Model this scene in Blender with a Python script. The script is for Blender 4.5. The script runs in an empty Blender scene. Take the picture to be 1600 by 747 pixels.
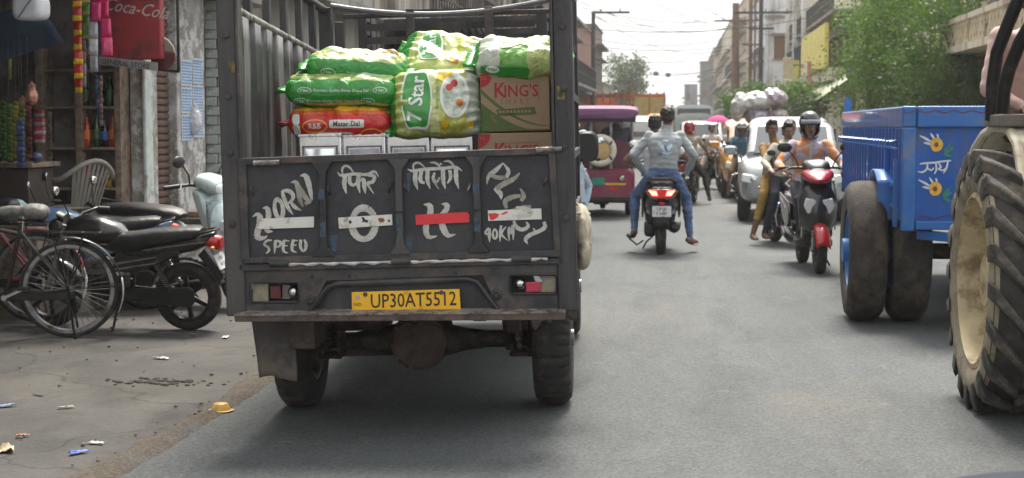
import bpy, bmesh, math, random
import numpy as np
from mathutils import Vector, Matrix, noise
from mathutils.bvhtree import BVHTree
PI = math.pi; R = math.radians
S = bpy.context.scene; COL = S.collection
# ------------------------------------------------------------------ camera
FPX = 2440.0; CAMZ = 1.45
PITCH = math.atan(177.5/FPX); YAW = math.atan(260*math.cos(PITCH)/FPX)
cam_d = bpy.data.cameras.new('camera'); cam = bpy.data.objects.new('camera', cam_d); COL.objects.link(cam)
cam_d.sensor_width = 36; cam_d.lens = 36*FPX/1600; cam_d.clip_start = .05; cam_d.clip_end = 3000
cam.location = (0, 0, CAMZ); cam.rotation_euler = (PI/2-PITCH, 0, YAW)
cam_d.dof.use_dof = True; cam_d.dof.focus_distance = 7.4; cam_d.dof.aperture_fstop = 5.6
S.camera = cam
# ------------------------------------------------------------------ sky, sun, exposure
SUN_EL, SUN_AZ = 60.0, 4.0     # azimuth clockwise from +Y (street direction): a hazy sun straight ahead
W = bpy.data.worlds.new('World'); S.world = W; W.use_nodes = True
wn = W.node_tree.nodes; wl = W.node_tree.links
sky = wn.new('ShaderNodeTexSky'); sky.sky_type = 'NISHITA'; sky.sun_disc = False
sky.sun_elevation = R(SUN_EL); sky.sun_rotation = R(SUN_AZ); sky.air_density = 1.0; sky.dust_density = 6.0; sky.ozone_density = 1.0
hs = wn.new('ShaderNodeHueSaturation'); hs.inputs['Saturation'].default_value = .25
wl.new(sky.outputs[0], hs.inputs['Color'])
veil = wn.new('ShaderNodeMix'); veil.data_type = 'RGBA'; veil.inputs[0].default_value = .85; veil.inputs[7].default_value = (1.36, 1.37, 1.36, 1)   # thin even haze layer over the whole sky
wl.new(hs.outputs[0], veil.inputs[6]); wl.new(veil.outputs[2], wn['Background'].inputs[0]); wn['Background'].inputs[1].default_value = .15
sun_d = bpy.data.lights.new('sun', 'SUN'); sun_d.energy = 1.25; sun_d.angle = R(20); sun_d.color = (1, .93, .82)
sun = bpy.data.objects.new('sun', sun_d); COL.objects.link(sun)
sd = Vector((math.sin(R(SUN_AZ))*math.cos(R(SUN_EL)), math.cos(R(SUN_AZ))*math.cos(R(SUN_EL)), math.sin(R(SUN_EL))))
sun.rotation_euler = sd.to_track_quat('Z', 'Y').to_euler(); sun.location = sd*60
S.view_settings.view_transform = 'Standard'; S.view_settings.look = 'None'; S.view_settings.gamma = 1
S.view_settings.use_curve_mapping = False; S.view_settings.exposure = 2.42
S.render.engine = 'CYCLES'
S.cycles.use_denoising = True; S.cycles.max_bounces = 7; S.cycles.diffuse_bounces = 4; S.cycles.glossy_bounces = 3
S.cycles.transmission_bounces = 5; S.cycles.transparent_max_bounces = 8; S.cycles.volume_bounces = 0
S.cycles.caustics_reflective = False; S.cycles.caustics_refractive = False; S.cycles.sample_clamp_indirect = 6
# ------------------------------------------------------------------ helpers
CAM_R = cam.rotation_euler.to_matrix()
def ray(px, py): return CAM_R @ Vector(((px-800)/FPX, -(py-373.5)/FPX, -1))
def at(px, py, Y):                      # the point of the place seen at a photo pixel, at street distance Y
    d = ray(px, py); return Vector((0, 0, CAMZ)) + d*(Y/d.y)
def on_ground(px, py, z=0.):
    d = ray(px, py); return Vector((0, 0, CAMZ)) + d*((z-CAMZ)/d.z)
def in_frame(M, px, py, y):             # the same point in a thing's own frame, on its plane y
    Mi = M.inverted(); o = Mi @ Vector((0, 0, CAMZ)); d = Mi.to_3x3() @ ray(px, py)
    return o + d*((y-o.y)/d.y)
class G:
    def __init__(s): s.v = []; s.f = []
    def add(s, vs, fs, M=None):
        o = len(s.v)
        s.v += [tuple(M @ Vector(v)) for v in vs] if M else [tuple(v) for v in vs]
        s.f += [tuple(i+o for i in f) for f in fs]; return s
    def box(s, c, d, M=None):
        x, y, z = d[0]/2, d[1]/2, d[2]/2
        T = Matrix.Translation(c) @ (M if M else Matrix())
        return s.add([(-x,-y,-z),(x,-y,-z),(x,y,-z),(-x,y,-z),(-x,-y,z),(x,-y,z),(x,y,z),(-x,y,z)],
                     [(0,3,2,1),(4,5,6,7),(0,1,5,4),(1,2,6,5),(2,3,7,6),(3,0,4,7)], T)
    def bb(s, x0, x1, y0, y1, z0, z1): return s.box(((x0+x1)/2,(y0+y1)/2,(z0+z1)/2), (abs(x1-x0),abs(y1-y0),abs(z1-z0)))
    def bar(s, p, q, w, h=None, up=(0,0,1)):
        p = Vector(p); q = Vector(q); h = h or w; d = q-p; L = d.length; d.normalize()
        u = Vector(up); a = d.cross(u)
        if a.length < 1e-4: a = d.cross(Vector((0,1,0)))
        a.normalize(); b = a.cross(d)
        M = Matrix((a, d, b)).transposed().to_4x4()
        return s.box((p+q)/2, (w, L, h), M)
    def cyl(s, p, q, r, r2=None, n=12, cap=True): return s.tube([p, q], [r, r if r2 is None else r2], n, cap)
    def tube(s, pts, r, n=8, cap=True, closed=False):
        pts = [Vector(p) for p in pts]; m = len(pts)
        rs = r if isinstance(r, (list, tuple)) else [r]*m
        vs = []; prev = None
        for i, p in enumerate(pts):
            if closed: t = (pts[(i+1) % m]-pts[i-1])
            else: t = pts[min(i+1, m-1)]-pts[max(i-1, 0)]
            t.normalize()
            if prev is None:
                a = t.cross(Vector((0,0,1)))
                if a.length < .05: a = t.cross(Vector((0,1,0)))
            else: a = prev - t*prev.dot(t)
            a.normalize(); prev = a; b = t.cross(a)
            for k in range(n):
                g = 2*PI*k/n; vs.append(p + (a*math.cos(g)+b*math.sin(g))*rs[i])
        fs = []
        for i in range(m if closed else m-1):
            j = (i+1) % m
            for k in range(n): fs.append((i*n+k, i*n+(k+1) % n, j*n+(k+1) % n, j*n+k))
        if cap and not closed: fs += [tuple(range(n-1, -1, -1)), tuple(range((m-1)*n, m*n))]
        return s.add(vs, fs)
    def lathe(s, prof, M=None, n=24, rad=None, closed=False):     # prof (r, z) round local z; rad(i, j, r) may vary r
        m = len(prof); vs = []
        for i in range(n):
            g = 2*PI*i/n
            for j, (r, z) in enumerate(prof):
                if rad: r = rad(i, j, r)
                vs.append((r*math.cos(g), r*math.sin(g), z))
        fs = []
        for i in range(n):
            k = (i+1) % n
            for j in range(m if closed else m-1):
                l = (j+1) % m; fs.append((i*m+j, k*m+j, k*m+l, i*m+l))
        if not closed:
            if prof[0][0] > 1e-5: fs.append(tuple(i*m for i in range(n-1, -1, -1)))
            if prof[-1][0] > 1e-5: fs.append(tuple(i*m+m-1 for i in range(n)))
        return s.add(vs, fs, M)
    def prism(s, poly, a, b, ax='y', M=None):                     # polygon pushed along an axis from a to b
        n = len(poly)
        f = {'y': lambda u, v, w: (u, w, v), 'x': lambda u, v, w: (w, u, v), 'z': lambda u, v, w: (u, v, w)}[ax]
        vs = [f(u, v, a) for u, v in poly]+[f(u, v, b) for u, v in poly]
        fs = [tuple(range(n-1, -1, -1)), tuple(range(n, 2*n))]+[(i, (i+1) % n, n+(i+1) % n, n+i) for i in range(n)]
        return s.add(vs, fs, M)
    def hull(s, secs, n=20, M=None):                              # sections (y, cx, cz, half width, half height, power)
        vs = []
        for (y, cx, cz, hw, hh, p) in secs:
            for k in range(n):
                g = 2*PI*(k+.5)/n; c, q = math.cos(g), math.sin(g)
                vs.append((cx+hw*math.copysign(abs(c)**(2/p), c), y, cz+hh*math.copysign(abs(q)**(2/p), q)))
        m = len(secs)
        fs = [(i*n+k, i*n+(k+1) % n, (i+1)*n+(k+1) % n, (i+1)*n+k) for i in range(m-1) for k in range(n)]
        fs += [tuple(range(n-1, -1, -1)), tuple(range((m-1)*n, m*n))]
        return s.add(vs, fs, M)
    def ell(s, c, r, M=None, nu=14, nv=9):
        r = (r, r, r) if isinstance(r, (int, float)) else r
        T = Matrix.Translation(c) @ (M.to_4x4() if M else Matrix()) @ Matrix.Diagonal((r[0], r[1], r[2], 1))
        return s.lathe([(math.sin(PI*j/(nv-1)) if 0 < j < nv-1 else 0, -math.cos(PI*j/(nv-1))) for j in range(nv)], T, nu)
    def ring(s, c, Rm, r, axis='x', n=32, m=8, a0=0, a1=2*PI):
        full = a1-a0 > 2*PI-1e-3; pts = []
        for i in range(n if full else n+1):
            g = a0+(a1-a0)*i/n; u, v = Rm*math.cos(g), Rm*math.sin(g)
            pts.append({'x': (c[0], c[1]+u, c[2]+v), 'y': (c[0]+u, c[1], c[2]+v), 'z': (c[0]+u, c[1]+v, c[2])}[axis])
        return s.tube(pts, r, m, closed=full)
    def sheet(s, fn, nu, nv):
        vs = [fn(i/nu, j/nv) for j in range(nv+1) for i in range(nu+1)]
        return s.add(vs, [(j*(nu+1)+i, j*(nu+1)+i+1, (j+1)*(nu+1)+i+1, (j+1)*(nu+1)+i) for j in range(nv) for i in range(nu)])
    def mesh(s, name):
        me = bpy.data.meshes.new(name); me.from_pydata(s.v, [], s.f); me.update(); return me
    def build(s, name, mt, parent=None, smooth=True, bev=0, loc=None, solid=0, ang=38):
        return put(name, s.mesh(name), mt, parent, smooth, bev, loc, solid, ang)
def put(name, me, mt, parent=None, smooth=True, bev=0, loc=None, solid=0, ang=38):
    bm = bmesh.new(); bm.from_mesh(me); bmesh.ops.recalc_face_normals(bm, faces=bm.faces); bm.to_mesh(me); bm.free()
    if smooth:
        me.polygons.foreach_set('use_smooth', [True]*len(me.polygons)); me.set_sharp_from_angle(angle=R(ang))
    o = bpy.data.objects.new(name, me); COL.objects.link(o)
    for m_ in (mt if isinstance(mt, (list, tuple)) else [mt]): me.materials.append(m_)
    if parent: o.parent = parent
    if loc is not None: o.location = loc
    if solid:
        m = o.modifiers.new('thick', 'SOLIDIFY'); m.thickness = solid; m.offset = 0
    if bev:
        m = o.modifiers.new('bevel', 'BEVEL'); m.width = bev; m.segments = 2; m.limit_method = 'ANGLE'; m.angle_limit = R(40)
    return o
def tag(o, label, cat, group=None, kind=None):
    if label: o['label'] = label
    if cat: o['category'] = cat
    if group: o['group'] = group
    if kind: o['kind'] = kind
    return o
def struct(o, label=None): o['kind'] = 'structure'; return o
def thing(name, label, cat, loc=(0,0,0), rz=0, group=None, rx=0, ry=0):
    o = bpy.data.objects.new(name, None); COL.objects.link(o); o.empty_display_size = .1
    o.location = loc; o.rotation_euler = (rx, ry, rz); return tag(o, label, cat, group)
def frame(o): return Matrix.LocRotScale(o.location, o.rotation_euler, o.scale)
def children(o): return [c for c in bpy.data.objects if c.parent is o]
def copy_tree(o, parent=None, label=None):
    c = o.copy(); COL.objects.link(c); c.parent = parent
    if label: c['label'] = label
    for ch in children(o): copy_tree(ch, c)
    return c
def evaluated(o):
    dg = bpy.context.evaluated_depsgraph_get(); return bpy.data.meshes.new_from_object(o.evaluated_get(dg))
def voxel(g, size, it=2, fac=.5):
    me = g.mesh('v'); o = bpy.data.objects.new('v', me); COL.objects.link(o)
    m = o.modifiers.new('r', 'REMESH'); m.mode = 'VOXEL'; m.voxel_size = size
    m = o.modifiers.new('s', 'SMOOTH'); m.iterations = it; m.factor = fac
    r = evaluated(o); bpy.data.objects.remove(o); return r
_txt = {}
def text_mesh(body, size=1., bold=0., shear=0.):
    k = (body, bold, shear)
    if k not in _txt:
        c = bpy.data.curves.new('t', 'FONT'); c.body = body; c.size = 1; c.offset = bold; c.shear = shear
        c.align_x = 'CENTER'; c.align_y = 'CENTER'; c.resolution_u = 2; c.fill_mode = 'FRONT'
        o = bpy.data.objects.new('t', c); COL.objects.link(o); me = evaluated(o); bpy.data.objects.remove(o)
        _txt[k] = ([tuple(v.co) for v in me.vertices], [tuple(p.vertices) for p in me.polygons])
    vs, fs = _txt[k]
    return [(x*size, y*size) for x, y, z in vs], fs
def text(name, body, mt, parent, M, size, bold=0., wide=1., shear=0.):      # flat lettering in the plane M (x right, y up, z out)
    vs, fs = text_mesh(body, size, bold, shear)
    return put(name, G().add([(x*wide, y, 0) for x, y in vs], fs, M).mesh(name), mt, parent, False)
def plane_M(o, right, up):
    r = Vector(right).normalized(); u = Vector(up).normalized(); n = r.cross(u)
    M = Matrix((r, u, n)).transposed().to_4x4(); M.translation = Vector(o); return M
def stroke(g, pts, off, mp):            # a painted brush stroke: pts (x, y, width) in a flat plane, mp lifts them into space
    P = []
    for i in range(len(pts)-1):
        a, b = pts[i], pts[i+1]
        p0 = pts[i-1] if i else a; p3 = pts[i+2] if i+2 < len(pts) else b
        for k in range(4):
            t = k/4; q = []
            for c in range(3):
                q.append(.5*((2*a[c])+(-p0[c]+b[c])*t+(2*p0[c]-5*a[c]+4*b[c]-p3[c])*t*t+(-p0[c]+3*a[c]-3*b[c]+p3[c])*t**3))
            P.append(q)
    P.append(list(pts[-1])); vs = []
    for i, (x, y, w) in enumerate(P):
        dx = P[min(i+1, len(P)-1)][0]-P[max(i-1, 0)][0]; dy = P[min(i+1, len(P)-1)][1]-P[max(i-1, 0)][1]
        l = math.hypot(dx, dy) or 1; w = (max(w, 1.5) if w > .5 else w)*(1+.08*math.sin(i*2.7))/2
        vs += [mp(x-dy/l*w, y+dx/l*w, off), mp(x+dy/l*w, y-dx/l*w, off)]
    g.add(vs, [(2*i, 2*i+1, 2*i+3, 2*i+2) for i in range(len(P)-1)])
# ------------------------------------------------------------------ materials
_m = {}
def rgb(h):
    h = h.lstrip('#'); c = [int(h[i:i+2], 16)/255 for i in (0, 2, 4)]
    return tuple(x/12.92 if x <= .04045 else ((x+.055)/1.055)**2.4 for x in c)
def _col(c): return rgb(c) if isinstance(c, str) else c
def mat(name, col, rough=.6, metal=0., var=.15, vs=7., bump=0., bs=60., dirt=None, da=.35, ds=2.5, coat=0., glass=0., emit=0., spec=.5, streak=False):
    if name in _m: return _m[name]
    m = bpy.data.materials.new(name); _m[name] = m; m.use_nodes = True
    n = m.node_tree.nodes; l = m.node_tree.links; b = n['Principled BSDF']; col = _col(col)
    tc = n.new('ShaderNodeTexCoord'); co = tc.outputs['Object']
    b.inputs['Roughness'].default_value = rough; b.inputs['Metallic'].default_value = metal
    b.inputs['Specular IOR Level'].default_value = spec
    if coat: b.inputs['Coat Weight'].default_value = coat; b.inputs['Coat Roughness'].default_value = .08
    if glass: b.inputs['Transmission Weight'].default_value = glass; b.inputs['IOR'].default_value = 1.3
    if emit: b.inputs['Emission Color'].default_value = (*col, 1); b.inputs['Emission Strength'].default_value = emit
    nz = n.new('ShaderNodeTexNoise'); nz.inputs['Scale'].default_value = vs; nz.inputs['Detail'].default_value = 5; nz.inputs['Roughness'].default_value = .65
    l.new(co, nz.inputs['Vector'])
    mr = n.new('ShaderNodeMapRange'); mr.inputs[1].default_value = .3; mr.inputs[2].default_value = .7
    mr.inputs[3].default_value = 1-var; mr.inputs[4].default_value = 1+var; l.new(nz.outputs[0], mr.inputs[0])
    mx = n.new('ShaderNodeVectorMath'); mx.operation = 'SCALE'; mx.inputs[0].default_value = col; l.new(mr.outputs[0], mx.inputs['Scale'])
    out = mx.outputs[0]
    if dirt:
        nd = n.new('ShaderNodeTexNoise'); nd.inputs['Scale'].default_value = ds; nd.inputs['Detail'].default_value = 8; nd.inputs['Roughness'].default_value = .7
        if streak:
            mp = n.new('ShaderNodeMapping'); mp.inputs['Scale'].default_value = (1, 1, .12); l.new(co, mp.inputs[0]); l.new(mp.outputs[0], nd.inputs['Vector'])
        else: l.new(co, nd.inputs['Vector'])
        rp = n.new('ShaderNodeMapRange'); rp.inputs[1].default_value = .62-da*.45; rp.inputs[2].default_value = .72-da*.25; l.new(nd.outputs[0], rp.inputs[0])
        mi = n.new('ShaderNodeMix'); mi.data_type = 'RGBA'; l.new(rp.outputs[0], mi.inputs[0]); l.new(out, mi.inputs[6]); mi.inputs[7].default_value = (*_col(dirt), 1); out = mi.outputs[2]
        rr = n.new('ShaderNodeMapRange'); rr.inputs[3].default_value = rough; rr.inputs[4].default_value = max(rough, .8); l.new(rp.outputs[0], rr.inputs[0]); l.new(rr.outputs[0], b.inputs['Roughness'])
    l.new(out, b.inputs['Base Color'])
    if bump:
        nb = n.new('ShaderNodeTexNoise'); nb.inputs['Scale'].default_value = bs; nb.inputs['Detail'].default_value = 4; l.new(co, nb.inputs['Vector'])
        bp = n.new('ShaderNodeBump'); bp.inputs['Strength'].default_value = bump; bp.inputs['Distance'].default_value = .01
        l.new(nb.outputs[0], bp.inputs['Height']); l.new(bp.outputs[0], b.inputs['Normal'])
    return m
DUST = (.23, .19, .14)
M_TYRE = mat('tyre_rubber', (.024, .023, .023), .85, var=.3, vs=14, bump=.25, bs=120, dirt=(.085, .074, .064), da=.26, ds=6)
M_TYRE2 = mat('clean_tyre_rubber', (.022, .022, .023), .8, var=.2, bump=.2, bs=120, dirt=(.08, .07, .06), da=.2, ds=8)
M_BLACK = mat('black_plastic', (.014, .014, .016), .42, var=.2, dirt=(.05, .046, .042), da=.15, ds=6)
M_BLACKM = mat('black_metal', (.016, .016, .018), .38, .3, var=.25, dirt=(.07, .06, .05), da=.22, ds=7)
M_GREYM = mat('grey_metal', (.28, .28, .29), .38, .8, var=.2, dirt=(.12, .09, .06), da=.25, ds=9)
M_CHROME = mat('chrome', (.62, .62, .63), .16, 1., var=.06, dirt=(.25, .2, .15), da=.15, ds=12)
M_GLASS = mat('dark_window_glass', (.02, .025, .03), .06, var=.05, spec=.9)
M_REDL = mat('red_lens', (.55, .012, .015), .18, var=.1, coat=.5)
M_ORL = mat('amber_lens', (.8, .22, .02), .2, var=.1, coat=.5)
M_CLEAR = mat('clear_lens', (.75, .77, .78), .1, var=.05, coat=.6)
M_PLATEW = mat('white_number_plate', (.72, .73, .74), .4, var=.06, dirt=(.3, .27, .22), da=.2, ds=20)
M_INK = mat('black_ink', (.012, .012, .012), .6, var=.1)
M_SKIN = mat('brown_skin', (.165, .085, .05), .5, var=.1, vs=12)
M_SKIN2 = mat('tan_skin', (.22, .12, .075), .5, var=.1, vs=12)
M_HAIR = mat('black_hair', (.010, .009, .009), .42, var=.4, vs=60, bump=.6, bs=160)
M_EYE = mat('dark_eye', (.012, .009, .008), .2)
M_EYEW = mat('eye_white', (.6, .57, .52), .3)
M_LIP = mat('brown_lip', (.11, .045, .035), .5)
AX = Matrix.Rotation(PI/2, 4, 'Y')          # lathe axis z -> x
def wheel(parent, c, rad, wid, rimr, tyre_m=M_TYRE2, rim_m=M_GREYM, kind='alloy', notch=0, n=48, name='wheel', spokes=6, hubr=.045):
    """a road wheel (part) with tyre, rim and spokes (sub-parts); axle along local x"""
    hub = G().cyl((c[0]-wid*.55, c[1], c[2]), (c[0]+wid*.55, c[1], c[2]), hubr, n=14)
    w = hub.build(name, rim_m, parent)
    T = Matrix.Translation(c) @ AX; h = wid/2
    prof = [(rimr, -h*.75), (rimr+.012, -h*.9), ((rad+rimr)/2, -h), (rad-.18*wid, -h*.93), (rad-.04*wid, -h*.68), (rad, -h*.3), (rad, h*.3), (rad-.04*wid, h*.68), (rad-.18*wid, h*.93), ((rad+rimr)/2, h), (rimr+.012, h*.9), (rimr, h*.75)]
    k = 1
    rf = None
    if notch:
        k = n*4//n
        def rf(i, j, r): return r-.02*wid*4 if (j in (3, 4, 7, 8) and i % 4 == 0) else (r-.02*wid*2 if (j in (5, 6) and i % 8 == 0) else r)
    G().lathe(prof, T, n*(4 if notch else 1), rf, closed=True).build('tyre', tyre_m, w)
    r = G().lathe([(rimr+.004, -h*.8), (rimr-.02, -h*.8), (rimr-.028, -h*.4), (rimr-.028, h*.4), (rimr-.02, h*.8), (rimr+.004, h*.8)], T, 40, closed=True)
    if kind == 'alloy':
        for i in range(spokes):
            g = 2*PI*i/spokes+.3; d = Vector((0, math.cos(g), math.sin(g))); q = Vector((0, math.cos(g+.12), math.sin(g+.12)))
            r.bar(Vector(c)+d*hubr*.6, Vector(c)+q*(rimr-.015), wid*.35, .03, up=(1, 0, 0))
    elif kind == 'disc':
        r.lathe([(0, h*.2), (rimr*.35, h*.25), (rimr*.45, h*.0), (rimr*.8, -h*.1), (rimr, -h*.3)], T, 32)
        for i in range(6):
            g = 2*PI*i/6; p = Vector((c[0], c[1]+math.cos(g)*rimr*.3, c[2]+math.sin(g)*rimr*.3)); r.cyl(p-Vector((h*.5, 0, 0)), p+Vector((h*.5, 0, 0)), .012, n=6)
    r.build('rim', rim_m, w)
    if kind == 'wire':
        s = G()
        for i in range(36):
            g = 2*PI*i/36; sd_ = 1 if i % 2 else -1; g2 = g+(.5 if (i//2) % 2 else -.5)
            s.cyl((c[0]+sd_*wid*.5, c[1]+hubr*math.cos(g2), c[2]+hubr*math.sin(g2)), (c[0], c[1]+(rimr-.01)*math.cos(g), c[2]+(rimr-.01)*math.sin(g)), .0017, n=4, cap=False)
        s.build('spokes', M_GREYM, w)
    return w
# ------------------------------------------------------------------ ground, road
rnd = random.Random(7)
def ground_mat(name, cols, sc, bump, speck=0., rough=.9, crack=False):
    m = bpy.data.materials.new(name); m.use_nodes = True; n = m.node_tree.nodes; l = m.node_tree.links; b = n['Principled BSDF']
    b.inputs['Roughness'].default_value = rough; b.inputs['Specular IOR Level'].default_value = .3
    tc = n.new('ShaderNodeTexCoord'); co = tc.outputs['Object']; out = None
    for i, (c, s, lo, hi, sx) in enumerate(cols):
        if out is None:
            v = n.new('ShaderNodeRGB'); v.outputs[0].default_value = (*c, 1); out = v.outputs[0]; continue
        mp = n.new('ShaderNodeMapping'); mp.inputs['Scale'].default_value = (1, sx, 1); mp.inputs['Location'].default_value = (i*3.1, i*7.7, 0); l.new(co, mp.inputs[0])
        z = n.new('ShaderNodeTexNoise'); z.inputs['Scale'].default_value = s; z.inputs['Detail'].default_value = 9; z.inputs['Roughness'].default_value = .68; z.inputs['Distortion'].default_value = .4; l.new(mp.outputs[0], z.inputs['Vector'])
        r = n.new('ShaderNodeMapRange'); r.inputs[1].default_value = lo; r.inputs[2].default_value = hi; l.new(z.outputs[0], r.inputs[0])
        x = n.new('ShaderNodeMix'); x.data_type = 'RGBA'; l.new(r.outputs[0], x.inputs[0]); l.new(out, x.inputs[6]); x.inputs[7].default_value = (*c, 1); out = x.outputs[2]
    vo = n.new('ShaderNodeTexVoronoi'); vo.inputs['Scale'].default_value = 95; l.new(co, vo.inputs['Vector'])
    if speck:
        sv = n.new('ShaderNodeSeparateColor'); l.new(vo.outputs['Color'], sv.inputs[0])
        mr = n.new('ShaderNodeMapRange'); mr.inputs[3].default_value = 1-speck; mr.inputs[4].default_value = 1+speck; l.new(sv.outputs[0], mr.inputs[0])
        sc_ = n.new('ShaderNodeVectorMath'); sc_.operation = 'SCALE'; l.new(out, sc_.inputs[0]); l.new(mr.outputs[0], sc_.inputs['Scale']); out = sc_.outputs[0]
    if crack:
        vc = n.new('ShaderNodeTexVoronoi'); vc.feature = 'DISTANCE_TO_EDGE'; vc.inputs['Scale'].default_value = .55
        wz = n.new('ShaderNodeTexNoise'); wz.inputs['Scale'].default_value = 2.2; wz.inputs['Detail'].default_value = 6; l.new(co, wz.inputs['Vector'])
        ad = n.new('ShaderNodeMixRGB'); ad.blend_type = 'ADD'; ad.inputs[0].default_value = .55; l.new(co, ad.inputs[1]); l.new(wz.outputs['Color'], ad.inputs[2]); l.new(ad.outputs[0], vc.inputs['Vector'])
        cr = n.new('ShaderNodeMapRange'); cr.inputs[1].default_value = 0; cr.inputs[2].default_value = .012; cr.inputs[3].default_value = .62; cr.inputs[4].default_value = 1; l.new(vc.outputs[0], cr.inputs[0])
        s2 = n.new('ShaderNodeVectorMath'); s2.operation = 'SCALE'; l.new(out, s2.inputs[0]); l.new(cr.outputs[0], s2.inputs['Scale']); out = s2.outputs[0]
    l.new(out, b.inputs['Base Color'])
    nb = n.new('ShaderNodeTexNoise'); nb.inputs['Scale'].default_value = sc; nb.inputs['Detail'].default_value = 8; nb.inputs['Roughness'].default_value = .7; l.new(co, nb.inputs['Vector'])
    bp = n.new('ShaderNodeBump'); bp.inputs['Strength'].default_value = bump; bp.inputs['Distance'].default_value = .012
    l.new(nb.outputs[0], bp.inputs['Height']); l.new(bp.outputs[0], b.inputs['Normal']); return m
M_ROAD = ground_mat('asphalt', [((.080, .087, .090), 0, 0, 0, 1), ((.112, .119, .120), .8, .40, .66, .08), ((.066, .072, .076), 1.9, .48, .72, .35), ((.125, .12, .108), .55, .58, .78, .3), ((.05, .05, .05), 1.1, .665, .72, .7), ((.13, .134, .132), 6., .60, .75, .6)], 34, .45, .30, .85)
M_PAVE = ground_mat('dusty_concrete', [((.068, .066, .064), 0, 0, 0, 1), ((.100, .095, .088), 1.1, .42, .66, .8), ((.046, .045, .044), 1.9, .48, .70, .7), ((.096, .084, .068), .7, .55, .75, 1), ((.05, .047, .044), 2.6, .64, .72, .8)], 22, .5, .12, .92, True)
M_DIRT = ground_mat('brown_dirt', [((.105, .088, .068), 0, 0, 0, 1), ((.085, .074, .064), 4, .42, .62, 1), ((.13, .112, .088), 11, .5, .7, 1), ((.098, .096, .094), 2.2, .5, .62, 1)], 45, 1., .35, .95)
M_EARTH = ground_mat('pale_earth', [((.17, .145, .11), 0, 0, 0, 1), ((.12, .105, .085), .5, .4, .7, 1)], 8, .5)
def gz(x): return -.02*max(0, min(-x, 2.4)-.5)
struct(G().sheet(lambda u, v: (-600+1200*u, -60+1400*v, -.13), 8, 8).build('ground', M_EARTH, smooth=False))
def ledge(y): return -2.33+.035*noise.noise((y*.9, 3, 0))+.02*noise.noise((y*4, 9, 0))
ys = [-4+i*.12 for i in range(220)]+[22.4+i*6 for i in range(64)]
rv, rf_ = [], []
xs = [0, .03, .12, .25, .4, .6, .8, 1.]
for y in ys:
    a = ledge(y)
    for t in xs: x = a+t*(5.9-a); rv.append((x, y, gz(x)))
k = len(xs)
for j in range(len(ys)-1):
    for i in range(k-1): rf_.append((j*k+i, j*k+i+1, (j+1)*k+i+1, (j+1)*k+i))
struct(G().add(rv, rf_).build('road', M_ROAD))
struct(G().sheet(lambda u, v: (-5.6+3.2*u, -4+400*v, -.052), 4, 60).build('pavement_left', M_PAVE))
struct(G().bb(5.9, 12, -4, 400, -.12, .1).build('pavement_right', M_PAVE, smooth=False))
dv, df = [], []
dy = [-2+i*.06 for i in range(420)]
for y in dy:
    a = ledge(y)+.035+.02*noise.noise((y*2, 1, 4)); wd = .23+.06*noise.noise((y*.7, 5, 1))+.03*noise.noise((y*5, 2, 1))
    for t in range(7):
        u = t/6; dv.append((a-wd*u, y, -.047+.022*math.sin(PI*u)+.012*noise.noise((y*9, u*7, 0))*(1 if 0 < t < 6 else 0)))
for j in range(len(dy)-1):
    for i in range(6): df.append((j*7+i, j*7+i+1, (j+1)*7+i+1, (j+1)*7+i))
struct(G().add(dv, df).build('dirt_strip', M_DIRT))
# ------------------------------------------------------------------ buildings
def paint(name, col, dirt='#6a6258', da=.4, ds=1.3, var=.1): return mat(name, col, .85, var=var, vs=2, bump=.2, bs=25, dirt=dirt, da=da, ds=ds, streak=True)
M_SHUT = mat('brown_shutter', (.16, .09, .065), .6, .2, dirt=(.08, .05, .04), da=.4)
M_SHUTG = mat('grey_shutter', (.22, .23, .24), .5, .4, dirt=(.12, .08, .05), da=.35)
M_WOODW = mat('brown_window_wood', (.17, .085, .05), .6, var=.3, vs=20)
M_CONC = mat('weathered_concrete', (.27, .255, .23), .9, var=.25, vs=3, bump=.3, bs=30, dirt=(.10, .09, .08), da=.4, ds=2, streak=True)
M_RAIL = mat('iron_railing', (.06, .06, .065), .5, .4)
M_TANK = mat('black_tank', (.015, .015, .016), .5)
def opening_wall(g, put3, u0, u1, z0, z1, ops, dep=.22):
    us = sorted({u0, u1, *[o[0] for o in ops], *[o[1] for o in ops]}); zs = sorted({z0, z1, *[o[2] for o in ops], *[o[3] for o in ops]})
    for i in range(len(us)-1):
        for j in range(len(zs)-1):
            cu, cz = (us[i]+us[i+1])/2, (zs[j]+zs[j+1])/2
            if any(o[0] < cu < o[1] and o[2] < cz < o[3] for o in ops): continue
            g.add([put3(us[i], zs[j], 0), put3(us[i+1], zs[j], 0), put3(us[i+1], zs[j+1], 0), put3(us[i], zs[j+1], 0)], [(0, 1, 2, 3)])
    for a, b, c, d in ops:
        q = [(a, c), (b, c), (b, d), (a, d)]
        for i in range(4):
            p, r = q[i], q[(i+1) % 4]; g.add([put3(*p, 0), put3(*r, 0), put3(*r, dep), put3(*p, dep)], [(0, 1, 2, 3)])
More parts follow.
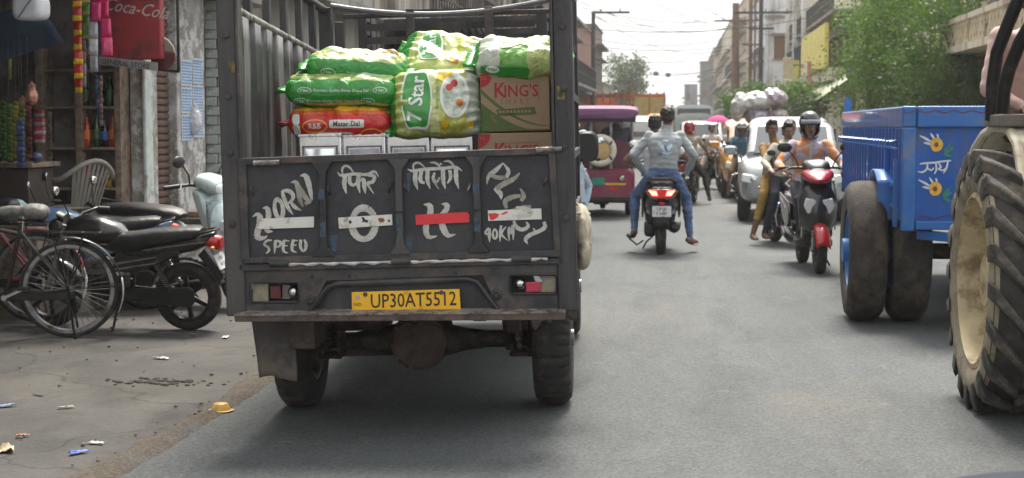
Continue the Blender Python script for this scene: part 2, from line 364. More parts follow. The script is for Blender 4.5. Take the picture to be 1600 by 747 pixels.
def building(name, label, side, xf, y0, y1, h, m, seed=0, fl=3.1, win_m=M_WOODW, shut=M_SHUTG, bal=0, group=None, tank=False, depth=6, side_win=None, pil=None, ground=True, cat='building'):
    r = random.Random(seed); t = thing(name, label, cat, (xf, y0, 0), group=group); L = y1-y0
    P = lambda u, z, w: (side*w, u, z)
    ops, kinds = [], []
    if ground:
        nb = max(1, int(L/3.4))
        for i in range(nb):
            c = L*(i+.5)/nb; hw = min(1.3, L/nb*.38); ops.append((c-hw, c+hw, .3, 2.5)); kinds.append('shutter')
    nf = int((h-.6)/fl)
    for f in range(1, nf):
        nw = max(1, int(L/2.6))
        for i in range(nw):
            c = L*(i+.5)/nw+r.uniform(-.15, .15); z = f*fl+.9
            if f*fl+2.2 < h-.2: ops.append((c-.5, c+.5, z, z+1.3)); kinds.append('window')
    g = G(); opening_wall(g, P, 0, L, -.1, h, ops)
    sops = []
    if side_win: sops = side_win
    Q = lambda u, z, w: (side*u, w, z)
    opening_wall(g, Q, 0, depth, -.1, h, sops)
    g.add([P(L, -.1, 0), P(L, -.1, depth), P(L, h, depth), P(L, h, 0), P(0, -.1, depth), P(0, h, depth)], [(0, 1, 2, 3), (1, 4, 5, 2)])
    g.add([P(0, h-.45, .03), P(L, h-.45, .03), P(L, h-.45, depth), P(0, h-.45, depth)], [(0, 1, 2, 3)])
    g.build('wall', m, t, False)
    pg = G(); pg.bb(-side*.08, side*.16, -.05, L+.05, h, h+.09)
    pg.bb(side*.16, side*depth, -.05, .12, h, h+.09); pg.build('parapet_cap', M_CONC, t, False)
    for (a, b, c, d), kd in zip(ops, kinds):
        if kd == 'shutter':
            s = G(); nz = 22
            for q in range(nz):
                za, zb = c+(d-c)*q/nz, c+(d-c)*(q+1)/nz; zm = (za+zb)/2
                s.add([P(a, za, .16), P(b, za, .16), P(b, zm, .13), P(a, zm, .13), P(b, zb, .16), P(a, zb, .16)], [(0, 1, 2, 3), (3, 2, 4, 5)])
            s.build('shutter', shut, t, False)
        else: window(t, P, a, b, c, d, win_m, r)
    for (a, b, c, d) in sops: window(t, Q, a, b, c, d, win_m, r, bars=True)
    for f in range(1, nf+1):
        if f*fl < h-.3:
            sl = G(); dep = .45 if not (bal >> f & 1) else 1.0
            a, b = P(.02, f*fl-.06, -dep), P(L-.02, f*fl+.06, .0)
            sl.bb(a[0], b[0], a[1], b[1], a[2], b[2]); bp = sl.build('balcony' if dep > .5 else 'ledge', M_CONC if seed % 2 else m, t, False)
            if dep > .5:
                rl = G(); x = P(0, 0, -dep+.05)[0]
                for q in range(int(L/.3)): rl.bar((x, .1+q*.3, f*fl+.06), (x, .1+q*.3, f*fl+.95), .025)
                rl.bar((x, .05, f*fl+.95), (x, L-.05, f*fl+.95), .05); rl.bar((x, .05, f*fl+.5), (x, L-.05, f*fl+.5), .03); rl.build('railing', M_RAIL, bp, False)
    for i, (pu, pw) in enumerate(pil or []):
        q = G(); a, b = P(pu, 0, -.12), P(pu+pw, 0, 0); q.bb(a[0], b[0], a[1], b[1], 2.7, h); q.build('pilaster', m if i % 2 else M_CONC, t, False)
    if tank:
        c = P(L*.5, 0, depth*.4); G().lathe([(.5, 0), (.55, .1), (.55, .9), (.5, 1.0), (.2, 1.15), (.2, 1.25), (0, 1.25)], Matrix.Translation((c[0], c[1], h-.45)), 20).build('water_tank', M_TANK, t)
    return t
def window(t, P, a, b, c, d, wm, r, bars=False):
    f = G()
    for (p, q) in (((a, c), (b, c+.07)), ((a, d-.07), (b, d)), ((a, c+.07), (a+.07, d-.07)), ((b-.07, c+.07), (b, d-.07)), (((a+b)/2-.035, c+.07), ((a+b)/2+.035, d-.07))):
        u, v = P(p[0], p[1], .10), P(q[0], q[1], .16); f.bb(u[0], v[0], u[1], v[1], u[2], v[2])
    w = f.build('window', wm, t, False)
    u, v = P(a+.02, c+.02, .15), P(b-.02, d-.02, .17); G().bb(u[0], v[0], u[1], v[1], u[2], v[2]).build('pane', wm if (bars or r.random() < .45) else M_GLASS, w, False)
    u, v = P(a-.12, c-.07, -.09), P(b+.12, c, .0); G().bb(u[0], v[0], u[1], v[1], u[2], v[2]).build('sill', M_CONC, w, False)
    u, v = P(a-.2, d+.06, -.42), P(b+.2, d+.13, .0); G().bb(u[0], v[0], u[1], v[1], u[2], v[2]).build('sunshade', M_CONC, w, False)
LX, RX = -4.9, 7.3
LP = [('grey plastered two storey building just past the corner store', 17.75, 25, 7.0, paint('grey_plaster', (.33, .34, .32))),
      ('white washed building with pilasters behind the truck bed', 25.2, 34, 8.6, paint('white_wash', (.52, .51, .47))),
      ('pale cream building seen over the truck headboard', 34.2, 45, 9, paint('cream_plaster', (.47, .43, .34))),
      ('light grey building beside the cream one on the left', 45.2, 58, 7.6, paint('light_grey_plaster', (.42, .42, .41))),
      ('tall grey building at the truck\'s right rear post', 62, 76, 8.0, paint('dark_grey_plaster', (.24, .24, .25))),
      ('red brown brick building behind the dark pole on the left', 76.3, 90, 6.6, mat('red_brick_wall', (.26, .13, .10), .85, var=.25, vs=5, bump=.4, bs=14, dirt=(.16, .12, .1), da=.35, ds=1)),
      ('worn grey house with ragged roofline left of the far tree', 92, 101, 7.3, paint('worn_grey', (.28, .26, .24), da=.6)),
      ('low pale house under the far tree on the left', 103, 118, 4.2, paint('pale_lime', (.42, .40, .35))),
      ('small ochre house past the far tree on the left', 175, 200, 5.0, paint('ochre_wash', (.42, .30, .16))),
      ('far pale house at the left end of the street', 205, 250, 5.0, paint('far_pale', (.45, .44, .42)))]
for i, (lb, a, b, h, m) in enumerate(LP):
    building('street_building', lb, -1, LX-.02*(i % 3), a, b, h, m, seed=i, bal=(2 if i in (1, 4) else 0), shut=(M_SHUT if i % 2 else M_SHUTG), tank=i in (1, 3), pil=[(1.2+2.2*q, .35) for q in range(int((b-a-1)/2.2))] if i in (1, 2, 3) else None)
M_CRM = paint('warm_cream', (.66, .60, .48), da=.25); M_WHT = paint('white_blue_plaster', (.62, .64, .66), da=.3); M_BGE = paint('beige_plaster', (.50, .43, .34))
r1 = building('lattice_house', 'cream house with a lattice balcony parapet behind the tractor', 1, RX, 26, 47, 9.4, M_CRM, seed=11, pil=[(.6+2.6*q, .4) for q in range(8)])
lt = G()                                    # pierced balcony parapet
for q in range(60):
    y = .3+q*.34
    lt.bar((-.92, y, 3.30), (-.92, y+.34, 3.78), .035); lt.bar((-.95, y+.34, 3.30), (-.95, y, 3.78), .035)
lt.bb(-1.0, -.88, 0, 20.9, 3.80, 3.92); lt.bb(-1.0, -.02, 0, 20.9, 3.12, 3.28); lt.build('lattice_parapet', M_CRM, r1, False)
building('street_building', 'ochre cream house half hidden by the big green tree', 1, RX+.1, 47.3, 62, 8.8, M_BGE, seed=12, bal=2)
r3 = building('balcony_house', 'cream house with yellow balcony board and white columns', 1, RX, 66, 93, 9.2, M_CRM, seed=13, bal=4, ground=False)
G().bb(-1.22, -1.05, 1.0, 13.6, 3.9, 5.75).build('yellow_board', mat('yellow_board', (.72, .60, .10), .6, var=.12, vs=2, dirt=(.5, .45, .2), da=.3), r3, False)
G().bb(-1.05, -.01, 1.0, 13.4, 3.35, 3.88).build('balcony_beam', M_CRM, r3, False)
for y in (14.2, 20.5, 26.2): G().bb(-1.15, -.75, y, y+.5, 0, 9.3).build('column', paint('white_column', (.68, .67, .63), da=.2), r3, False)
g = G(); g.bb(-1.1, -.02, 14.8, 26.6, 4.3, 4.55)
for q in range(30): g.bar((-1.08, 15+q*.38, 4.55), (-1.08, 15+q*.38, 5.6), .035)
g.bar((-1.08, 14.8, 5.6), (-1.08, 26.6, 5.6), .07); g.build('balcony', M_RAIL, r3, False)
building('white_house', 'white house end wall with a brown shuttered window and a sill', 1, 5.15, 96, 112, 9.6, M_WHT, seed=14, side_win=[(.55, 1.85, 5.45, 6.85)], shut=M_SHUT)
G().bb(5.1, 8.5, 95.8, 95.95, 7.9, 8.05).build('wall_ledge', M_CONC, None, False)
bpy.data.objects['wall_ledge'].parent = [o for o in bpy.data.objects if o.name == 'white_house'][0]; bpy.data.objects['wall_ledge'].location = (-5.15, -96, 0)
RP = [('tall narrow beige building with rust stains by the pole pair', 5.0, 118, 132, 11.2, M_BGE, 1), ('pale row house with balconies far up the right side', 5.6, 136, 160, 11.8, paint('pale_row', (.54, .49, .42)), 4),
      ('cream terrace with awnings far up the right side', 5.3, 163, 195, 12.2, paint('cream_terrace', (.58, .52, .43)), 2), ('yellowish far house on the right', 5.6, 198, 240, 13, paint('far_yellow', (.55, .47, .33)), 4),
      ('pinkish far house at the right street end', 5.4, 244, 300, 13.4, paint('far_pink', (.45, .36, .33)), 2)]
for i, (lb, x, a, b, h, m, bl) in enumerate(RP): building('street_building', lb, 1, x, a, b, h, m, seed=20+i, bal=bl, tank=i in (1, 2))
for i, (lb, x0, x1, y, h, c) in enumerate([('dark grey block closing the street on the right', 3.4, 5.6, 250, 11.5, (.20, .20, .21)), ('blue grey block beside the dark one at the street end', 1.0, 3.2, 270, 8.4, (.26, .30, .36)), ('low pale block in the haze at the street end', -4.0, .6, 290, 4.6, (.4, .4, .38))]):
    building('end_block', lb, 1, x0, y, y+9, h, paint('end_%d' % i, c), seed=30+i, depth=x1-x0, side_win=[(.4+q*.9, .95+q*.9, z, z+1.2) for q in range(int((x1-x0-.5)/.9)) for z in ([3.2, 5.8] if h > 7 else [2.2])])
# awning and small shop boards on the right
aw = thing('shop_awning', 'pale green corrugated awning sloping over the right pavement', 'awning', (5.2, 60, 2.4))
def awf(u, v): return (2.0*u, 12*v, .03*math.sin(v*150)+1.35*u)
G().sheet(awf, 6, 160).build('sheet', mat('pale_green_sheet', (.42, .44, .33), .5, .2, dirt=(.3, .26, .18), da=.4), aw, solid=.02)
for y in (.2, 6, 11.8): G().bar((.05, y, -2.3), (.05, y, -.02), .06).build('post', M_RAIL, aw)
for y in (.3, 3.2, 6.1, 9, 11.7): G().bar((.02, y, -.06), (1.98, y, 1.28), .05).build('rafter', M_RAIL, aw)
for i, (px, py, pw, ph, Y, c, lb) in enumerate([(1231, 110, 15, 40, 72, (.55, .48, .32), 'tan shop board beside the balcony house'), (1244, 112, 9, 34, 74, (.62, .55, .15), 'yellow narrow shop board beside the tan board'), (1232, 133, 14, 17, 71, (.6, .58, .52), 'small cream board under the tan board'), (1262, 118, 11, 44, 70, (.55, .2, .18), 'white and red vertical shop board under the balcony')]):
    p = at(px, py, Y); q = 2440/Y; w_, h_ = pw/q, ph/q; t = thing('shop_board', lb, 'sign', (p.x, p.y, p.z-h_/2))
    G().box((0, 0, h_/2), (w_, .1, h_)).build('panel', mat('board_%d' % i, c, .5, dirt=(.4, .37, .3), da=.3), t, bev=.01)
    G().bar((w_/2, .05, h_*.7), (RX-p.x+.3, .05, h_*.7), .05).build('bracket', M_RAIL, t)
    if i == 3: G().bb(-w_*.5, -w_*.1, -.055, -.052, .05, h_-.05).build('stripe', mat('white_stripe', (.75, .73, .7), .5), t)
# ------------------------------------------------------------------ trees
M_BARK = mat('bark', (.12, .085, .06), .9, var=.3, vs=12, bump=.8, bs=40)
def leaf_mat(name, col):
    m = mat(name, col, .55, var=.45, vs=1.6); b = m.node_tree.nodes['Principled BSDF']
    n = m.node_tree.nodes; l = m.node_tree.links; tr = n.new('ShaderNodeBsdfTranslucent'); tr.inputs[0].default_value = (col[0]*1.6, col[1]*1.7, col[2]*.8, 1)
    ms = n.new('ShaderNodeMixShader'); ms.inputs[0].default_value = .35; l.new(b.outputs[0], ms.inputs[1]); l.new(tr.outputs[0], ms.inputs[2]); l.new(ms.outputs[0], n['Material Output'].inputs[0]); return m
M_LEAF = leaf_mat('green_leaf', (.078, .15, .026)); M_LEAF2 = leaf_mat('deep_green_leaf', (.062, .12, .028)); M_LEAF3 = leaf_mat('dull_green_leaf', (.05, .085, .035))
def tree(name, label, loc, h, crown, leaves, lm, seed, leaf=.09, group=None, clumps=46, trunk_r=.14, cat='tree'):
    r = random.Random(seed); t = thing(name, label, cat, loc, group=group)
    cx, cy, cz, rx, ry, rz = crown
    tr = G(); tr.tube([(0, 0, -.15), (.05, .02, h*.2), (-.04, .05, h*.4), (cx*.6, cy*.6, cz)], [trunk_r*1.25, trunk_r, trunk_r*.8, trunk_r*.45], 10)
    tips = []
    while len(tips) < clumps:
        p = Vector((r.uniform(-1, 1), r.uniform(-1, 1), r.uniform(-1, 1)))
        if .25 < p.length < 1: tips.append(Vector((cx+p.x*rx, cy+p.y*ry, cz+p.z*rz)))
    for tp in tips[:26]:
        b = Vector((cx*.3, cy*.3, h*.3)).lerp(Vector((cx*.6, cy*.6, cz)), r.random()); mid = b.lerp(tp, .5)+Vector((0, 0, .12*rz)); tr.tube([b, mid, tp], [trunk_r*.36, trunk_r*.2, .012], 6)
    tr.build('trunk', M_BARK, t)
    vs, fs = [], []
    for i in range(leaves):
        c = tips[r.randrange(len(tips))]; s = min(rx, rz)*.21
        p = c+Vector((r.gauss(0, s), r.gauss(0, s), r.gauss(0, s*.8)))
        n = Vector((r.gauss(0, 1), r.gauss(0, 1), r.gauss(.5, .8))).normalized(); a = n.orthogonal().normalized(); a.rotate(Matrix.Rotation(r.uniform(0, 2*PI), 3, n)); b = n.cross(a)
        L = leaf*r.uniform(.6, 1.3); k = len(vs)
        vs += [p, p+a*L*.5+b*L*.3, p+a*L*1.15-n*L*.15, p+a*L*.5-b*L*.3]; fs.append((k, k+1, k+2, k+3))
    G().add(vs, fs).build('crown', lm, t, False); return t
p = at(1448, 100, 44); tree('street_tree', 'large bushy green tree behind the blue trailer', (p.x, 44, 0), 6, (0, 0, 3.2, 2.5, 2.0, 2.35), 23000, M_LEAF, 3, .105, clumps=130)
p = at(1530, 140, 34); tree('street_tree', 'dark leafy tree beside the lattice house', (p.x+.2, 38, 0), 4, (0, 0, 3.0, 1.3, 1.0, 1.5), 11000, M_LEAF2, 4, .10, clumps=64)
p = at(1335, 60, 46); tree('street_tree', 'loose pale branchy tree at the left edge of the big tree', (p.x+.5, 46, 0), 6, (-.25, 0, 3.9, .75, .9, 1.5), 2300, M_LEAF, 9, .10, clumps=30, trunk_r=.08)
p = at(1205, 145, 62); tree('street_tree', 'low round green bush behind the sacks on the van', (p.x, 62, 0), 4, (0, 0, 2.1, 1.9, 1.4, 1.15), 6500, M_LEAF2, 5, .14, clumps=44)
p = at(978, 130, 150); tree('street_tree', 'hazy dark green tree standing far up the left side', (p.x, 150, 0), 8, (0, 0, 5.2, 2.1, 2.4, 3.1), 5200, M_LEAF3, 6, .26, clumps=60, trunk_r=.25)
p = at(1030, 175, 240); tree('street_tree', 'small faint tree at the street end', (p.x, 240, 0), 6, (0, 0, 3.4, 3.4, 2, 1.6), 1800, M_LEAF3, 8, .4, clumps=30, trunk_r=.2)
# ------------------------------------------------------------------ poles and cables
M_POLE = mat('dark_pole', (.05, .045, .045), .7, var=.25); M_RUST = mat('rusty_pole', (.17, .095, .07), .8, var=.3, vs=9)
def pole(label, px, Y, top, r, m, arm=None, foot=0.):
    b = at(px, 300, Y); z = at(px, top, Y).z
    t = thing('utility_pole', label, 'pole', (b.x, Y, foot)); G().cyl((0, 0, 0), (0, 0, z-foot), r, r*.75, 10).build('post', m, t)
    for (zp, l0, l1, n_) in arm or []:
        zz = at(px, zp, Y).z-foot
        if zz > z-foot+.2: continue
        G().bar((l0, -r*1.05, zz), (l1, -r*1.05, zz), .1, .12).build('crossarm', m, t)
        for q in range(n_):
            x = l0+(l1-l0)*(q+.5)/n_; G().lathe([(0, 0), (.05, .01), (.03, .06), (.06, .09), (.02, .16), (0, .16)], Matrix.Translation((x, -r*1.05, zz+.06)), 8).build('insulator', M_CONC, t)
    return t
pole('dark street lamp pole with short arm on the left side', 926, 82, 18, .13, M_POLE, [(20, -.1, 1.9, 2)])
pole('dark pole with a long cross arm before the white house', 1186, 88, -60, .14, M_POLE, [(20, -1.5, 2.0, 3), (45, -.7, .7, 2)])
pole('thick brown post at the left of the pole pair', 1147, 104, 5, .30, M_RUST, [(33, -1.4, .9, 2)])
pole('tall rusty pole right of the thick brown post', 1170, 100, -70, .13, M_RUST, [(32, -.8, .8, 2), (70, -.5, .5, 1)])
pole('slender rusty pole close to the white house corner', 1177, 99, -60, .08, M_RUST)
M_WIRE = mat('black_cable', (.03, .03, .032), .6)
def cable(a, b, sag, r=.014, lb='thin dark cable strung over the street'):
    a, b = Vector(a), Vector(b); pts = [a.lerp(b, i/16)-Vector((0, 0, 4*sag*(i/16)*(1-i/16))) for i in range(17)]
    o0 = pts[0].copy(); tag(G().tube([p-o0 for p in pts], r, 5).build('overhead_cable', M_WIRE, None, loc=o0), lb, 'cable', 'cables over the street')
CB = [((930, 25, 82), (1148, 8, 104), .9), ((930, 28, 82), (1186, 32, 88), .7), ((930, 24, 82), (1150, 72, 104), 1.1), ((925, 60, 82), (1170, 50, 100), .6), ((900, 0, 66), (1147, 40, 104), .8), ((985, -20, 50), (1186, 32, 88), .7), ((895, 42, 70), (1300, 20, 70), .5), ((950, 105, 130), (1148, 112, 150), .35), ((940, 85, 110), (1147, 78, 104), .7), ((910, 12, 72), (1240, 5, 96), .9), ((1040, -30, 60), (1260, 60, 72), .6), ((1186, 22, 88), (1330, -20, 60), .4), ((930, 100, 90), (1175, 88, 99), .9), ((1170, 36, 100), (1300, 42, 70), .5), ((935, 118, 120), (1150, 120, 150), .5), ((910, 70, 75), (1170, 66, 100), .4)]
for a, b, sg in CB: cable(at(*a), at(*b), sg, .016 if a[2] > 60 else .012)
for px, py in ((1025, 115), (1044, 117)):
    p = at(px, py, 138); tag(G().ell((0, 0, 0), (.24, .24, .2)).build('hanging_lamp', M_POLE, None, loc=p), 'dark round lamp hanging from a far cable, %s one' % ('left' if px < 1030 else 'right'), 'lamp', 'lamps hung over the street')
# ------------------------------------------------------------------ the pick-up truck
M_TRK = mat('black_truck_paint', (.027, .027, .031), .5, .2, var=.35, vs=5, bump=.25, bs=45, dirt=(.092, .086, .085), da=.40, ds=3.6, streak=True)
M_TRK2 = mat('worn_truck_paint', (.046, .044, .047), .55, .25, var=.4, vs=9, bump=.3, bs=40, dirt=(.13, .10, .085), da=.32, ds=5)
M_TRKP = mat('tailgate_panel_paint', (.021, .022, .028), .5, .1, var=.3, vs=4, bump=.15, bs=50, dirt=(.06, .059, .064), da=.36, ds=3.4)
M_TRKS = mat('scraped_bed_sheet', (.062, .062, .062), .42, .35, var=.4, vs=6, bump=.2, bs=40, dirt=(.27, .27, .26), da=.33, ds=5, streak=True)
M_EDGE = mat('bare_worn_edge', (.34, .33, .32), .45, .5, var=.4, vs=20, dirt=(.10, .07, .06), da=.4, ds=14)
M_RUSTY = mat('rusty_grey_iron', (.088, .068, .058), .8, .2, var=.35, vs=12, bump=.5, bs=60, dirt=(.15, .10, .08), da=.35, ds=6)
M_UNDER = mat('oily_underside', (.032, .028, .027), .75, .2, var=.4, vs=14, bump=.5, bs=60, dirt=(.10, .08, .065), da=.3, ds=7)
M_LETW = mat('grey_white_brush_paint', (.50, .49, .45), .7, var=.2, vs=25, dirt=(.33, .32, .29), da=.25, ds=14)
M_LETD = mat('dirty_brush_paint', (.30, .285, .24), .75, var=.25, vs=25, dirt=(.17, .16, .14), da=.35, ds=12)
M_TAPE = mat('white_reflective_tape', (.66, .65, .60), .35, var=.1, vs=15, dirt=(.25, .20, .13), da=.17, ds=22)
M_TAPER = mat('red_reflective_tape', (.66, .035, .045), .3, var=.12, vs=15)
M_BLUEP = mat('blue_paint_remnant', (.05, .12, .19), .6, var=.3, vs=30, dirt=(.036, .036, .04), da=.55, ds=30)
M_RUBF = mat('mudflap_rubber', (.062, .058, .055), .8, var=.25, vs=6, bump=.3, bs=30, dirt=(.13, .11, .09), da=.3, ds=5)
M_YPL = mat('yellow_number_plate', (.86, .47, .018), .45, var=.06, dirt=(.45, .25, .03), da=.15, ds=10)
trk = thing('pickup_truck', 'black pick-up truck seen from behind with brush-painted tailgate and a yellow number plate', 'truck', (-1.30, 8.06, -.018), rz=R(2.6), ry=R(-1.3))
TM = frame(trk)
def TP(px, py, y): return in_frame(TM, px, py, y)
YR = -.96
g = G()
for s in (-1, 1): g.bb(s*.36-.03, s*.36+.03, -.9, 3.7, .55, .68)
for y in (-.5, .45, 1.3, 2.1): g.bb(-.33, .33, y-.04, y+.04, .57, .66)
g.build('chassis', M_UNDER, trk)
G().bb(-.75, .75, YR+.03, 1.52, .80, .855).build('bed_floor', M_TRK, trk)
# rear posts, with bolts as sub-parts
for s in (-1, 1):
    x = s*.772; q = G().bb(x-.045, x+.045, YR-.02, YR+.075, .60, 2.32).build('rear_post', M_TRK, trk, bev=.008)
    G().bb(x-s*.045-.012*s, x-s*.045+.002*s, YR-.03, YR+.06, .86, 2.30).build('post_flange', M_TRK2, q, bev=.004)
    for z in (1.03, 1.36, 1.62, 1.9): G().lathe([(0, 0), (.017, 0), (.015, .012), (0, .014)], Matrix.Translation((x, YR-.02, z)) @ Matrix.Rotation(PI/2, 4, 'X'), 8).build('bolt', M_TRK2, q)
for (px, py, w_, h_, ci) in ((362, 105, .03, .05, 0), (876, 145, .035, .06, 0)):
    p = TP(px, py, YR-.022); G().box((p.x, YR-.0215, p.z), (w_, .003, h_)).build('yellow_mark', mat('faded_yellow', (.30, .20, .05), .8, var=.4, vs=40, dirt=(.04, .04, .04), da=.5, ds=20), trk)
# sides: corrugated sheet with rails
def top_z(y): return 2.03-.13*(y-YR)/2.44
for s in (-1, 1):
    def sf(u, v):
        y = YR+.08+2.38*u; z = .86+(top_z(y)-.88)*v; a = (u*9) % 1
        rib = .03 if a < .30 else (.03*(1-(a-.30)/.1) if a < .40 else (0 if a < .9 else .03*(a-.9)/.1))
        return (s*(.745+rib)+.006*noise.noise((y*3, z*2.5, s)), y, z)
    G().sheet(sf, 90, 10).build('side_panel', M_TRKS, trk, solid=.006)
    G().tube([(s*.765, YR+.05, top_z(YR)), (s*.765, .3, top_z(.3)), (s*.765, 1.5, top_z(1.5))], .024, 10).build('side_rail', M_EDGE if s < 0 else M_TRK, trk)
    G().tube([(s*.765, YR, 2.30), (s*.765, 1.5, 2.20)], .026, 10).build('upper_rail', M_TRK, trk)
    for y in (-.55, -.12, .30, .72, 1.12): G().bb(s*.765-.018, s*.765+.018, y-.026, y+.026, top_z(y)-.02 if s < 0 else .8, 2.25).build('upright', M_TRK, trk)
    if s > 0:
        for z in (1.0, 1.3, 1.6): G().bb(.775, .80, YR+.08, 1.48, z-.02, z+.02).build('outer_rib', M_TRK, trk)
# headboard
yh = 1.52
for s in (-1, 1):
    G().bb(s*.755-.04, s*.755+.04, yh-.03, yh+.03, .86, 2.21).build('headboard_post', M_TRK, trk, bev=.006); G().bb(s*.67-.028, s*.67+.028, yh-.025, yh+.025, 1.70, 2.12).build('headboard_upright', M_TRK, trk, bev=.006)
def hz_(py): return TP(600, py, yh).z
G().bb(-.715, .715, yh-.02, yh+.02, .86, hz_(101)).build('headboard_sheet', M_TRK, trk)
G().bb(-.715, .715, yh-.03, yh+.03, hz_(90), hz_(79)).build('headboard_bar', M_TRK2, trk, bev=.005)
G().bb(-.642, .642, yh-.02, yh+.02, hz_(28), hz_(21)).build('headboard_bar', M_TRK2, trk, bev=.005)
for px in (643, 765): x = TP(px, 50, yh).x; G().bb(x-.026, x+.026, yh-.062, yh-.032, hz_(86), hz_(16)).build('headboard_upright', M_TRK2, trk, bev=.004)
a = TP(517, 9, yh-.05); b = TP(872, -4, yh-.05)
G().tube([a+(b-a)*t-Vector((0, 0, .075*4*t*(1-t))) for t in [i/14 for i in range(15)]], .017, 8).build('sagging_pipe', mat('grey_pipe', (.17, .17, .18), .45, .5, var=.2), trk)
# carrier over the cab
yc = 1.72; g = G(); z0 = TP(600, 84, yc).z; z1 = TP(600, 22, yc).z
for k in range(4):
    z = z0+(z1-z0)*k/3; g.bb(-.55, .55, yc+.9, yc+.93, z-.03, z+.03); g.bb(-.53, .53, yc-.012, yc+.012, z-.022, z+.022)
    for s in (-1, 1): g.bar((s*.56, yc, z), (s*.62, yc+.92, z), .03, .055)
for s in (-1, 1):
    for y in (0, .45, .9): g.bar((s*(.56+.06*y/.9), yc+y, z0), (s*(.56+.06*y/.9), yc+y, z1+.02), .045)
    g.bar((s*.58, yc+.2, z0), (s*.62, yc+.9, z1), .035)
for y in (0, .3, .6, .9): g.bar((-.58, yc+y, z0-.02), (.58, yc+y, z0-.02), .03)
for px in (568, 850): x = TP(px, 50, yc).x; g.bb(x-.02, x+.02, yc-.02, yc+.02, z0, z1)
g.build('roof_carrier', M_TRK, trk, False)
sp = thing('spare_tyre', 'spare tyre lying in the carrier over the truck cab', 'tyre', TM @ TP(687, 66, yc+.45), rz=R(2.6))
prof = [(.19, -.07), (.21, -.09), (.27, -.098), (.325, -.085), (.345, -.05), (.345, .05), (.325, .085), (.27, .098), (.21, .09), (.19, .07)]
G().lathe(prof, None, 144, lambda i, j, r: r-.02 if j in (3, 4, 5, 6) and i % 4 == 0 else r, closed=True).build('tyre', M_TYRE2, sp)
G().lathe([(.19, -.06), (.17, -.06), (.16, 0), (.17, .06), (.19, .06)], None, 40, closed=True).lathe([(0, .02), (.06, .02), (.09, 0), (.175, 0)], None, 32).build('rim', M_GREYM, sp)
# tailgate
tg_c = [TP(373, 251, YR), TP(868, 233, YR), TP(876, 398, YR), TP(378, 408, YR)]
def TG(px, py, off=0.):                      # a point of the tailgate plane at photo pixel
    p = TP(px, py, YR-.012); return (p.x, YR-.012-off, p.z)
def tg_box(poly, off0, off1):
    a = [TG(x, y, off0) for x, y in poly]; b = [TG(x, y, off1) for x, y in poly]; n = len(poly)
    return a+b, [tuple(range(n)), tuple(range(2*n-1, n-1, -1))]+[(i, (i+1) % n, n+(i+1) % n, n+i) for i in range(n)]
gate = G().add(*tg_box([(374, 250), (868, 233), (876, 399), (379, 410)], -.03, 0)).build('tailgate', M_TRKP, trk, False)
def tg_y(x, t): return (250-(x-374)*.0345)+t*(160+(x-374)*.0115)      # t 0 top .. 1 bottom
for nm, poly in (('top_lip', [(370, 247.5), (867, 230), (868, 240.5), (372, 258.5)]), ('bottom_lip', [(386, 402), (874, 390), (877, 401), (379, 412)]),
                 ('side_lip', [(373, 256), (386, 256), (391, 404), (379, 408)]), ('side_lip', [(857, 240), (868, 240), (876, 396), (866, 394)])):
    G().add(*tg_box(poly, 0, .022)).build(nm, M_TRK2, gate, False, bev=.004)
for i, (xt, xb) in enumerate(((504.5, 507), (623.5, 626), (745, 748))):
    yt, yb = tg_y(xt, .06), tg_y(xb, .95)
    poly = [(xt-17, yt-2), (xt+17, yt-3), (xt+6, yt+14), (xt+5.5, yt+30), (xb+5.5, yb-26), (xb+7, yb-13), (xb+18, yb+1), (xb-18, yb+2), (xb-7, yb-12), (xb-5.5, yb-26), (xt-5.5, yt+30), (xt-6, yt+14)]
    rb = G().add(*tg_box(poly, .0005, .030)).build('rib', M_TRK, gate, False, bev=.004)
    ym = tg_y((xt+xb)/2, .54); G().add(*tg_box([((xt+xb)/2-6.5, ym), ((xt+xb)/2+6.5, ym-.4), ((xt+xb)/2+6.5, ym+3), ((xt+xb)/2-6.5, ym+3.4)], .030, .034)).build('weld_seam', M_INK, rb, False)
    for dx, dy, w_, h_ in ((-1, 40, 4.5, 16), (1.5, 92, 4.5, 22)):
        if i != 1 or dy == 92: G().add(*tg_box([(xt+dx-w_, yt+dy), (xt+dx+w_, yt+dy), (xt+dx+w_, yt+dy+h_), (xt+dx-w_, yt+dy+h_)], .0303, .0310)).build('blue_patch', M_BLUEP, rb, False)
for (x0, y0, x1, y1) in ((514, 368, 527, 398), (634, 372, 644, 398), (636, 270, 642, 300)):
    G().add(*tg_box([(x0, y0), (x1, y0), (x1-2, y1), (x0-1, y1)], .0005, .0015)).build('blue_patch', M_BLUEP, gate, False)
for px, py in ((394, 296), (514, 296), (610, 292), (634, 291), (733, 293), (852, 282)):
    a = [TG(px+2*(1 if px in (610, 733, 852) else -1)*math.cos(t)-0, py-6+14*t/PI, .004+.025*math.sin(t)) for t in [i*PI/8 for i in range(9)]]
    G().tube(a, .0045, 6).build('rope_hook', M_EDGE if px == 733 else M_TRK2, gate)
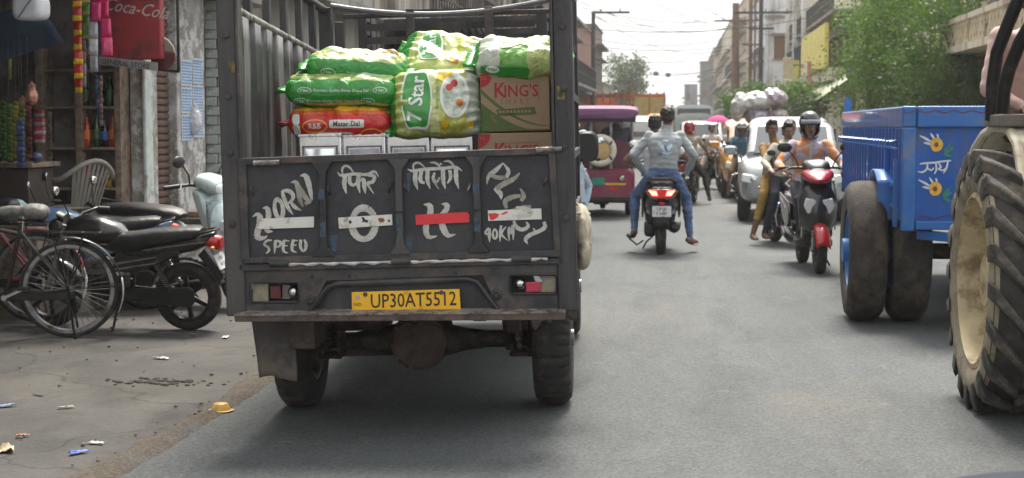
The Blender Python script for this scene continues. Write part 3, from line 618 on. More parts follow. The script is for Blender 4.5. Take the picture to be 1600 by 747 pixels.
# brush lettering (traced stroke by stroke in the plane of the tailgate)
A0, B0, SC = (365, 230), (625, 225), 3.933
def letters(name, org, strokes, m, base=.0035):
    g = G()
    for i, st in enumerate(strokes): stroke(g, st, base+.0004*(i % 6), lambda x, y, o: TG(org[0]+x/SC, org[1]+y/SC, o))
    return g.build(name, m, gate, False)
def ringst(cx, cy, rx, ry, w, tilt=0., n=14):
    o = []
    for i in range(n+1):
        t = 2*PI*i/n-1.2; x, y = rx*math.cos(t), ry*math.sin(t); o.append((cx+x*math.cos(tilt)-y*math.sin(tilt), cy+x*math.sin(tilt)+y*math.cos(tilt), w*(1+.12*math.sin(3*t))))
    return o
letters('lettering_horn', A0, [[(118,428,6),(145,412,22),(163,432,38),(160,480,40),(146,530,38),(152,556,34),(185,558,22),(208,543,5)], [(180,375,6),(208,376,28),(216,420,34),(206,470,34),(207,512,30),(242,518,5)], [(165,468,16),(205,462,16)],
    ringst(279, 378, 25, 58, 25, -.16), [(300,268,16),(310,310,24),(334,368,25),(366,414,6)], [(298,270,14),(338,268,26),(366,292,25),(362,322,20),(335,346,10)], [(352,338,16),(380,370,24),(418,388,5)], [(352,217,5),(384,215,26),(398,258,30)], [(410,176,6),(443,176,30),(464,232,34),(482,322,16)]], M_LETW)
letters('lettering_horn_faded', A0, [[(398,252,28),(408,318,28),(428,366,12)], [(398,236,26),(432,292,32),(474,345,22)], [(440,350,26),(490,318,8)]], M_LETD, .0062)
letters('lettering_speed', A0, [[(236,572,8),(206,574,15),(190,598,15),(212,614,14),(219,634,15),(200,654,6)], [(258,572,18),(256,610,18),(252,652,5)], [(258,574,12),(289,582,16),(284,606,14),(262,614,8)], [(312,570,18),(306,610,18),(310,640,16),(336,650,4)], [(310,572,12),(344,576,6)], [(308,606,11),(334,604,5)],
    [(368,568,18),(360,608,18),(364,636,16),(390,646,4)], [(366,572,12),(396,574,6)], [(362,604,11),(388,600,5)], [(414,568,18),(412,610,18),(424,638,14)], [(434,566,8),(447,596,20),(440,630,16),(424,642,8)]], M_LETW)
letters('lettering_ring', A0, [ringst(800, 469, 72, 96, 40)], M_LETW)
letters('lettering_phir', A0, [[(686,172,26),(681,230,28),(694,286,5)], [(672,168,8),(668,134,14),(690,114,15),(720,130,12),(738,162,8)], [(638,152,5),(665,174,17),(740,164,19),(820,168,19),(866,150,18),(893,182,4)], [(770,165,25),(766,226,26),(778,282,4)], [(716,178,20),(714,214,24),(736,234,18),(762,214,12)], [(775,206,14),(800,198,22),(804,240,26),(811,286,4)], [(826,172,16),(866,180,22),(854,214,22),(824,224,18),(862,286,4)]], M_LETW)
letters('lettering_milenge', B0, [[(48,154,4),(80,166,17),(150,155,20),(260,150,20),(340,142,18),(382,166,4)], [(95,166,26),(95,230,28),(110,282,4)], [(84,156,8),(85,126,14),(115,115,13),(152,142,6)], [(132,165,22),(126,224,25),(152,240,14)], [(170,160,24),(170,226,25),(187,276,4)], [(214,176,14),(205,212,20),(226,234,18),(244,204,10)], [(206,226,14),(238,276,4)], [(265,158,26),(266,226,26),(280,276,4)], [(183,114,4),(220,117,15),(252,146,8)], [(244,122,12),(258,124,12)], [(306,160,20),(311,206,21),(292,242,8)], [(345,150,26),(346,216,27),(362,276,4)], [(268,108,4),(305,107,15),(338,142,8)]], M_LETW)
letters('lettering_k', B0, [[(146,372,5),(182,378,33),(187,420,37),(166,480,37),(160,536,36),(180,572,26),(228,566,6)], [(256,368,5),(288,374,30),(286,402,32),(264,432,34),(254,470,37),(270,526,41),(298,562,28),(342,554,4)]], M_LETW)
letters('lettering_please', B0, [[(534,248,5),(546,196,24),(590,160,28),(634,116,6)], [(634,118,6),(668,166,22),(652,206,24)], [(580,272,14),(594,284,26),(618,306,30),(622,340,5)], [(700,470,16),(714,508,26),(752,526,24),(788,506,22),(776,478,10)], [(884,478,18),(890,512,26),(846,540,24),(800,558,26),(772,586,24),(786,616,4)], [(842,548,18),(818,516,5)]], M_LETW)
letters('lettering_please_faded', B0, [[(556,190,22),(600,206,26),(652,206,24)], [(736,178,8),(700,214,28),(640,244,34),(592,274,30)], [(738,272,6),(762,316,28),(744,350,20)], [(742,318,20),(690,326,30),(648,352,32),(656,396,18)], [(684,404,8),(750,390,24),(806,384,22)]], M_LETD, .0062)
letters('lettering_speed_limit', B0, [[(546,515,12),(524,548,15),(562,558,10)], [(552,518,10),(549,560,20),(552,604,4)], ringst(584, 554, 13, 28, 13), [(622,500,14),(617,550,18),(614,600,4)], [(652,508,8),(624,552,14),(662,592,4)], [(672,594,5),(668,540,15),(672,512,13),(684,552,14),(692,498,13),(697,545,15),(695,590,4)]], M_LETW)
for nm, org, q, m in (('tape_strip', A0, [(150, 440), (497, 425), (495, 492), (150, 503)], M_TAPE), ('tape_strip', A0, [(645, 432), (975, 412), (978, 478), (650, 500)], M_TAPE), ('red_tape_strip', B0, [(95, 435), (410, 417), (427, 432), (428, 480), (100, 497)], M_TAPER), ('tape_strip', B0, [(541, 408), (868, 395), (871, 462), (543, 472)], M_TAPE)):
    G().add(*tg_box([(org[0]+x/SC, org[1]+y/SC) for x, y in q], .0085, .0095)).build(nm, m, gate, False)
G().add(*tg_box([(B0[0]+x/SC, B0[1]+y/SC) for x, y in [(543, 426), (590, 424), (612, 432), (600, 450), (575, 466), (556, 466)]], .0097, .0102)).build('tape_remnant', M_TAPER, gate, False)
G().add(*tg_box([(B0[0]+x/SC, B0[1]+y/SC) for x, y in [(615, 432), (655, 412), (668, 418), (640, 434)]], .0097, .0102)).build('tape_remnant', M_TAPER, gate, False)
letters('lettering_over_tape', B0, [[(714,388,12),(780,400,30),(800,430,34),(730,444,20)]], mat('cream_brush_smear', (.52, .50, .45), .7, var=.15, vs=30), .0104)
g = G()
for q in [[(786,432),(800,428),(812,444),(832,450),(822,466),(806,458),(788,462),(796,450)], [(708,452),(722,448),(730,462),(716,474)]]: g.add(*tg_box([(A0[0]+x/SC, A0[1]+y/SC) for x, y in q], .0097, .0101))
g.build('tape_hole', M_TRKP, gate, False)
g = G()
for q in [[(890,436),(920,434),(932,448),(920,462),(895,460)], [(948,446),(960,442),(966,456),(952,462)]]: g.add(*tg_box([(A0[0]+x/SC, A0[1]+y/SC) for x, y in q], .0097, .0101))
g.build('rust_spot', mat('rust_spot', (.22, .10, .04), .9, var=.4, vs=60), gate, False)
for px, py in ((420, 254), (860, 233)):
    a, b = TG(px-22, py+1, .024), TG(px+18, py-.5, .024); G().cyl(a, b, .012, n=8).build('latch', M_EDGE, gate)
# rear panel under the tailgate
def RP_(px, py, y=YR): p = TP(px, py, y); return (p.x, p.z)
def poly_box(pts, y0, y1):
    q = [RP_(x, y) for x, y in pts]; return G().prism(q, y0, y1, 'y')
poly_box([(374, 412), (880, 402), (884, 412), (374, 424)], YR-.02, YR+.02).build('sill_beam', M_TRK2, trk, False, bev=.006)
edge = []
for i in range(41):
    x = 440+i*10.4; y = 412.5-(x-440)*.0215+1.1*math.sin(i*1.9); edge.append((x, y))
G().tube([(RP_(x, y)[0], YR-.024, RP_(x, y)[1]) for x, y in edge], [.005+.003*(i % 3) for i in range(41)], 6).build('worn_edge', mat('bright_bare_metal', (.62, .61, .58), .5, .3, var=.2, vs=30), trk)
for px in (438, 628, 815): p = RP_(px, 411-(px-438)*.02); G().cyl((p[0]-.045, YR-.03, p[1]), (p[0]+.045, YR-.03, p[1]), .016, n=10).build('hinge', M_TRK, trk)
# panel with lamp wells: strips round the wells
PX = [380, 392, 467, 797, 870, 884]
panel = G()
wells = [(392, 440, 467, 472), (797, 428, 870, 459)]
zt = [422, 414]
def quad(a, b, c, d, y0=YR-.004, y1=YR+.02): panel.prism([RP_(*a), RP_(*b), RP_(*c), RP_(*d)], y0, y1, 'y')
quad((377, 424), (392, 423.5), (392, 488), (377, 488)); quad((392, 423.5), (467, 421.5), (467, 440), (392, 440)); quad((392, 472), (467, 472), (467, 488), (392, 488))
quad((467, 421.5), (797, 414), (797, 428), (467, 440)); quad((797, 414), (870, 412.5), (870, 428), (797, 428)); quad((797, 459), (870, 459), (870, 487), (797, 487)); quad((870, 412.5), (884, 412), (884, 487), (870, 487))
quad((467, 440), (510, 438.5), (485, 488), (467, 488)); quad((755, 430), (797, 428), (797, 487), (780, 487))
panel.build('rear_panel', M_TRK2, trk, False)
poly_box([(505, 436), (758, 428), (784, 488), (482, 489)], YR+.03, YR+.05).build('plate_recess', M_TRK, trk, False)
G().tube([(RP_(x, y)[0], YR-.004, RP_(x, y)[1]) for x, y in ((484, 486), (512, 449), (528, 443), (730, 436), (745, 440), (778, 484))], .013, 8).build('recess_rim', M_TRK, trk)
poly_box([(625, 433), (642, 432.5), (642, 441), (625, 441.5)], YR-.008, YR-.0045).build('slot', M_INK, trk, False)
for px, py in ((487, 470), (776, 461)): p = RP_(px, py); G().lathe([(0, .016), (.010, .016), (.016, .006), (.026, .004), (.028, 0)], Matrix.Translation((p[0], YR-.005, p[1])) @ Matrix.Rotation(PI/2, 4, 'X'), 14).build('grommet', M_TRK, trk)
for px, py in ((488, 432), (546, 432), (712, 426), (772, 421)): p = RP_(px, py); G().lathe([(0, .003), (.008, .003), (.008, 0)], Matrix.Translation((p[0], YR-.005, p[1])) @ Matrix.Rotation(PI/2, 4, 'X'), 10).build('bolt_hole', M_INK, trk)
for (x0, y0, x1, y1), side in zip(wells, (0, 1)):
    lamp = poly_box([(x0-1, y0-1), (x1+1, y0-1), (x1+1, y1+1), (x0-1, y1+1)], YR+.045, YR+.055).build('tail_lamp', M_INK, trk, False)
    G().tube([(RP_(x, y)[0], YR-.006, RP_(x, y)[1]) for x, y in ((x0+2, y0+1), (x1-2, y0+1), (x1, y0+4), (x1, y1-4), (x1-2, y1), (x0+2, y1), (x0, y1-4), (x0, y0+4))], .006, 6, closed=True).build('gasket', M_BLACK, lamp)
    mt_t = mat('tan_lamp_back', (.26, .23, .17), .7, var=.25, vs=30)
    if side == 0:
        poly_box([(394, 443), (418, 442), (418, 471), (394, 472)], YR+.012, YR+.044).build('backing', mt_t, lamp, False)
        poly_box([(421, 448), (437, 447), (438, 466), (422, 467)], YR+.015, YR+.044).build('lens_fragment', mat('dark_red_lens', (.10, .02, .02), .25), lamp, False)
        poly_box([(440, 446), (452, 446), (452, 468), (440, 468)], YR+.02, YR+.044).build('lens_fragment', mat('smoky_lens', (.16, .14, .14), .15, .4), lamp, False)
        G().ell((RP_(457, 457)[0], YR+.03, RP_(457, 457)[1]), .03).build('reflector', M_CHROME, lamp)
    else:
        poly_box([(836, 429), (868, 429), (868, 457), (836, 457)], YR+.014, YR+.044).build('backing', mt_t, lamp, False)
        poly_box([(821, 441), (845, 440), (845, 456), (822, 457)], YR-.006, YR+.012).build('lens_fragment', mat('pink_red_lens', (.42, .03, .06), .35, var=.2, vs=40), lamp, False, bev=.004)
        G().ell((RP_(812, 444)[0], YR+.028, RP_(812, 444)[1]), .028).build('reflector', M_CHROME, lamp)
        poly_box([(832, 429), (840, 429), (848, 440), (838, 442)], YR+.0, YR+.013).build('lens_fragment', mat('broken_clear_lens', (.5, .5, .5), .15, .5), lamp, False)
# number plate
pl = poly_box([(549.5, 456.5), (718, 451.5), (720, 487), (550, 488)], YR-.004, YR+.004).build('number_plate', M_YPL, trk, False, bev=.002)
c0 = Vector((RP_(646, 469.5)[0], YR-.0052, RP_(646, 469.5)[1])); d0 = Vector((RP_(717, 466.5)[0], YR, RP_(717, 466.5)[1]))-Vector((RP_(560, 472)[0], YR, RP_(560, 472)[1]))
pm = plane_M(c0, (d0.x, 0, d0.z), (0, 0, 1))
text('plate_number', 'UP30AT5512', M_INK, pl, pm, .092, .006, .80)
text('plate_country_code', 'IND', M_INK, pl, plane_M((RP_(559, 476)[0], YR-.0052, RP_(559, 476)[1]), (d0.x, 0, d0.z), (0, 0, 1)), .022, .001)
for px, py in ((571, 460), (690, 457)): p = RP_(px, py); G().lathe([(0, .006), (.010, .004), (.011, 0)], Matrix.Translation((p[0], YR-.004, p[1])) @ Matrix.Rotation(PI/2, 4, 'X'), 10).build('plate_bolt', M_RUSTY, pl)
p = RP_(559, 465); G().lathe([(0, .002), (.010, .002), (.011, 0)], Matrix.Translation((p[0], YR-.004, p[1])) @ Matrix.Rotation(PI/2, 4, 'X'), 14).build('hologram', M_CHROME, pl)
# rear step beam
poly_box([(371, 489.5), (884, 485.5), (884, 497), (373, 500)], YR-.075, YR-.06).build('rear_beam', M_RUSTY, trk, False, bev=.004)
q = [RP_(371, 489.5), RP_(884, 485.5)]
G().add([(q[0][0], YR-.08, q[0][1]), (q[1][0], YR-.08, q[1][1]), (q[1][0], YR+.02, q[1][1]+.012), (q[0][0], YR+.02, q[0][1]+.012)], [(0, 1, 2, 3)]).build('beam_lip', M_EDGE, trk, False, solid=.005)
# running gear
RY, TR = .0, .345
G().cyl((-.62, 0, TR), (.62, 0, TR), .045, n=14).build('rear_axle', M_UNDER, trk)
dz = TR
diff = G().lathe([(0, -.14), (.10, -.13), (.148, -.07), (.158, 0), (.15, .06), (.10, .11), (.045, .16)], Matrix.Translation((-.03, .0, dz)) @ Matrix.Rotation(-PI/2, 4, 'X'), 12)
diff.build('differential', M_UNDER, trk)
dc = G().lathe([(0, .0), (.13, .004), (.15, .02), (.15, .03)], Matrix.Translation((-.03, -.14, dz)) @ Matrix.Rotation(-PI/2, 4, 'X'), 10)
for k in range(10): a = 2*PI*k/10; dc.cyl((-.03+.135*math.cos(a), -.16, dz+.135*math.sin(a)), (-.03+.135*math.cos(a), -.13, dz+.135*math.sin(a)), .011, n=6)
dc.build('differential_cover', M_RUSTY, trk)
for s in (-1, 1): G().tube([(-.03+s*.12, 0, dz), (-.03+s*.24, 0, dz), (-.03+s*.34, 0, dz)], [.09, .06, .047], 12).build('axle_flare', M_UNDER, trk)
G().cyl((-.03, .1, dz+.02), (-.03, 1.9, .52), .035, n=10).build('drive_shaft', M_UNDER, trk)
for s in (-1, 1):
    sp_ = G()
    for k in range(5):
        L = .62-.1*k; sp_.tube([(s*.50, y, .43-.028*k+.16*(y/.62)**2) for y in [-L+2*L*i/8 for i in range(9)]], .017, 4)
    ls = sp_.build('leaf_spring', M_UNDER, trk, False)
    for y in (-.06, .06): G().tube([(s*.50-.045, y, .50), (s*.50-.045, y, .26), (s*.50+.045, y, .26), (s*.50+.045, y, .50)], .011, 6).build('u_bolt', M_RUSTY, ls)
    G().bb(s*.50-.06, s*.50+.06, -.09, .09, .265, .285).build('spring_plate', M_UNDER, ls, False)
    G().bb(s*.50-.035, s*.50+.035, -.66, -.58, .46, .64).build('spring_shackle', M_UNDER, ls, False, bev=.006)
    G().bar((s*.42, -.25, .66), (s*.44, -.03, .30), .04).build('shock_absorber', M_UNDER, ls)
    G().cyl((s*.56, 0, TR), (s*.60, 0, TR), .14, n=20).build('brake_drum', M_RUSTY, trk)
G().bb(-.58, -.46, -.70, -.35, .40, .62).build('spring_hanger', M_RUSTY, trk, False, bev=.01)
G().cyl((.22, .35, .56), (.52, .35, .56), .13, n=18).build('exhaust_drum', M_UNDER, trk)
G().bb(-.47, -.20, -.2, .5, .42, .66).build('fuel_tank', M_UNDER, trk, bev=.02)
G().tube([(-.05, -.3, .60), (-.10, -.34, .52), (-.02, -.36, .47), (.03, -.33, .50), (.02, -.3, .60)], .005, 6).build('loose_wire', M_INK, trk)
G().bar((.02, .3, .62), (.10, .1, .40), .05).build('torque_arm', M_UNDER, trk)
G().bar((-.62, .05, .27), (-.15, .1, .27), .035).build('cross_tube', M_RUSTY, trk)
for s in (-1, 1):
    wheel(trk, (s*.665, 0, TR), TR, .20, .20, M_TYRE, M_GREYM, 'disc', notch=1, n=36)
    w = wheel(trk, (s*.665, 2.66, TR), TR, .19, .20, M_TYRE, M_GREYM, 'disc', notch=1, n=36)
    G().prism([(-.45, .60), (-.42, .72), (-.25, .78), (.25, .78), (.42, .72), (.45, .60), (.36, .60), (.33, .68), (.2, .72), (-.2, .72), (-.33, .68), (-.36, .60)], s*.58, s*.775, 'x').build('wheel_arch', M_TRK, trk, False)
def flap(u, v): x0 = -.79+.04*v; x1 = -.565+.01*v; return (x0+(x1-x0)*u, -.62-.05*v+.03*math.sin(u*2.4+v*2)*(.3+v)+(.02 if v > .75 and u > .6 else 0), .60-.345*v+(.012*math.sin(u*5) if v > .9 else 0))
G().sheet(flap, 10, 12).build('mudflap', M_RUBF, trk, solid=.012)
def flap2(u, v): return (.57+.235*u, -.55+.02*math.sin(u*5), .62-(.10+.05*math.sin(u*7)+.03*math.sin(u*17))*v)
G().sheet(flap2, 16, 4).build('torn_mudflap', M_RUBF, trk, solid=.012)
# cab
cabm = mat('white_cab_paint', (.55, .55, .53), .35, var=.08, dirt=(.3, .27, .22), da=.3, coat=.3)
G().hull([(1.60, 0, 1.05, .70, .42, 6), (1.62, 0, 1.05, .76, .44, 6), (2.9, 0, 1.02, .77, .44, 6), (3.2, 0, .92, .76, .36, 5), (3.72, 0, .84, .72, .26, 4), (3.8, 0, .82, .66, .2, 4)], 28).build('cab_body', cabm, trk)
G().hull([(1.62, 0, 1.5, .66, .3, 5), (1.7, 0, 1.52, .69, .32, 5), (2.5, 0, 1.52, .68, .32, 5), (2.95, 0, 1.32, .70, .10, 5)], 28).build('cab_roof', cabm, trk)
for s in (-1, 1):
    G().prism([(1.8, 1.40), (2.62, 1.40), (2.42, 1.72), (1.8, 1.74)], s*.66, s*.695, 'x').build('side_window', M_GLASS, trk, False)
    G().bb(s*.772, s*.778, 1.72, 2.75, .66, 1.38).build('door', cabm, trk, False, bev=.01)
    G().ell((s*.60, 3.78, .86), (.1, .05, .07)).build('headlamp', M_CLEAR, trk)
G().prism([(-.58, 1.36), (.58, 1.36), (.52, 1.74), (-.52, 1.74)], 2.62, 2.64, 'y').build('windscreen', M_GLASS, trk, False)
G().bb(-.5, .5, 1.585, 1.597, 1.40, 1.72).build('rear_window', M_GLASS, trk, False)
p = TP(916, 229, 2.55); mr = G().hull([(-.02, 0, 0, .07, .09, 3), (.0, 0, 0, .085, .105, 3.4), (.07, 0, 0, .07, .09, 3), (.11, 0, 0, .03, .04, 2)], 20, Matrix.Translation(p)).build('wing_mirror', M_BLACK, trk)
G().tube([p+Vector((-.03, .03, -.05)), (.76, 2.5, p.z-.16)], .012, 6).build('mirror_arm', M_BLACK, mr)
# right flank bundle
bun = voxel(G().ell((.83, -.2, .93), (.05, .2, .13)).ell((.835, -.25, .82), (.045, .15, .10)).ell((.82, .05, .98), (.04, .14, .06)), .012, 3)
for v in bun.vertices: v.co += Vector((noise.noise(v.co*16)*.008,)*3)
put('tarpaulin_bundle', bun, mat('cream_tarpaulin', (.48, .43, .33), .7, var=.2, vs=10, dirt=(.2, .16, .11), da=.3, ds=9), trk)
g = G()
for k in range(3): g.tube([(.80, -.42+.05*k, 1.02-.04*k), (.87, -.2, 1.0-.05*k), (.80, .12, 1.04)], .007, 6)
g.build('lashing_rope', mat('grey_rope', (.3, .28, .25), .9, var=.3, vs=50), trk)
# ------------------------------------------------------------------ cargo in the truck bed (each its own thing, standing in the truck's frame)
def bed(px, py, y): return TM @ TP(px, py, y)
def tin_mat():
    return mat('bright_tinplate', (.62, .62, .63), .24, 1., var=.25, vs=10, bump=.05, bs=14, dirt=(.3, .29, .27), da=.16, ds=10)
tin_places = [(500, 'leftmost tin under the red sack'), (569, 'second tin from the left side panel'), (638, 'tin under the upright green sack'), (706, 'rightmost tin next to the cartons')]
for i, (px, lb) in enumerate(tin_places):
    yb = -.50+.02*i; b = TM @ Vector((TP(px, 230, yb).x, yb, .857)); t = thing('oil_tin', 'square silver oil tin, '+lb, 'tin', b, rz=R(2.6+(i*37 % 7-3)*.8), ry=R(-1.3), group='silver tins standing in the truck bed')
    w, h = .108, TP(px, 210, yb).z-.857
    G().bb(-w, w, 0, .23, 0, h).build('body', tin_mat(), t, bev=.008)
    f = G(); z0, z1 = .03, h-.055
    for (x0, x1, za, zb) in ((-w+.02, w-.02, z1-.008, z1), (-w+.02, w-.02, z0, z0+.008), (-w+.02, -w+.028, z0+.008, z1-.008), (w-.028, w-.02, z0+.008, z1-.008)): f.bb(x0, x1, -.009, -.001, za, zb)
    f.build('embossed_border', mat('darkened_tin_border', (.16, .16, .165), .3, .9, var=.2), t, bev=.002)  # border metal darkened to paint in the shading of the embossed relief
    G().sheet(lambda u, v: (-w+.036+(2*w-.072)*u, -.004-.014*math.sin(PI*u)**.5*math.sin(PI*v)**.5+.003*math.sin(u*7+i)*v, z0+.016+(z1-z0-.032)*v), 12, 12).build('embossed_panel', mat('tin_panel_bright_reflection', (.80, .82, .82), .22, 1., var=.05) if i in (0, 3) else mat('tin_panel_dark_reflection', (.22, .22, .23), .25, .9, var=.15, vs=9), t)  # outer tins bright, inner tins dark: reflections put into the panel colour
    G().bb(-w-.002, w+.002, -.004, .234, h-.012, h+.004).build('seam', tin_mat(), t, bev=.003)
    G().lathe([(.03, 0), (.03, .012), (.02, .018), (0, .018)], Matrix.Translation((.05, .11, h+.004)), 14).build('cap', M_GREYM, t)
# sacks
def band_mat(name, axis, stops, dist=.03, rough=.34):
    m = bpy.data.materials.new(name); m.use_nodes = True; n = m.node_tree.nodes; l = m.node_tree.links; b = n['Principled BSDF']
    tc = n.new('ShaderNodeTexCoord'); sx = n.new('ShaderNodeSeparateXYZ'); nz = n.new('ShaderNodeTexNoise'); nz.inputs['Scale'].default_value = 7; l.new(tc.outputs['Object'], nz.inputs['Vector'])
    l.new(tc.outputs['Object'], sx.inputs[0]); ad = n.new('ShaderNodeMath'); ad.operation = 'MULTIPLY_ADD'; l.new(nz.outputs[0], ad.inputs[0]); ad.inputs[1].default_value = dist
    l.new(sx.outputs['XYZ'.index(axis)], ad.inputs[2]); mr = n.new('ShaderNodeMapRange'); mr.inputs[1].default_value = -.5+dist/2; mr.inputs[2].default_value = .5+dist/2; l.new(ad.outputs[0], mr.inputs[0])
    cr = n.new('ShaderNodeValToRGB'); cr.color_ramp.interpolation = 'CONSTANT'; l.new(mr.outputs[0], cr.inputs[0])
    e = cr.color_ramp.elements
    for i, (p, c) in enumerate(stops):
        el = e[i] if i < 2 else e.new(p+.5); el.position = p+.5; el.color = (*c, 1)
    hs_ = n.new('ShaderNodeTexNoise'); hs_.inputs['Scale'].default_value = 26; hs_.inputs['Detail'].default_value = 5; l.new(tc.outputs['Object'], hs_.inputs['Vector'])
    m2 = n.new('ShaderNodeMapRange'); m2.inputs[1].default_value = .35; m2.inputs[2].default_value = .65; m2.inputs[3].default_value = .86; m2.inputs[4].default_value = 1.1; l.new(hs_.outputs[0], m2.inputs[0])
    sv = n.new('ShaderNodeVectorMath'); sv.operation = 'SCALE'; l.new(cr.outputs[0], sv.inputs[0]); l.new(m2.outputs[0], sv.inputs['Scale']); l.new(sv.outputs[0], b.inputs['Base Color'])
    b.inputs['Roughness'].default_value = rough; b.inputs['Coat Weight'].default_value = .3; b.inputs['Coat Roughness'].default_value = .2
    bp = n.new('ShaderNodeBump'); bp.inputs['Strength'].default_value = .7; bp.inputs['Distance'].default_value = .02
    wv = n.new('ShaderNodeTexNoise'); wv.inputs['Scale'].default_value = 16; wv.inputs['Detail'].default_value = 7; wv.inputs['Distortion'].default_value = 1.2; l.new(tc.outputs['Object'], wv.inputs['Vector']); l.new(wv.outputs[0], bp.inputs['Height']); l.new(bp.outputs[0], b.inputs['Normal'])
    return m
GRN, CRM, LIM, WHT, YEL = (.035, .28, .04), (.43, .50, .16), (.24, .40, .05), (.48, .51, .42), (.60, .44, .04)
M_SGRN = mat('sack_green_print', GRN, .3, var=.1, coat=.4); M_SWHT = mat('sack_white_print', (.74, .76, .72), .35, var=.08, coat=.3)
M_SRED = mat('sack_red_print', (.52, .03, .03), .35, var=.1, coat=.3); M_SYEL = mat('sack_yellow_print', (.74, .50, .03), .35, var=.1, coat=.3); M_SBRN = mat('sack_brown_print', (.3, .2, .08), .4, var=.4, vs=40)
class Sack:
    def __init__(s, name, label, loc, rot, L, Wd, H, m, seed, sag=.0, crimp='x'):
        s.t = thing(name, label, 'sack', loc, group='plastic grain sacks on the truck'); s.t.rotation_euler = rot
        nu, nv = 56, 40; vs = []; fs = []; q = Vector((seed*5.3, seed*1.7, seed))
        def P(u, v, sgn):
            eu, ev = 1-abs(u)**6, 1-abs(v)**4.5
            t = max(eu, 0)**.55*max(ev, 0)**.5
            x = u*L/2*(1-.05*abs(v)**4); y = v*Wd/2*(1-.10*abs(u)**5)
            z = sgn*H/2*t
            d = noise.noise(Vector((x*9, y*9, sgn*2))+q)*.020+noise.noise(Vector((x*22, y*22, sgn*2))+q)*.008
            d -= .009*max(0, 1-2.2*abs(noise.noise(Vector((x*7, y*5, sgn*3))+q*1.3)))**5+.005*max(0, 1-2.2*abs(noise.noise(Vector((x*15, y*11, sgn*3))+q*2)))**4
            d += .016*abs(u)**2*math.sin(v*22+seed+3*noise.noise(Vector((x*6, y*3, 0))+q))
            z += d*min(1, t*2)*sgn-sag*(u*u)*H*.4
            y += .012*noise.noise(Vector((x*12, 3, 1))+q); x += .012*noise.noise(Vector((y*12, 7, 1))+q)
            if abs(u) > .93: z += .012*math.sin(v*30+seed)*(abs(u)-.93)/.07
            return (x, y, z)
        idx = {}
        for sg in (1, -1):
            for j in range(nv+1):
                for i in range(nu+1):
                    e = i in (0, nu) or j in (0, nv)
                    if sg == -1 and e: idx[(sg, i, j)] = idx[(1, i, j)]; continue
                    idx[(sg, i, j)] = len(vs); vs.append(P(-1+2*i/nu, -1+2*j/nv, sg))
            for j in range(nv):
                for i in range(nu):
                    f = (idx[(sg, i, j)], idx[(sg, i+1, j)], idx[(sg, i+1, j+1)], idx[(sg, i, j+1)]); fs.append(f if sg == 1 else f[::-1])
        s.bag = G().add(vs, fs).build('bag', m, s.t, ang=80)
        s.bvh = BVHTree.FromPolygons(vs, fs)
        for e in (-1, 1):
            fl = G(); n_ = 22; row = []
            for k in range(n_+1):
                v = -1+2*k/n_; z = .016*math.sin(k*1.9+seed); y = v*Wd/2*.90
                row.append((e*(L/2-.012), y, z*.4-sag*H*.4)); row.append((e*(L/2+.035+.008*math.sin(k*2.3)), y*1.02, z-sag*H*.4))
            fl.add(row, [(2*k, 2*k+1, 2*k+3, 2*k+2) for k in range(n_)]).build('crimped_end', M_SGRN if m.name != 'red_sack' else M_SRED, s.t, solid=.003)
    def project(s, name, vs2, fs, M, mt, off=.003):         # flat print wrapped on to the bag, along -z of M
        d = -(M.to_3x3() @ Vector((0, 0, 1))); vs = []; ok = []
        for x, y in vs2:
            o = M @ Vector((x, y, 0)); hit = s.bvh.ray_cast(o-d*.5, d)
            ok.append(hit[0] is not None); vs.append(hit[0]-d*off*1.2+hit[1]*off*.3 if hit[0] is not None else o)
        fs = [f for f in fs if all(ok[i] for i in f)]
        if fs: return put(name, G().add(vs, fs).mesh(name), mt, s.bag, True)
    def text(s, name, body, M, size, mt, off=.0045, bold=.01, shear=0., wide=1.):
        vs, fs = text_mesh(body, size, bold, shear); bm = bmesh.new()
        for x, y in vs: bm.verts.new((x*wide, y, 0))
        bm.verts.ensure_lookup_table()
        for f in fs:
            try: bm.faces.new([bm.verts[i] for i in f])
            except ValueError: pass
        bmesh.ops.triangulate(bm, faces=bm.faces[:])
        for _ in range(3):
            ed = [e for e in bm.edges if e.calc_length() > .03]
            if not ed: break
            bmesh.ops.subdivide_edges(bm, edges=ed, cuts=1); bmesh.ops.triangulate(bm, faces=bm.faces[:])
        bm.verts.ensure_lookup_table(); bm.verts.index_update()
        v2 = [(v.co.x, v.co.y) for v in bm.verts]; f2 = [tuple(v.index for v in f.verts) for f in bm.faces]; bm.free()
        return s.project(name, v2, f2, M, mt, off)
    def blob(s, name, M, rx, ry, mt, off=.003, pw=2., wob=0., n=8):
        vs, fs = [(0, 0)], []
        for k in range(1, n+1):
            for i in range(32):
                a = 2*PI*i/32; c, q = math.cos(a), math.sin(a); w = 1+wob*math.cos(a*6)
                vs.append((rx*k/n*w*math.copysign(abs(c)**(2/pw), c), ry*k/n*w*math.copysign(abs(q)**(2/pw), q)))
        for i in range(32): fs.append((0, 1+i, 1+(i+1) % 32))
        for k in range(n-1):
            for i in range(32): a = 1+k*32; fs.append((a+i, a+32+i, a+32+(i+1) % 32, a+(i+1) % 32))
        return s.project(name, vs, fs, M, mt, off)
def SF(x, z, y=-.4, rot=0.):                # a print plane facing the sack's -y side
    return Matrix.Translation((x, y, z)) @ Matrix.Rotation(PI/2, 4, 'X') @ Matrix.Rotation(rot, 4, 'Z')
def ST(x, y, rot=0.): return Matrix.Translation((x, y, .4)) @ Matrix.Rotation(rot, 4, 'Z')   # facing up
RZ0 = R(2.6)
m_red = band_mat('red_sack', 'Z', [(-.5, (.62, .025, .02)), (.045, (.68, .12, .02)), (.066, (.74, .42, .02))], .03)
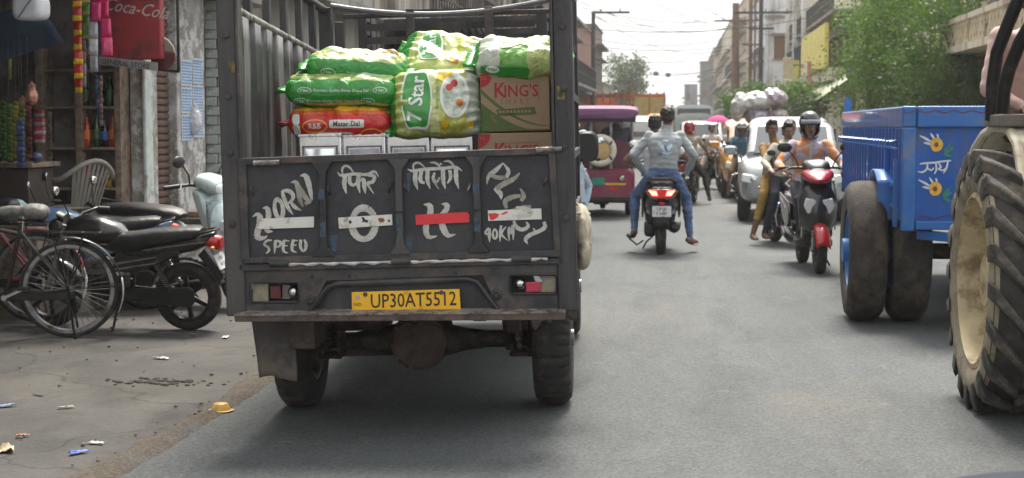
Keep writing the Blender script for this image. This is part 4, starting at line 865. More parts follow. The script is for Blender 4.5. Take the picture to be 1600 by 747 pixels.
s1 = Sack('grain_sack', 'red and yellow sack lying at the bottom left, under two green sacks', bed(541, 189, -.28), (R(4), R(-1), RZ0+R(-3)), .53, .44, .19, m_red, 1)
for x_, z_, r_ in ((.05, .0, 0), (-.01, -.062, PI)): s1.blob('print_strip', SF(x_, z_), .088, .021, M_SWHT, .003, 8); s1.text('print_name', 'Matar Dal', SF(x_, z_, -.4, r_), .034, mat('maroon_ink', (.16, .03, .03), .5), .0055)
s1.blob('print_badge', SF(-.11, -.01), .062, .034, M_SYEL, .003); s1.blob('print_badge', SF(-.11, -.01), .056, .029, M_SRED, .0045); s1.text('print_badge_name', 'R&B', SF(-.11, -.01), .034, M_SWHT, .006)
s1.blob('print_badge', SF(.17, -.055), .055, .03, M_SYEL, .003); s1.blob('print_badge', SF(.17, -.055), .05, .025, M_SRED, .0045)
s1.blob('print_stripe', SF(-.205, -.02), .02, .07, M_SWHT, .003, 6)
m_g1 = band_mat('green_sack_a', 'Z', [(-.5, GRN), (-.07, (.62, .42, .10)), (-.055, GRN), (.060, CRM), (.072, LIM), (.082, WHT)], .035)
s2 = Sack('grain_sack', 'green and white sack in the middle of the left stack', bed(543, 139, -.30), (R(6), R(.5), RZ0+R(1)), .57, .44, .18, m_g1, 2)
for x, z in ((-.18, .008), (.19, .012), (.13, -.042), (-.2, -.045)): s2.blob('print_badge', SF(x, z), .035, .016, M_SWHT, .003); s2.blob('print_badge', SF(x, z), .032, .0135, M_SGRN, .0045); s2.text('print_badge_name', '7 Star', SF(x, z), .017, M_SWHT, .006)
s2.text('print_line', 'Premium Quality Barley Chana Dal', SF(0, .010), .019, M_SWHT, .003, .0); s2.text('print_line', 'Premium Quality Matar Chana Dal', SF(-.04, -.042), .018, M_SWHT, .003, .0)
m_g2 = band_mat('green_sack_b', 'Z', [(-.5, GRN), (.045, CRM), (.062, (.34, .46, .12)), (.072, (.48, .52, .34))], .04)
s3 = Sack('grain_sack', 'green and cream sack on top of the left stack', bed(560, 103, -.24), (R(8), R(3), RZ0+R(4)), .50, .42, .155, m_g2, 3, .15)
s3.blob('print_badge', SF(-.13, -.015), .036, .018, M_SWHT, .003); s3.blob('print_badge', SF(-.13, -.015), .033, .0155, M_SGRN, .0045); s3.text('print_badge_name', '7 Star', SF(-.13, -.015), .018, M_SWHT, .006)
s3.text('print_line', 'Premium Quality Dal', SF(.04, -.015), .018, M_SWHT, .003, .0); s3.blob('print_picture', ST(.12, -.02, .4), .10, .07, M_SYEL, .003); s3.blob('print_picture', ST(.16, -.02, .4), .04, .05, M_SBRN, .0045)
m_g3 = band_mat('green_sack_c', 'X', [(-.5, GRN), (-.195, (.45, .47, .13)), (-.17, CRM), (-.03, (.60, .62, .26)), (.02, (.50, .50, .10)), (.15, WHT), (.205, (.35, .45, .35)), (.225, GRN)], .02)
s4 = Sack('grain_sack', 'upright green and cream sack with big green oval in the centre', bed(681, 163, -.42), (R(74), R(-2), RZ0+R(2)), .45, .345, .22, m_g3, 4)
PT = lambda x, y, r=0.: ST(x, y, r)
s4.blob('print_oval', PT(-.085, .0), .075, .15, M_SWHT, .003, 3.2, .04); s4.blob('print_oval', PT(-.085, .0), .066, .140, M_SGRN, .0048, 3.2, .04)
s4.text('print_name', '7 Star', PT(-.085, .0, PI/2-.08), .098, M_SWHT, .0068, .018)
s4.text('print_line', 'Barley Chana Dal', PT(.015, .02, PI/2), .022, M_SGRN, .003)
s4.blob('print_bowl', PT(.10, .01), .072, .115, M_SWHT, .003); s4.blob('print_bowl', PT(.10, .01), .058, .10, mat('grey_green_print', (.36, .46, .33), .35, var=.5, vs=45, dirt=(.72, .74, .68), da=.5, ds=30), .0045)
for x, y, c in ((.075, .05, M_SRED), (.125, -.03, mat('orange_print', (.6, .17, .03), .35)), (.10, .07, M_SRED), (.05, -.13, M_SYEL), (.17, -.13, M_SYEL)): s4.blob('print_picture', PT(x, y), .017, .018, c, .0062)
s4.blob('print_picture', PT(.055, .11), .04, .025, M_SYEL, .003)
m_g4 = band_mat('green_sack_d', 'X', [(-.5, GRN), (-.175, CRM), (.0, (.60, .62, .28)), (.06, (.48, .52, .10)), (.13, WHT), (.20, GRN)], .03)
s5 = Sack('grain_sack', 'green sack slumped on top at the back of the load', bed(694, 103, .02), (R(38), R(7), RZ0+R(-4)), .47, .42, .24, m_g4, 5, .2)
s5.blob('print_oval', ST(-.07, .0, .15), .062, .12, M_SWHT, .003, 3, .04); s5.blob('print_oval', ST(-.07, .0, .15), .054, .11, M_SGRN, .0048, 3, .04); s5.text('print_name', '7 Star', ST(-.07, 0, PI/2+.1), .075, M_SWHT, .0068, .015)
s5.blob('print_picture', ST(.06, -.08), .038, .034, M_SYEL, .0045, 5); s5.blob('print_picture', ST(.085, -.085), .012, .034, mat('orange_print', 0), .006, 5)
s5.blob('print_band', SF(.0, -.05), .13, .022, M_SGRN, .003, 6)
m_g5 = band_mat('green_sack_e', 'X', [(-.5, GRN), (-.20, WHT), (-.09, (.14, .38, .05)), (.05, CRM), (.16, (.2, .45, .25))], .05)
s6 = Sack('grain_sack', 'green and white sack lying on the cartons', bed(812, 92, -.30), (R(14), R(2), RZ0), .46, .40, .19, m_g5, 6, .1)
s6.blob('print_band', SF(-.06, -.02, -.4), .12, .025, M_SGRN, .003, 5); s6.blob('print_badge', SF(-.12, -.015), .034, .018, M_SWHT, .0045); s6.text('print_badge_name', '7 Star', SF(-.12, -.015), .02, M_SGRN, .006)
s6.text('print_name', 'Rice', ST(.05, -.07, 1.2), .06, M_SWHT, .004, .01); s6.blob('print_picture', ST(-.02, -.08, .7), .10, .03, M_SYEL, .003)
# cartons
M_CARD = mat('brown_cardboard', (.37, .255, .165), .85, var=.08, vs=5, bump=.1, bs=40, dirt=(.30, .20, .13), da=.2, ds=5)
M_CGRN = mat('carton_green_ink', (.10, .155, .045), .8, var=.12); M_CRED = mat('carton_red_ink', (.42, .03, .035), .8, var=.12); M_CINK = mat('carton_brown_ink', (.24, .15, .095), .8)
def carton(label, px0, px1, py0, py1, y, full):
    a, b = TP(px0, py1, y), TP(px1, py0, y); w = b.x-a.x; h = b.z-a.z
    t = thing('carton', label, 'box', TM @ Vector(((a.x+b.x)/2, y, a.z)), rz=R(2.6), ry=R(-1.3), group='brown cartons at the right of the load')
    G().bb(-w/2, w/2, 0, .33, 0, h).build('box', M_CARD, t, bev=.004)
    FM = lambda x, z, o=.0015: Matrix.Translation((x, -o, z)) @ Matrix.Rotation(PI/2, 4, 'X')
    H = .33; zt = h
    tri = G().add([(-w/2+.002, -.0012, zt-.003)]+[(-w/2+.002+.058*math.sin(a_)*1.0, -.0012, zt-.003-.066*math.cos(a_)) for a_ in [i*PI/16 for i in range(9)]], [tuple(range(10))]); tri.build('printed_corner', M_CRED, t, False)
    text('print_corner', 'KS', M_CARD, t, FM(-w/2+.02, zt-.024, .0022), .022)
    text('print_initial', 'K', M_CRED, t, FM(-.075, zt-.088) , .105, .012, .9); text('print_name', "ING'S", M_CRED, t, FM(.03, zt-.092), .082, .012, .86)
    if full:
        text('print_name', 'S M A R T', M_CINK, t, FM(.0, zt-.142), .036, .0, .95)
        G().add([(x*.9, -.0013, z) for x, z in ((-.105, zt-.178), (.105, zt-.168), (.115, zt-.205), (-.095, zt-.212))], [(0, 1, 2, 3)]).build('print_ribbon', M_CGRN, t, False)
        g = G()
        for k in range(9): g.bb(-.08+k*.018, -.08+k*.018+.011, -.0026, -.0018, zt-.196, zt-.184)
        g.build('print_ribbon_line', M_CARD, t, False)
        g = G(); stroke(g, [(-.115, zt-.20, .006), (-.108, zt-.225, .014), (-.092, zt-.24, .008), (-.085, zt-.236, .003)], .0018, lambda x, y, o: (x, -o, y)); g.build('print_bird', M_CINK, t, False)
        n = 18; a_ = [(-w/2+.003+(w-.006)*i/n) for i in range(n+1)]
        lo = lambda x: .004+.0*x; hi = lambda x: .14*(1-((x+w/2)/(w*.80)))**1.7 if x+w/2 < w*.80 else 0
        g = G(); vs = []
        for x in a_: vs += [(x, -.0012, .004), (x, -.0012, .004+max(.004, hi(x)))]
        g.add(vs, [(2*i, 2*i+1, 2*i+3, 2*i+2) for i in range(n)]).build('print_swoosh', M_CGRN, t, False)
        g = G(); vs = []
        for x in a_:
            u = (x+w/2)/w; z = .02+.17*(1-u)**2.0; vs += [(x, -.0013, z), (x, -.0013, z+.022*(1-u)+.002)]
        g.add(vs, [(2*i, 2*i+1, 2*i+3, 2*i+2) for i in range(n)]).build('print_swoosh', M_CGRN, t, False)
    g = G()
    for k, (x0, z0, x1, z1) in enumerate(((-.10, zt-.05, -.10, zt-.15), (-.10, zt-.05, .115, zt-.046), (.115, zt-.046, .115, zt-.14))): g.bar((x0, -.0012, z0), (x1, -.0012, z1), .0025, .0008)
    g.build('print_frame', M_CINK, t, False); return t
carton('brown carton printed in red and green, on top of another carton', 752, 858, 112, 206, -.46, True)
carton('brown carton showing only its top above the tailgate', 749, 862, 206.5, 290, -.47, False)
carton('brown carton deep in the bed behind the front cartons', 752, 858, 118, 260, -.06, False)
# ------------------------------------------------------------------ two-wheelers (own frame: +y forward, wheels on z = 0)
def moto(name, label, loc, rz, body='#0c0c0e', accent=None, plate=None, lean=0., lamp_on=False, name_text=None, group=None, seat_cover=True, stand=True, dusty=False, silver_guard=False):
    t = thing(name, label, 'motorcycle', loc, rz, group, ry=lean)
    bm_ = mat('moto_paint_'+str(body), body, .28, var=.1, coat=.7, dirt=(.14, .12, .1), da=.22 if dusty else .12, ds=8)
    ac = mat('moto_accent_'+str(accent), accent, .35, coat=.4) if accent else M_GREYM
    RW, FW, r = -.64, .64, .295
    wheel(t, (0, RW, r), r, .11, .215, M_TYRE2, M_BLACKM, 'alloy', spokes=6); wheel(t, (0, FW, r), r, .09, .22, M_TYRE2, M_BLACKM, 'alloy', spokes=6)
    G().tube([(0, .40, .88), (0, .30, .62), (0, .22, .28), (0, -.12, .26), (0, -.18, .60), (0, .28, .80)], .02, 8).tube([(.08, -.15, .62), (.1, -.5, .66), (.09, -.85, .78)], .013, 6).tube([(-.08, -.15, .62), (-.1, -.5, .66), (-.09, -.85, .78)], .013, 6).build('frame', M_BLACKM, t)
    G().hull([(-.12, 0, .80, .06, .04, 2.5), (-.05, 0, .83, .12, .09, 2.6), (.10, 0, .86, .145, .125, 2.6), (.26, 0, .87, .15, .13, 2.6), (.38, 0, .87, .12, .10, 2.4), (.44, 0, .87, .06, .05, 2.2)], 24).build('tank', bm_, t)
    G().hull([(-.80, 0, .86, .075, .035, 2.6), (-.74, 0, .85, .12, .055, 2.8), (-.45, 0, .815, .145, .075, 3), (-.15, 0, .765, .145, .09, 3), (.0, 0, .765, .12, .085, 2.8), (.08, 0, .77, .05, .05, 2.4)], 24).build('seat', mat('seat_rexine', (.016, .016, .018), .5, var=.25, bump=.5, bs=24), t)
    G().hull([(-.92, 0, .84, .03, .025, 2.4), (-.88, 0, .82, .085, .05, 2.6), (-.75, 0, .77, .11, .07, 2.8), (-.4, 0, .70, .12, .07, 3), (-.1, 0, .66, .11, .06, 3)], 20).build('tail_cowl', bm_, t)
    for s in (-1, 1):
        G().prism([(-.62, .72), (-.2, .66), (-.05, .70), (-.02, .56), (-.2, .50), (-.34, .56), (-.64, .68)], s*.115, s*.135, 'x').build('side_panel', bm_, t, bev=.008)
        G().prism([(-.86, .795), (-.3, .715), (-.3, .708), (-.86, .785)], s*.115, s*.124, 'x').build('stripe', M_GREYM if not accent else ac, t, False)
        for q_ in (0, 1): G().prism([(-.42, .66-.05*q_), (-.02, .60-.05*q_), (-.06, .585-.05*q_), (-.42, .652-.05*q_)], s*.1355, s*.1385, 'x').build('stripe', M_GREYM, t, False)
        sh = G()
        a, b = Vector((s*.13, -.54, .34)), Vector((s*.12, -.38, .66)); d = b-a
        pts = [a+d*(.18+.62*k/80)+Vector((math.cos(k*.9)*.027, math.sin(k*.9)*.027*.9, math.sin(k*.9)*.0)) for k in range(81)]
        sa = sh.cyl(a, b, .012, n=8).build('shock_absorber', M_BLACKM, t); G().tube(pts, .0045, 5).build('spring', M_GREYM, sa)
        G().bar((s*.10, RW, r), (s*.09, -.08, .34), .025, .045).build('swing_arm', M_BLACKM, t)
        G().cyl((s*.10, -.22, .29), (s*.24, -.22, .29), .014, n=8).build('footpeg', M_BLACK, t)
        G().tube([(s*.085, .42, .92), (s*.09, .50, .66), (s*.085, FW, r)], [.022, .024, .028], 10).build('fork', M_GREYM, t)
        G().tube([(s*.03, .38, .93), (s*.15, .36, .99), (s*.26, .28, 1.02), (s*.36, .22, 1.00)], .012, 8).build('handlebar', M_BLACKM, t)
        G().cyl((s*.27, .275, 1.018), (s*.37, .215, 1.0), .019, n=10).build('grip', M_BLACK, t)
        mi = G().tube([(s*.25, .29, 1.02), (s*.27, .32, 1.12), (s*.34, .34, 1.22)], .006, 6).build('mirror_stem', M_BLACKM, t)
        G().ell((s*.37, .345, 1.25), (.062, .014, .042)).build('mirror_housing', M_BLACK, mi); G().ell((s*.37, .336, 1.25), (.054, .010, .035)).build('mirror_glass', M_CHROME, mi)
        G().ell((s*.13, -.93, .74), (.035, .02, .018)).build('indicator', M_ORL, t)
        G().ell((s*.15, .50, .86), (.035, .02, .018)).build('indicator', M_ORL, t)
    e = G().bb(-.10, .10, -.08, .22, .26, .48).bb(-.13, -.10, -.1, .12, .28, .42).bb(.10, .13, -.1, .12, .28, .42).build('engine', M_BLACKM, t, bev=.03)
    g = G()
    for k in range(6): g.bb(-.085, .085, .06, .26, .49+k*.022, .50+k*.022)
    g.bb(-.06, .06, .09, .23, .48, .62); g.build('cylinder_fins', M_GREYM, t, False)
    G().tube([(.08, .24, .52), (.12, .33, .36), (.13, .22, .24), (.14, -.15, .26)], .018, 8).build('exhaust_pipe', M_BLACKM, t); G().tube([(.15, -.15, .27), (.165, -.3, .30), (.17, -.75, .38)], [.03, .045, .048], 12).build('muffler', M_BLACKM, t)
    G().prism([(-.74, .36), (-.70, .40), (-.10, .37), (-.06, .32), (-.10, .27), (-.70, .22), (-.74, .26)], -.125, -.095, 'x').build('chain_cover', M_BLACK, t, bev=.01)
    g = G()
    for k in range(13):
        a = R(20+k*11); a2 = R(20+(k+1)*11)
        for rr0, rr1 in ((.325, .333),):
            for (x0, x1) in ((-.07, .07),):
                g.add([(x0, RW-math.cos(a)*rr1, r+math.sin(a)*rr1), (x1, RW-math.cos(a)*rr1, r+math.sin(a)*rr1), (x1, RW-math.cos(a2)*rr1, r+math.sin(a2)*rr1), (x0, RW-math.cos(a2)*rr1, r+math.sin(a2)*rr1)], [(0, 1, 2, 3)])
    g.build('rear_mudguard', M_BLACK, t, solid=.006)
    g = G().sheet(lambda u, v: ((u-.5)*.11, FW+math.cos(R(30+v*130))*.335, r+math.sin(R(30+v*130))*(.335)-.02*(2*u-1)**2), 6, 14); g.build('front_mudguard', bm_, t, solid=.005)
    G().prism([(-.82, .72), (-.98, .50), (-.97, .45), (-.93, .45), (-.76, .66)], -.045, .045, 'x').build('mudguard_extension', M_BLACK, t, bev=.006)
    G().hull([(-.97, 0, .765, .05, .05, 2.5), (-.95, 0, .765, .075, .065, 2.5), (-.84, 0, .80, .085, .06, 2.5)], 16).build('tail_lamp', M_REDL, t)
    pm = Matrix.Translation((0, -.955, .61)) @ Matrix.Rotation(R(-22), 4, 'X')
    pl = G().add(*_boxvf((.215, .006, .14)), pm).build('number_plate', M_PLATEW, t, bev=.004)
    if plate:
        for k, ln in enumerate(plate): text('plate_text', ln, M_INK, pl, pm @ Matrix.Translation((0, -.0045, .024-.048*k)) @ Matrix.Rotation(PI/2, 4, 'X'), .046, .003, .85)
    hl = G().hull([(.45, 0, .88, .07, .08, 2.4), (.50, 0, .88, .095, .10, 2.6), (.57, 0, .87, .085, .085, 2.6), (.60, 0, .86, .06, .06, 2.4)], 20).build('headlamp', bm_, t)
    lens = G().ell((0, .575, .865), (.085, .04, .075)).build('headlamp_lens', mat('lit_headlamp', (1., .72, .38), .3, emit=40.) if lamp_on else M_CLEAR, hl)
    G().hull([(.44, 0, .97, .07, .03, 2.4), (.50, 0, 1.0, .08, .03, 2.4)], 14).build('meter', M_BLACK, t)
    G().tube([(-.10, -.72, .83), (-.115, -.85, .87), (-.06, -.92, .88), (.06, -.92, .88), (.115, -.85, .87), (.10, -.72, .83)], .012, 8).build('grab_rail', M_BLACKM, t)
    if stand:
        G().tube([(-.10, -.05, .27), (-.20, -.02, .02), (-.23, .0, .004)], [.012, .011, .011], 8).build('side_stand', M_BLACKM, t)
    if silver_guard:
        for s in (-1, 1): G().tube([(s*.11, .30, .62), (s*.26, .34, .58), (s*.30, .33, .42), (s*.26, .30, .28), (s*.10, .24, .26)], .013, 8).build('leg_guard', M_CHROME, t)
        G().tube([(-.14, -.72, .76), (-.25, -.62, .70), (-.26, -.50, .48), (-.24, -.62, .28), (-.14, -.70, .30)], .013, 8).build('saree_guard', M_CHROME, t)
    if name_text:
        text('model_lettering', name_text, M_GREYM, t, plane_M((-.1365, -.40, .722), (0, -1, .16), (0, .16, 1)), .036, .0)
    return t
def _boxvf(d):
    g = G().box((0, 0, 0), d); return g.v, g.f
def scooter(name, label, loc, rz, body, side='#131416', plate=None, lean=0., fender=None, apron=None, tail_on=False, group=None, accent='#b01522', beak=None):
    t = thing(name, label, 'scooter', loc, rz, group, ry=lean)
    bm_ = mat('scooter_paint_'+str(body), body, .3, var=.08, coat=.6, dirt=(.15, .13, .11), da=.12, ds=9); sm = mat('scooter_side_'+str(side), side, .32, var=.1, coat=.5, dirt=(.15, .13, .11), da=.14, ds=9)
    ap = mat('scooter_apron_'+str(apron), apron, .3, var=.08, coat=.6) if apron else bm_
    fe = mat('scooter_fender_'+str(fender), fender, .3, var=.08, coat=.6) if fender else bm_
    RW, FW, r = -.62, .64, .225
    wheel(t, (0, RW, r), r, .11, .135, M_TYRE2, M_BLACKM, 'alloy', spokes=3, n=40); wheel(t, (0, FW, r), r, .10, .135, M_TYRE2, M_BLACKM, 'alloy', spokes=3, n=40)
    G().hull([(-.93, 0, .72, .05, .04, 2.6), (-.88, 0, .69, .15, .09, 2.8), (-.75, 0, .64, .20, .13, 2.8), (-.50, 0, .60, .215, .165, 2.8), (-.25, 0, .58, .20, .17, 2.8), (-.05, 0, .56, .15, .14, 2.6), (.03, 0, .54, .10, .12, 2.4)], 28).build('rear_body', sm, t)
    for s in (-1, 1):
        G().prism([(-.90, .74), (-.55, .70), (-.15, .66), (-.05, .56), (-.12, .46), (-.35, .40), (-.60, .48), (-.85, .64)], s*.195, s*.222, 'x').build('side_cowl', sm, t, bev=.02)
        G().prism([(-.78, .70), (-.3, .60), (-.31, .588), (-.78, .685)], s*.222, s*.226, 'x').build('accent_stripe', M_GREYM, t, False)
    G().hull([(-.86, 0, .79, .06, .03, 2.8), (-.78, 0, .79, .13, .05, 3), (-.5, 0, .79, .155, .06, 3), (-.15, 0, .77, .145, .06, 3), (.0, 0, .76, .10, .045, 2.6), (.05, 0, .75, .05, .02, 2.4)], 24).build('seat', mat('seat_rexine', 0), t)
    G().tube([(-.13, -.55, .78), (-.165, -.78, .82), (-.10, -.95, .86), (.10, -.95, .86), (.165, -.78, .82), (.13, -.55, .78)], .017, 8).build('grab_rail', M_BLACKM, t)
    tl = G().prism([(-.155, .745), (.155, .745), (.12, .665), (.05, .64), (-.05, .64), (-.12, .665)], -.945, -.86, 'y').build('tail_lamp', mat('tail_lamp_lens', (.62, .02, .025), .2, coat=.6), t, bev=.012)
    for s in (-1, 1):
        G().prism([(s*.148, .735), (s*.06, .725), (s*.045, .675), (s*.105, .675)], -.955, -.944, 'y').build('lit_panel', mat('lit_tail_panel', (1., .12, .08), .2, emit=1.6) if tail_on else M_REDL, tl, bev=.004)
        G().prism([(s*.155, .75), (s*.165, .70), (s*.125, .655), (s*.05, .632), (s*.05, .638), (s*.12, .662), (s*.155, .70)], -.952, -.9, 'y').build('silver_trim', M_GREYM, tl, False)
    G().bb(-.03, .03, -.95, -.93, .575, .60).build('reflector', M_REDL, t, bev=.003)
    G().prism([(-.88, .62), (-.93, .56), (-.92, .34), (-.87, .30), (-.82, .40), (-.80, .55)], -.085, .085, 'x').build('rear_mudguard', M_BLACK, t, bev=.015)
    pl = G().bb(-.105, .105, -.945, -.938, .44, .56).build('number_plate', M_PLATEW, t, bev=.004)
    for k, ln in enumerate(plate or []): text('plate_text', ln, M_INK, pl, Matrix.Translation((0, -.9465, .525-.05*k)) @ Matrix.Rotation(PI/2, 4, 'X'), .05, .004, .88)
    G().bb(-.19, -.06, -.70, -.15, .20, .36).build('engine_case', M_BLACKM, t, bev=.04)
    G().tube([(.10, -.2, .26), (.15, -.4, .28), (.155, -.75, .32), (.155, -.80, .33)], [.02, .055, .06, .03], 12).build('muffler', M_BLACKM, t); G().prism([(-.70, .33), (-.45, .28), (-.45, .33), (-.70, .38)], .205, .22, 'x').build('heat_shield', M_GREYM, t, bev=.006)
    G().hull([(-.08, 0, .29, .17, .05, 4), (.1, 0, .27, .19, .04, 4), (.34, 0, .28, .17, .05, 4), (.42, 0, .33, .12, .08, 3)], 20).build('footboard', M_BLACK, t)
    G().prism([(.34, .30), (.48, .36), (.46, .62), (.36, .95), (.28, 1.0), (.26, .96), (.36, .64), (.36, .42)], -.15, .15, 'x').build('leg_shield', ap, t, bev=.03)
    fr = G().hull([(.40, 0, .62, .17, .28, 2.6), (.47, 0, .62, .185, .26, 2.6), (.56, 0, .58, .13, .18, 2.4), (.60, 0, .56, .06, .09, 2.2)], 24).build('front_apron', ap, t)
    if beak:
        G().hull([(.30, 0, .97, .10, .05, 2.4), (.44, 0, .96, .16, .07, 2.4), (.56, 0, .92, .11, .045, 2.3), (.62, 0, .90, .04, .02, 2)], 20).build('front_visor', mat('scooter_visor_'+beak, beak, .28, coat=.7), t)
    for s in (-1, 1):
        G().prism([(s*.03, .72), (s*.13, .74), (s*.15, .66), (s*.11, .58), (s*.04, .60)], .53, .585, 'y').build('indicator_lamp', M_CLEAR, fr, bev=.012)
        G().tube([(s*.155, .42, .90), (s*.19, .46, .70), (s*.17, .47, .42)], .008, 6).build('edge_trim', M_GREYM, fr)
        G().tube([(s*.05, FW-.1, .44), (s*.065, FW, r)], .02, 8).build('fork', M_GREYM, t)
        G().tube([(s*.02, .30, 1.0), (s*.16, .27, 1.03), (s*.34, .16, 1.02)], .013, 8).build('handlebar', M_BLACKM, t)
        G().cyl((s*.24, .22, 1.026), (s*.35, .152, 1.02), .019, n=10).build('grip', M_BLACK, t)
        G().tube([(s*.24, .24, 1.03), (s*.33, .30, 1.0)], .006, 6).build('brake_lever', M_GREYM, t)
        mi = G().tube([(s*.17, .27, 1.04), (s*.20, .29, 1.12), (s*.27, .29, 1.20)], .007, 6).build('mirror_stem', M_BLACKM, t)
        G().ell((s*.31, .29, 1.23), (.075, .02, .05)).build('mirror_housing', M_BLACK, mi); G().ell((s*.31, .278, 1.23), (.066, .012, .042)).build('mirror_glass', M_CHROME, mi)
    G().hull([(.24, 0, 1.03, .09, .04, 2.5), (.30, 0, 1.05, .14, .065, 2.6), (.40, 0, 1.02, .13, .075, 2.6), (.46, 0, .99, .08, .05, 2.4)], 22).build('handlebar_cover', bm_, t)
    G().hull([(.40, 0, 1.0, .09, .05, 2.6), (.465, 0, .985, .08, .042, 2.6), (.48, 0, .98, .05, .03, 2.4)], 18).build('headlamp', M_CLEAR, t)
    g = G().sheet(lambda u, v: ((u-.5)*.14, FW+math.cos(R(15+v*150))*.27, r+math.sin(R(15+v*150))*.27-.035*(2*u-1)**2), 6, 16); g.build('front_fender', fe, t, solid=.008)
    G().tube([(-.05, -.1, .2), (-.16, -.05, .1), (-.20, -.02, .02)], .01, 6).build('side_stand', M_BLACKM, t)
    return t
def bicycle(label, loc, rz, col, saddle, lean=0., group='bicycles parked at the store'):
    t = thing('bicycle', label, 'bicycle', loc, rz, group, ry=lean)
    fm = mat('cycle_paint_'+str(col), col, .35, var=.15, coat=.4, dirt=(.13, .1, .08), da=.22, ds=9); RW, FW, r = -.50, .60, .345
    for y, nm in ((RW, 'wheel'), (FW, 'wheel')): wheel(t, (0, y, r), r, .036, .312, M_TYRE, M_GREYM, 'wire', n=56, hubr=.022)
    f = G(); st, bb, hd0, hd1 = (0, -.18, .80), (0, -.06, .29), (0, .40, .86), (0, .44, .62)
    f.cyl(st, bb, .015).cyl((0, -.16, .74), hd0, .014).cyl(bb, hd1, .016).cyl(hd0, hd1, .019)
    for s in (-1, 1): f.cyl((s*.012, -.17, .76), (s*.05, RW, r), .008).cyl((s*.02, -.06, .29), (s*.05, RW, r), .009)
    f.build('frame', fm, t)
    for s in (-1, 1): G().tube([(s*.04, .45, .60), (s*.045, .52, .45), (s*.045, FW, r)], .011, 6).build('fork', fm, t)
    sd_ = voxel(G().ell((0, -.27, .90), (.105, .10, .055)).ell((0, -.13, .90), (.05, .14, .04)).ell((0, -.32, .89), (.11, .06, .06)), .012, 3)
    put('saddle', sd_, saddle, t); G().cyl((0, -.19, .76), (0, -.20, .87), .012).build('seat_post', M_CHROME, t)
    g = G()
    for s in (-1, 1): g.tube([(s*.06, -.30, .85), (s*.06, -.36, .82), (s*.02, -.16, .84)], .006, 5)
    g.build('saddle_springs', M_BLACKM, t)
    def mg(c, a0, a1, R_): return lambda u, v: ((u-.5)*.06, c+math.cos(R(a0+(a1-a0)*v))*R_, r+math.sin(R(a0+(a1-a0)*v))*R_-.012*(2*u-1)**2)
    m = G().sheet(mg(RW, 75, 205, .372), 4, 26).build('rear_mudguard', fm, t, solid=.004)
    G().sheet(mg(RW, 168, 206, .376), 4, 10).build('white_tip', mat('white_enamel', (.70, .71, .70), .4, var=.06), m, solid=.003)
    G().sheet(mg(FW, 30, 160, .372), 4, 22).build('front_mudguard', fm, t, solid=.004)
    c = G()
    for s in (-1, 1): c.tube([(s*.06, -.24, .76), (s*.07, -.45, .745), (s*.07, -.86, .74)], .007, 6).tube([(s*.07, -.62, .74), (s*.06, RW, r)], .006, 5).tube([(s*.07, -.40, .74), (s*.06, RW, r)], .006, 5)
    for y in (-.45, -.6, -.72, -.86): c.cyl((-.07, y, .743), (.07, y, .743), .006)
    c.build('carrier', M_BLACKM, t)
    s_ = G()
    for s in (-1, 1): s_.bar((s*.055, RW, r), (s*.10, RW-.05, .0), .018, .006)
    s_.bar((-.10, RW-.05, .012), (.10, RW-.05, .012), .02, .012); s_.build('rear_stand', M_BLACKM, t, False)
    G().bb(-.045, -.032, -.55, .0, .27, .335).build('chain_case', M_BLACKM, t, bev=.01)
    ck = G().cyl((-.05, -.06, .29), (.05, -.06, .29), .02).bar((.06, -.06, .29), (.06, .09, .22), .014, .02).bar((-.06, -.06, .29), (-.06, -.21, .36), .014, .02).build('crank', M_CHROME, t)
    G().box((.11, .09, .22), (.09, .07, .02)).build('pedal', M_BLACK, ck); G().box((-.11, -.21, .36), (.09, .07, .02)).build('pedal', M_BLACK, ck)
    G().tube([(0, .40, .86), (0, .38, .98)], .011).build('stem', M_CHROME, t)
    G().tube([(-.27, .20, .96), (-.25, .34, .99), (-.1, .40, .99), (.1, .40, .99), (.25, .34, .99), (.27, .20, .96)], .011, 8).build('handlebar', M_CHROME, t)
    for s in (-1, 1): G().cyl((s*.27, .20, .96), (s*.272, .10, .955), .016).build('grip', M_BLACK, t)
    for s in (-1, 1): G().tube([(s*.06, RW, r), (s*.04, RW-.33, r+.02)], .003, 4).build('mudguard_stay', M_BLACKM, t)
    return t
GL = -.05
mk = moto('motorcycle', 'black motorcycle with red tail lamp and white plate, parked beside the store', (-4.11, 11.15, GL), R(86), '#0c0c0f', plate=['UP30', 'AK 21'], lean=R(-5), name_text='PLATINA')
mk.scale = (.85, .85, .85)
bicycle('black bicycle on its rear stand with a white mudguard tip', (-4.77, 10.50, GL), R(103), '#101012', mat('saddle_cover_grey', (.23, .225, .21), .55, var=.25, bump=.5, bs=40, dirt=(.1, .09, .08), da=.3, ds=10))
bicycle('red framed bicycle at the left edge behind the black one', (-5.35, 11.35, GL), R(96), '#8e1230', M_BLACK)
mb_ = moto('motorcycle', 'blue and white motorcycle half hidden behind the black motorcycle', (-4.86, 12.25, GL), R(100), '#5f83a8', accent='#c9d2da', lean=R(-5), dusty=True, stand=True); mb_.scale = (.85, .85, .85)
scooter('parked_scooter', 'white parked scooter with its headlamp beside the truck', (-4.11, 12.68, GL), R(-112), '#b9cbc9', '#aebfbe', lean=R(4), fender='#b9cbc9')
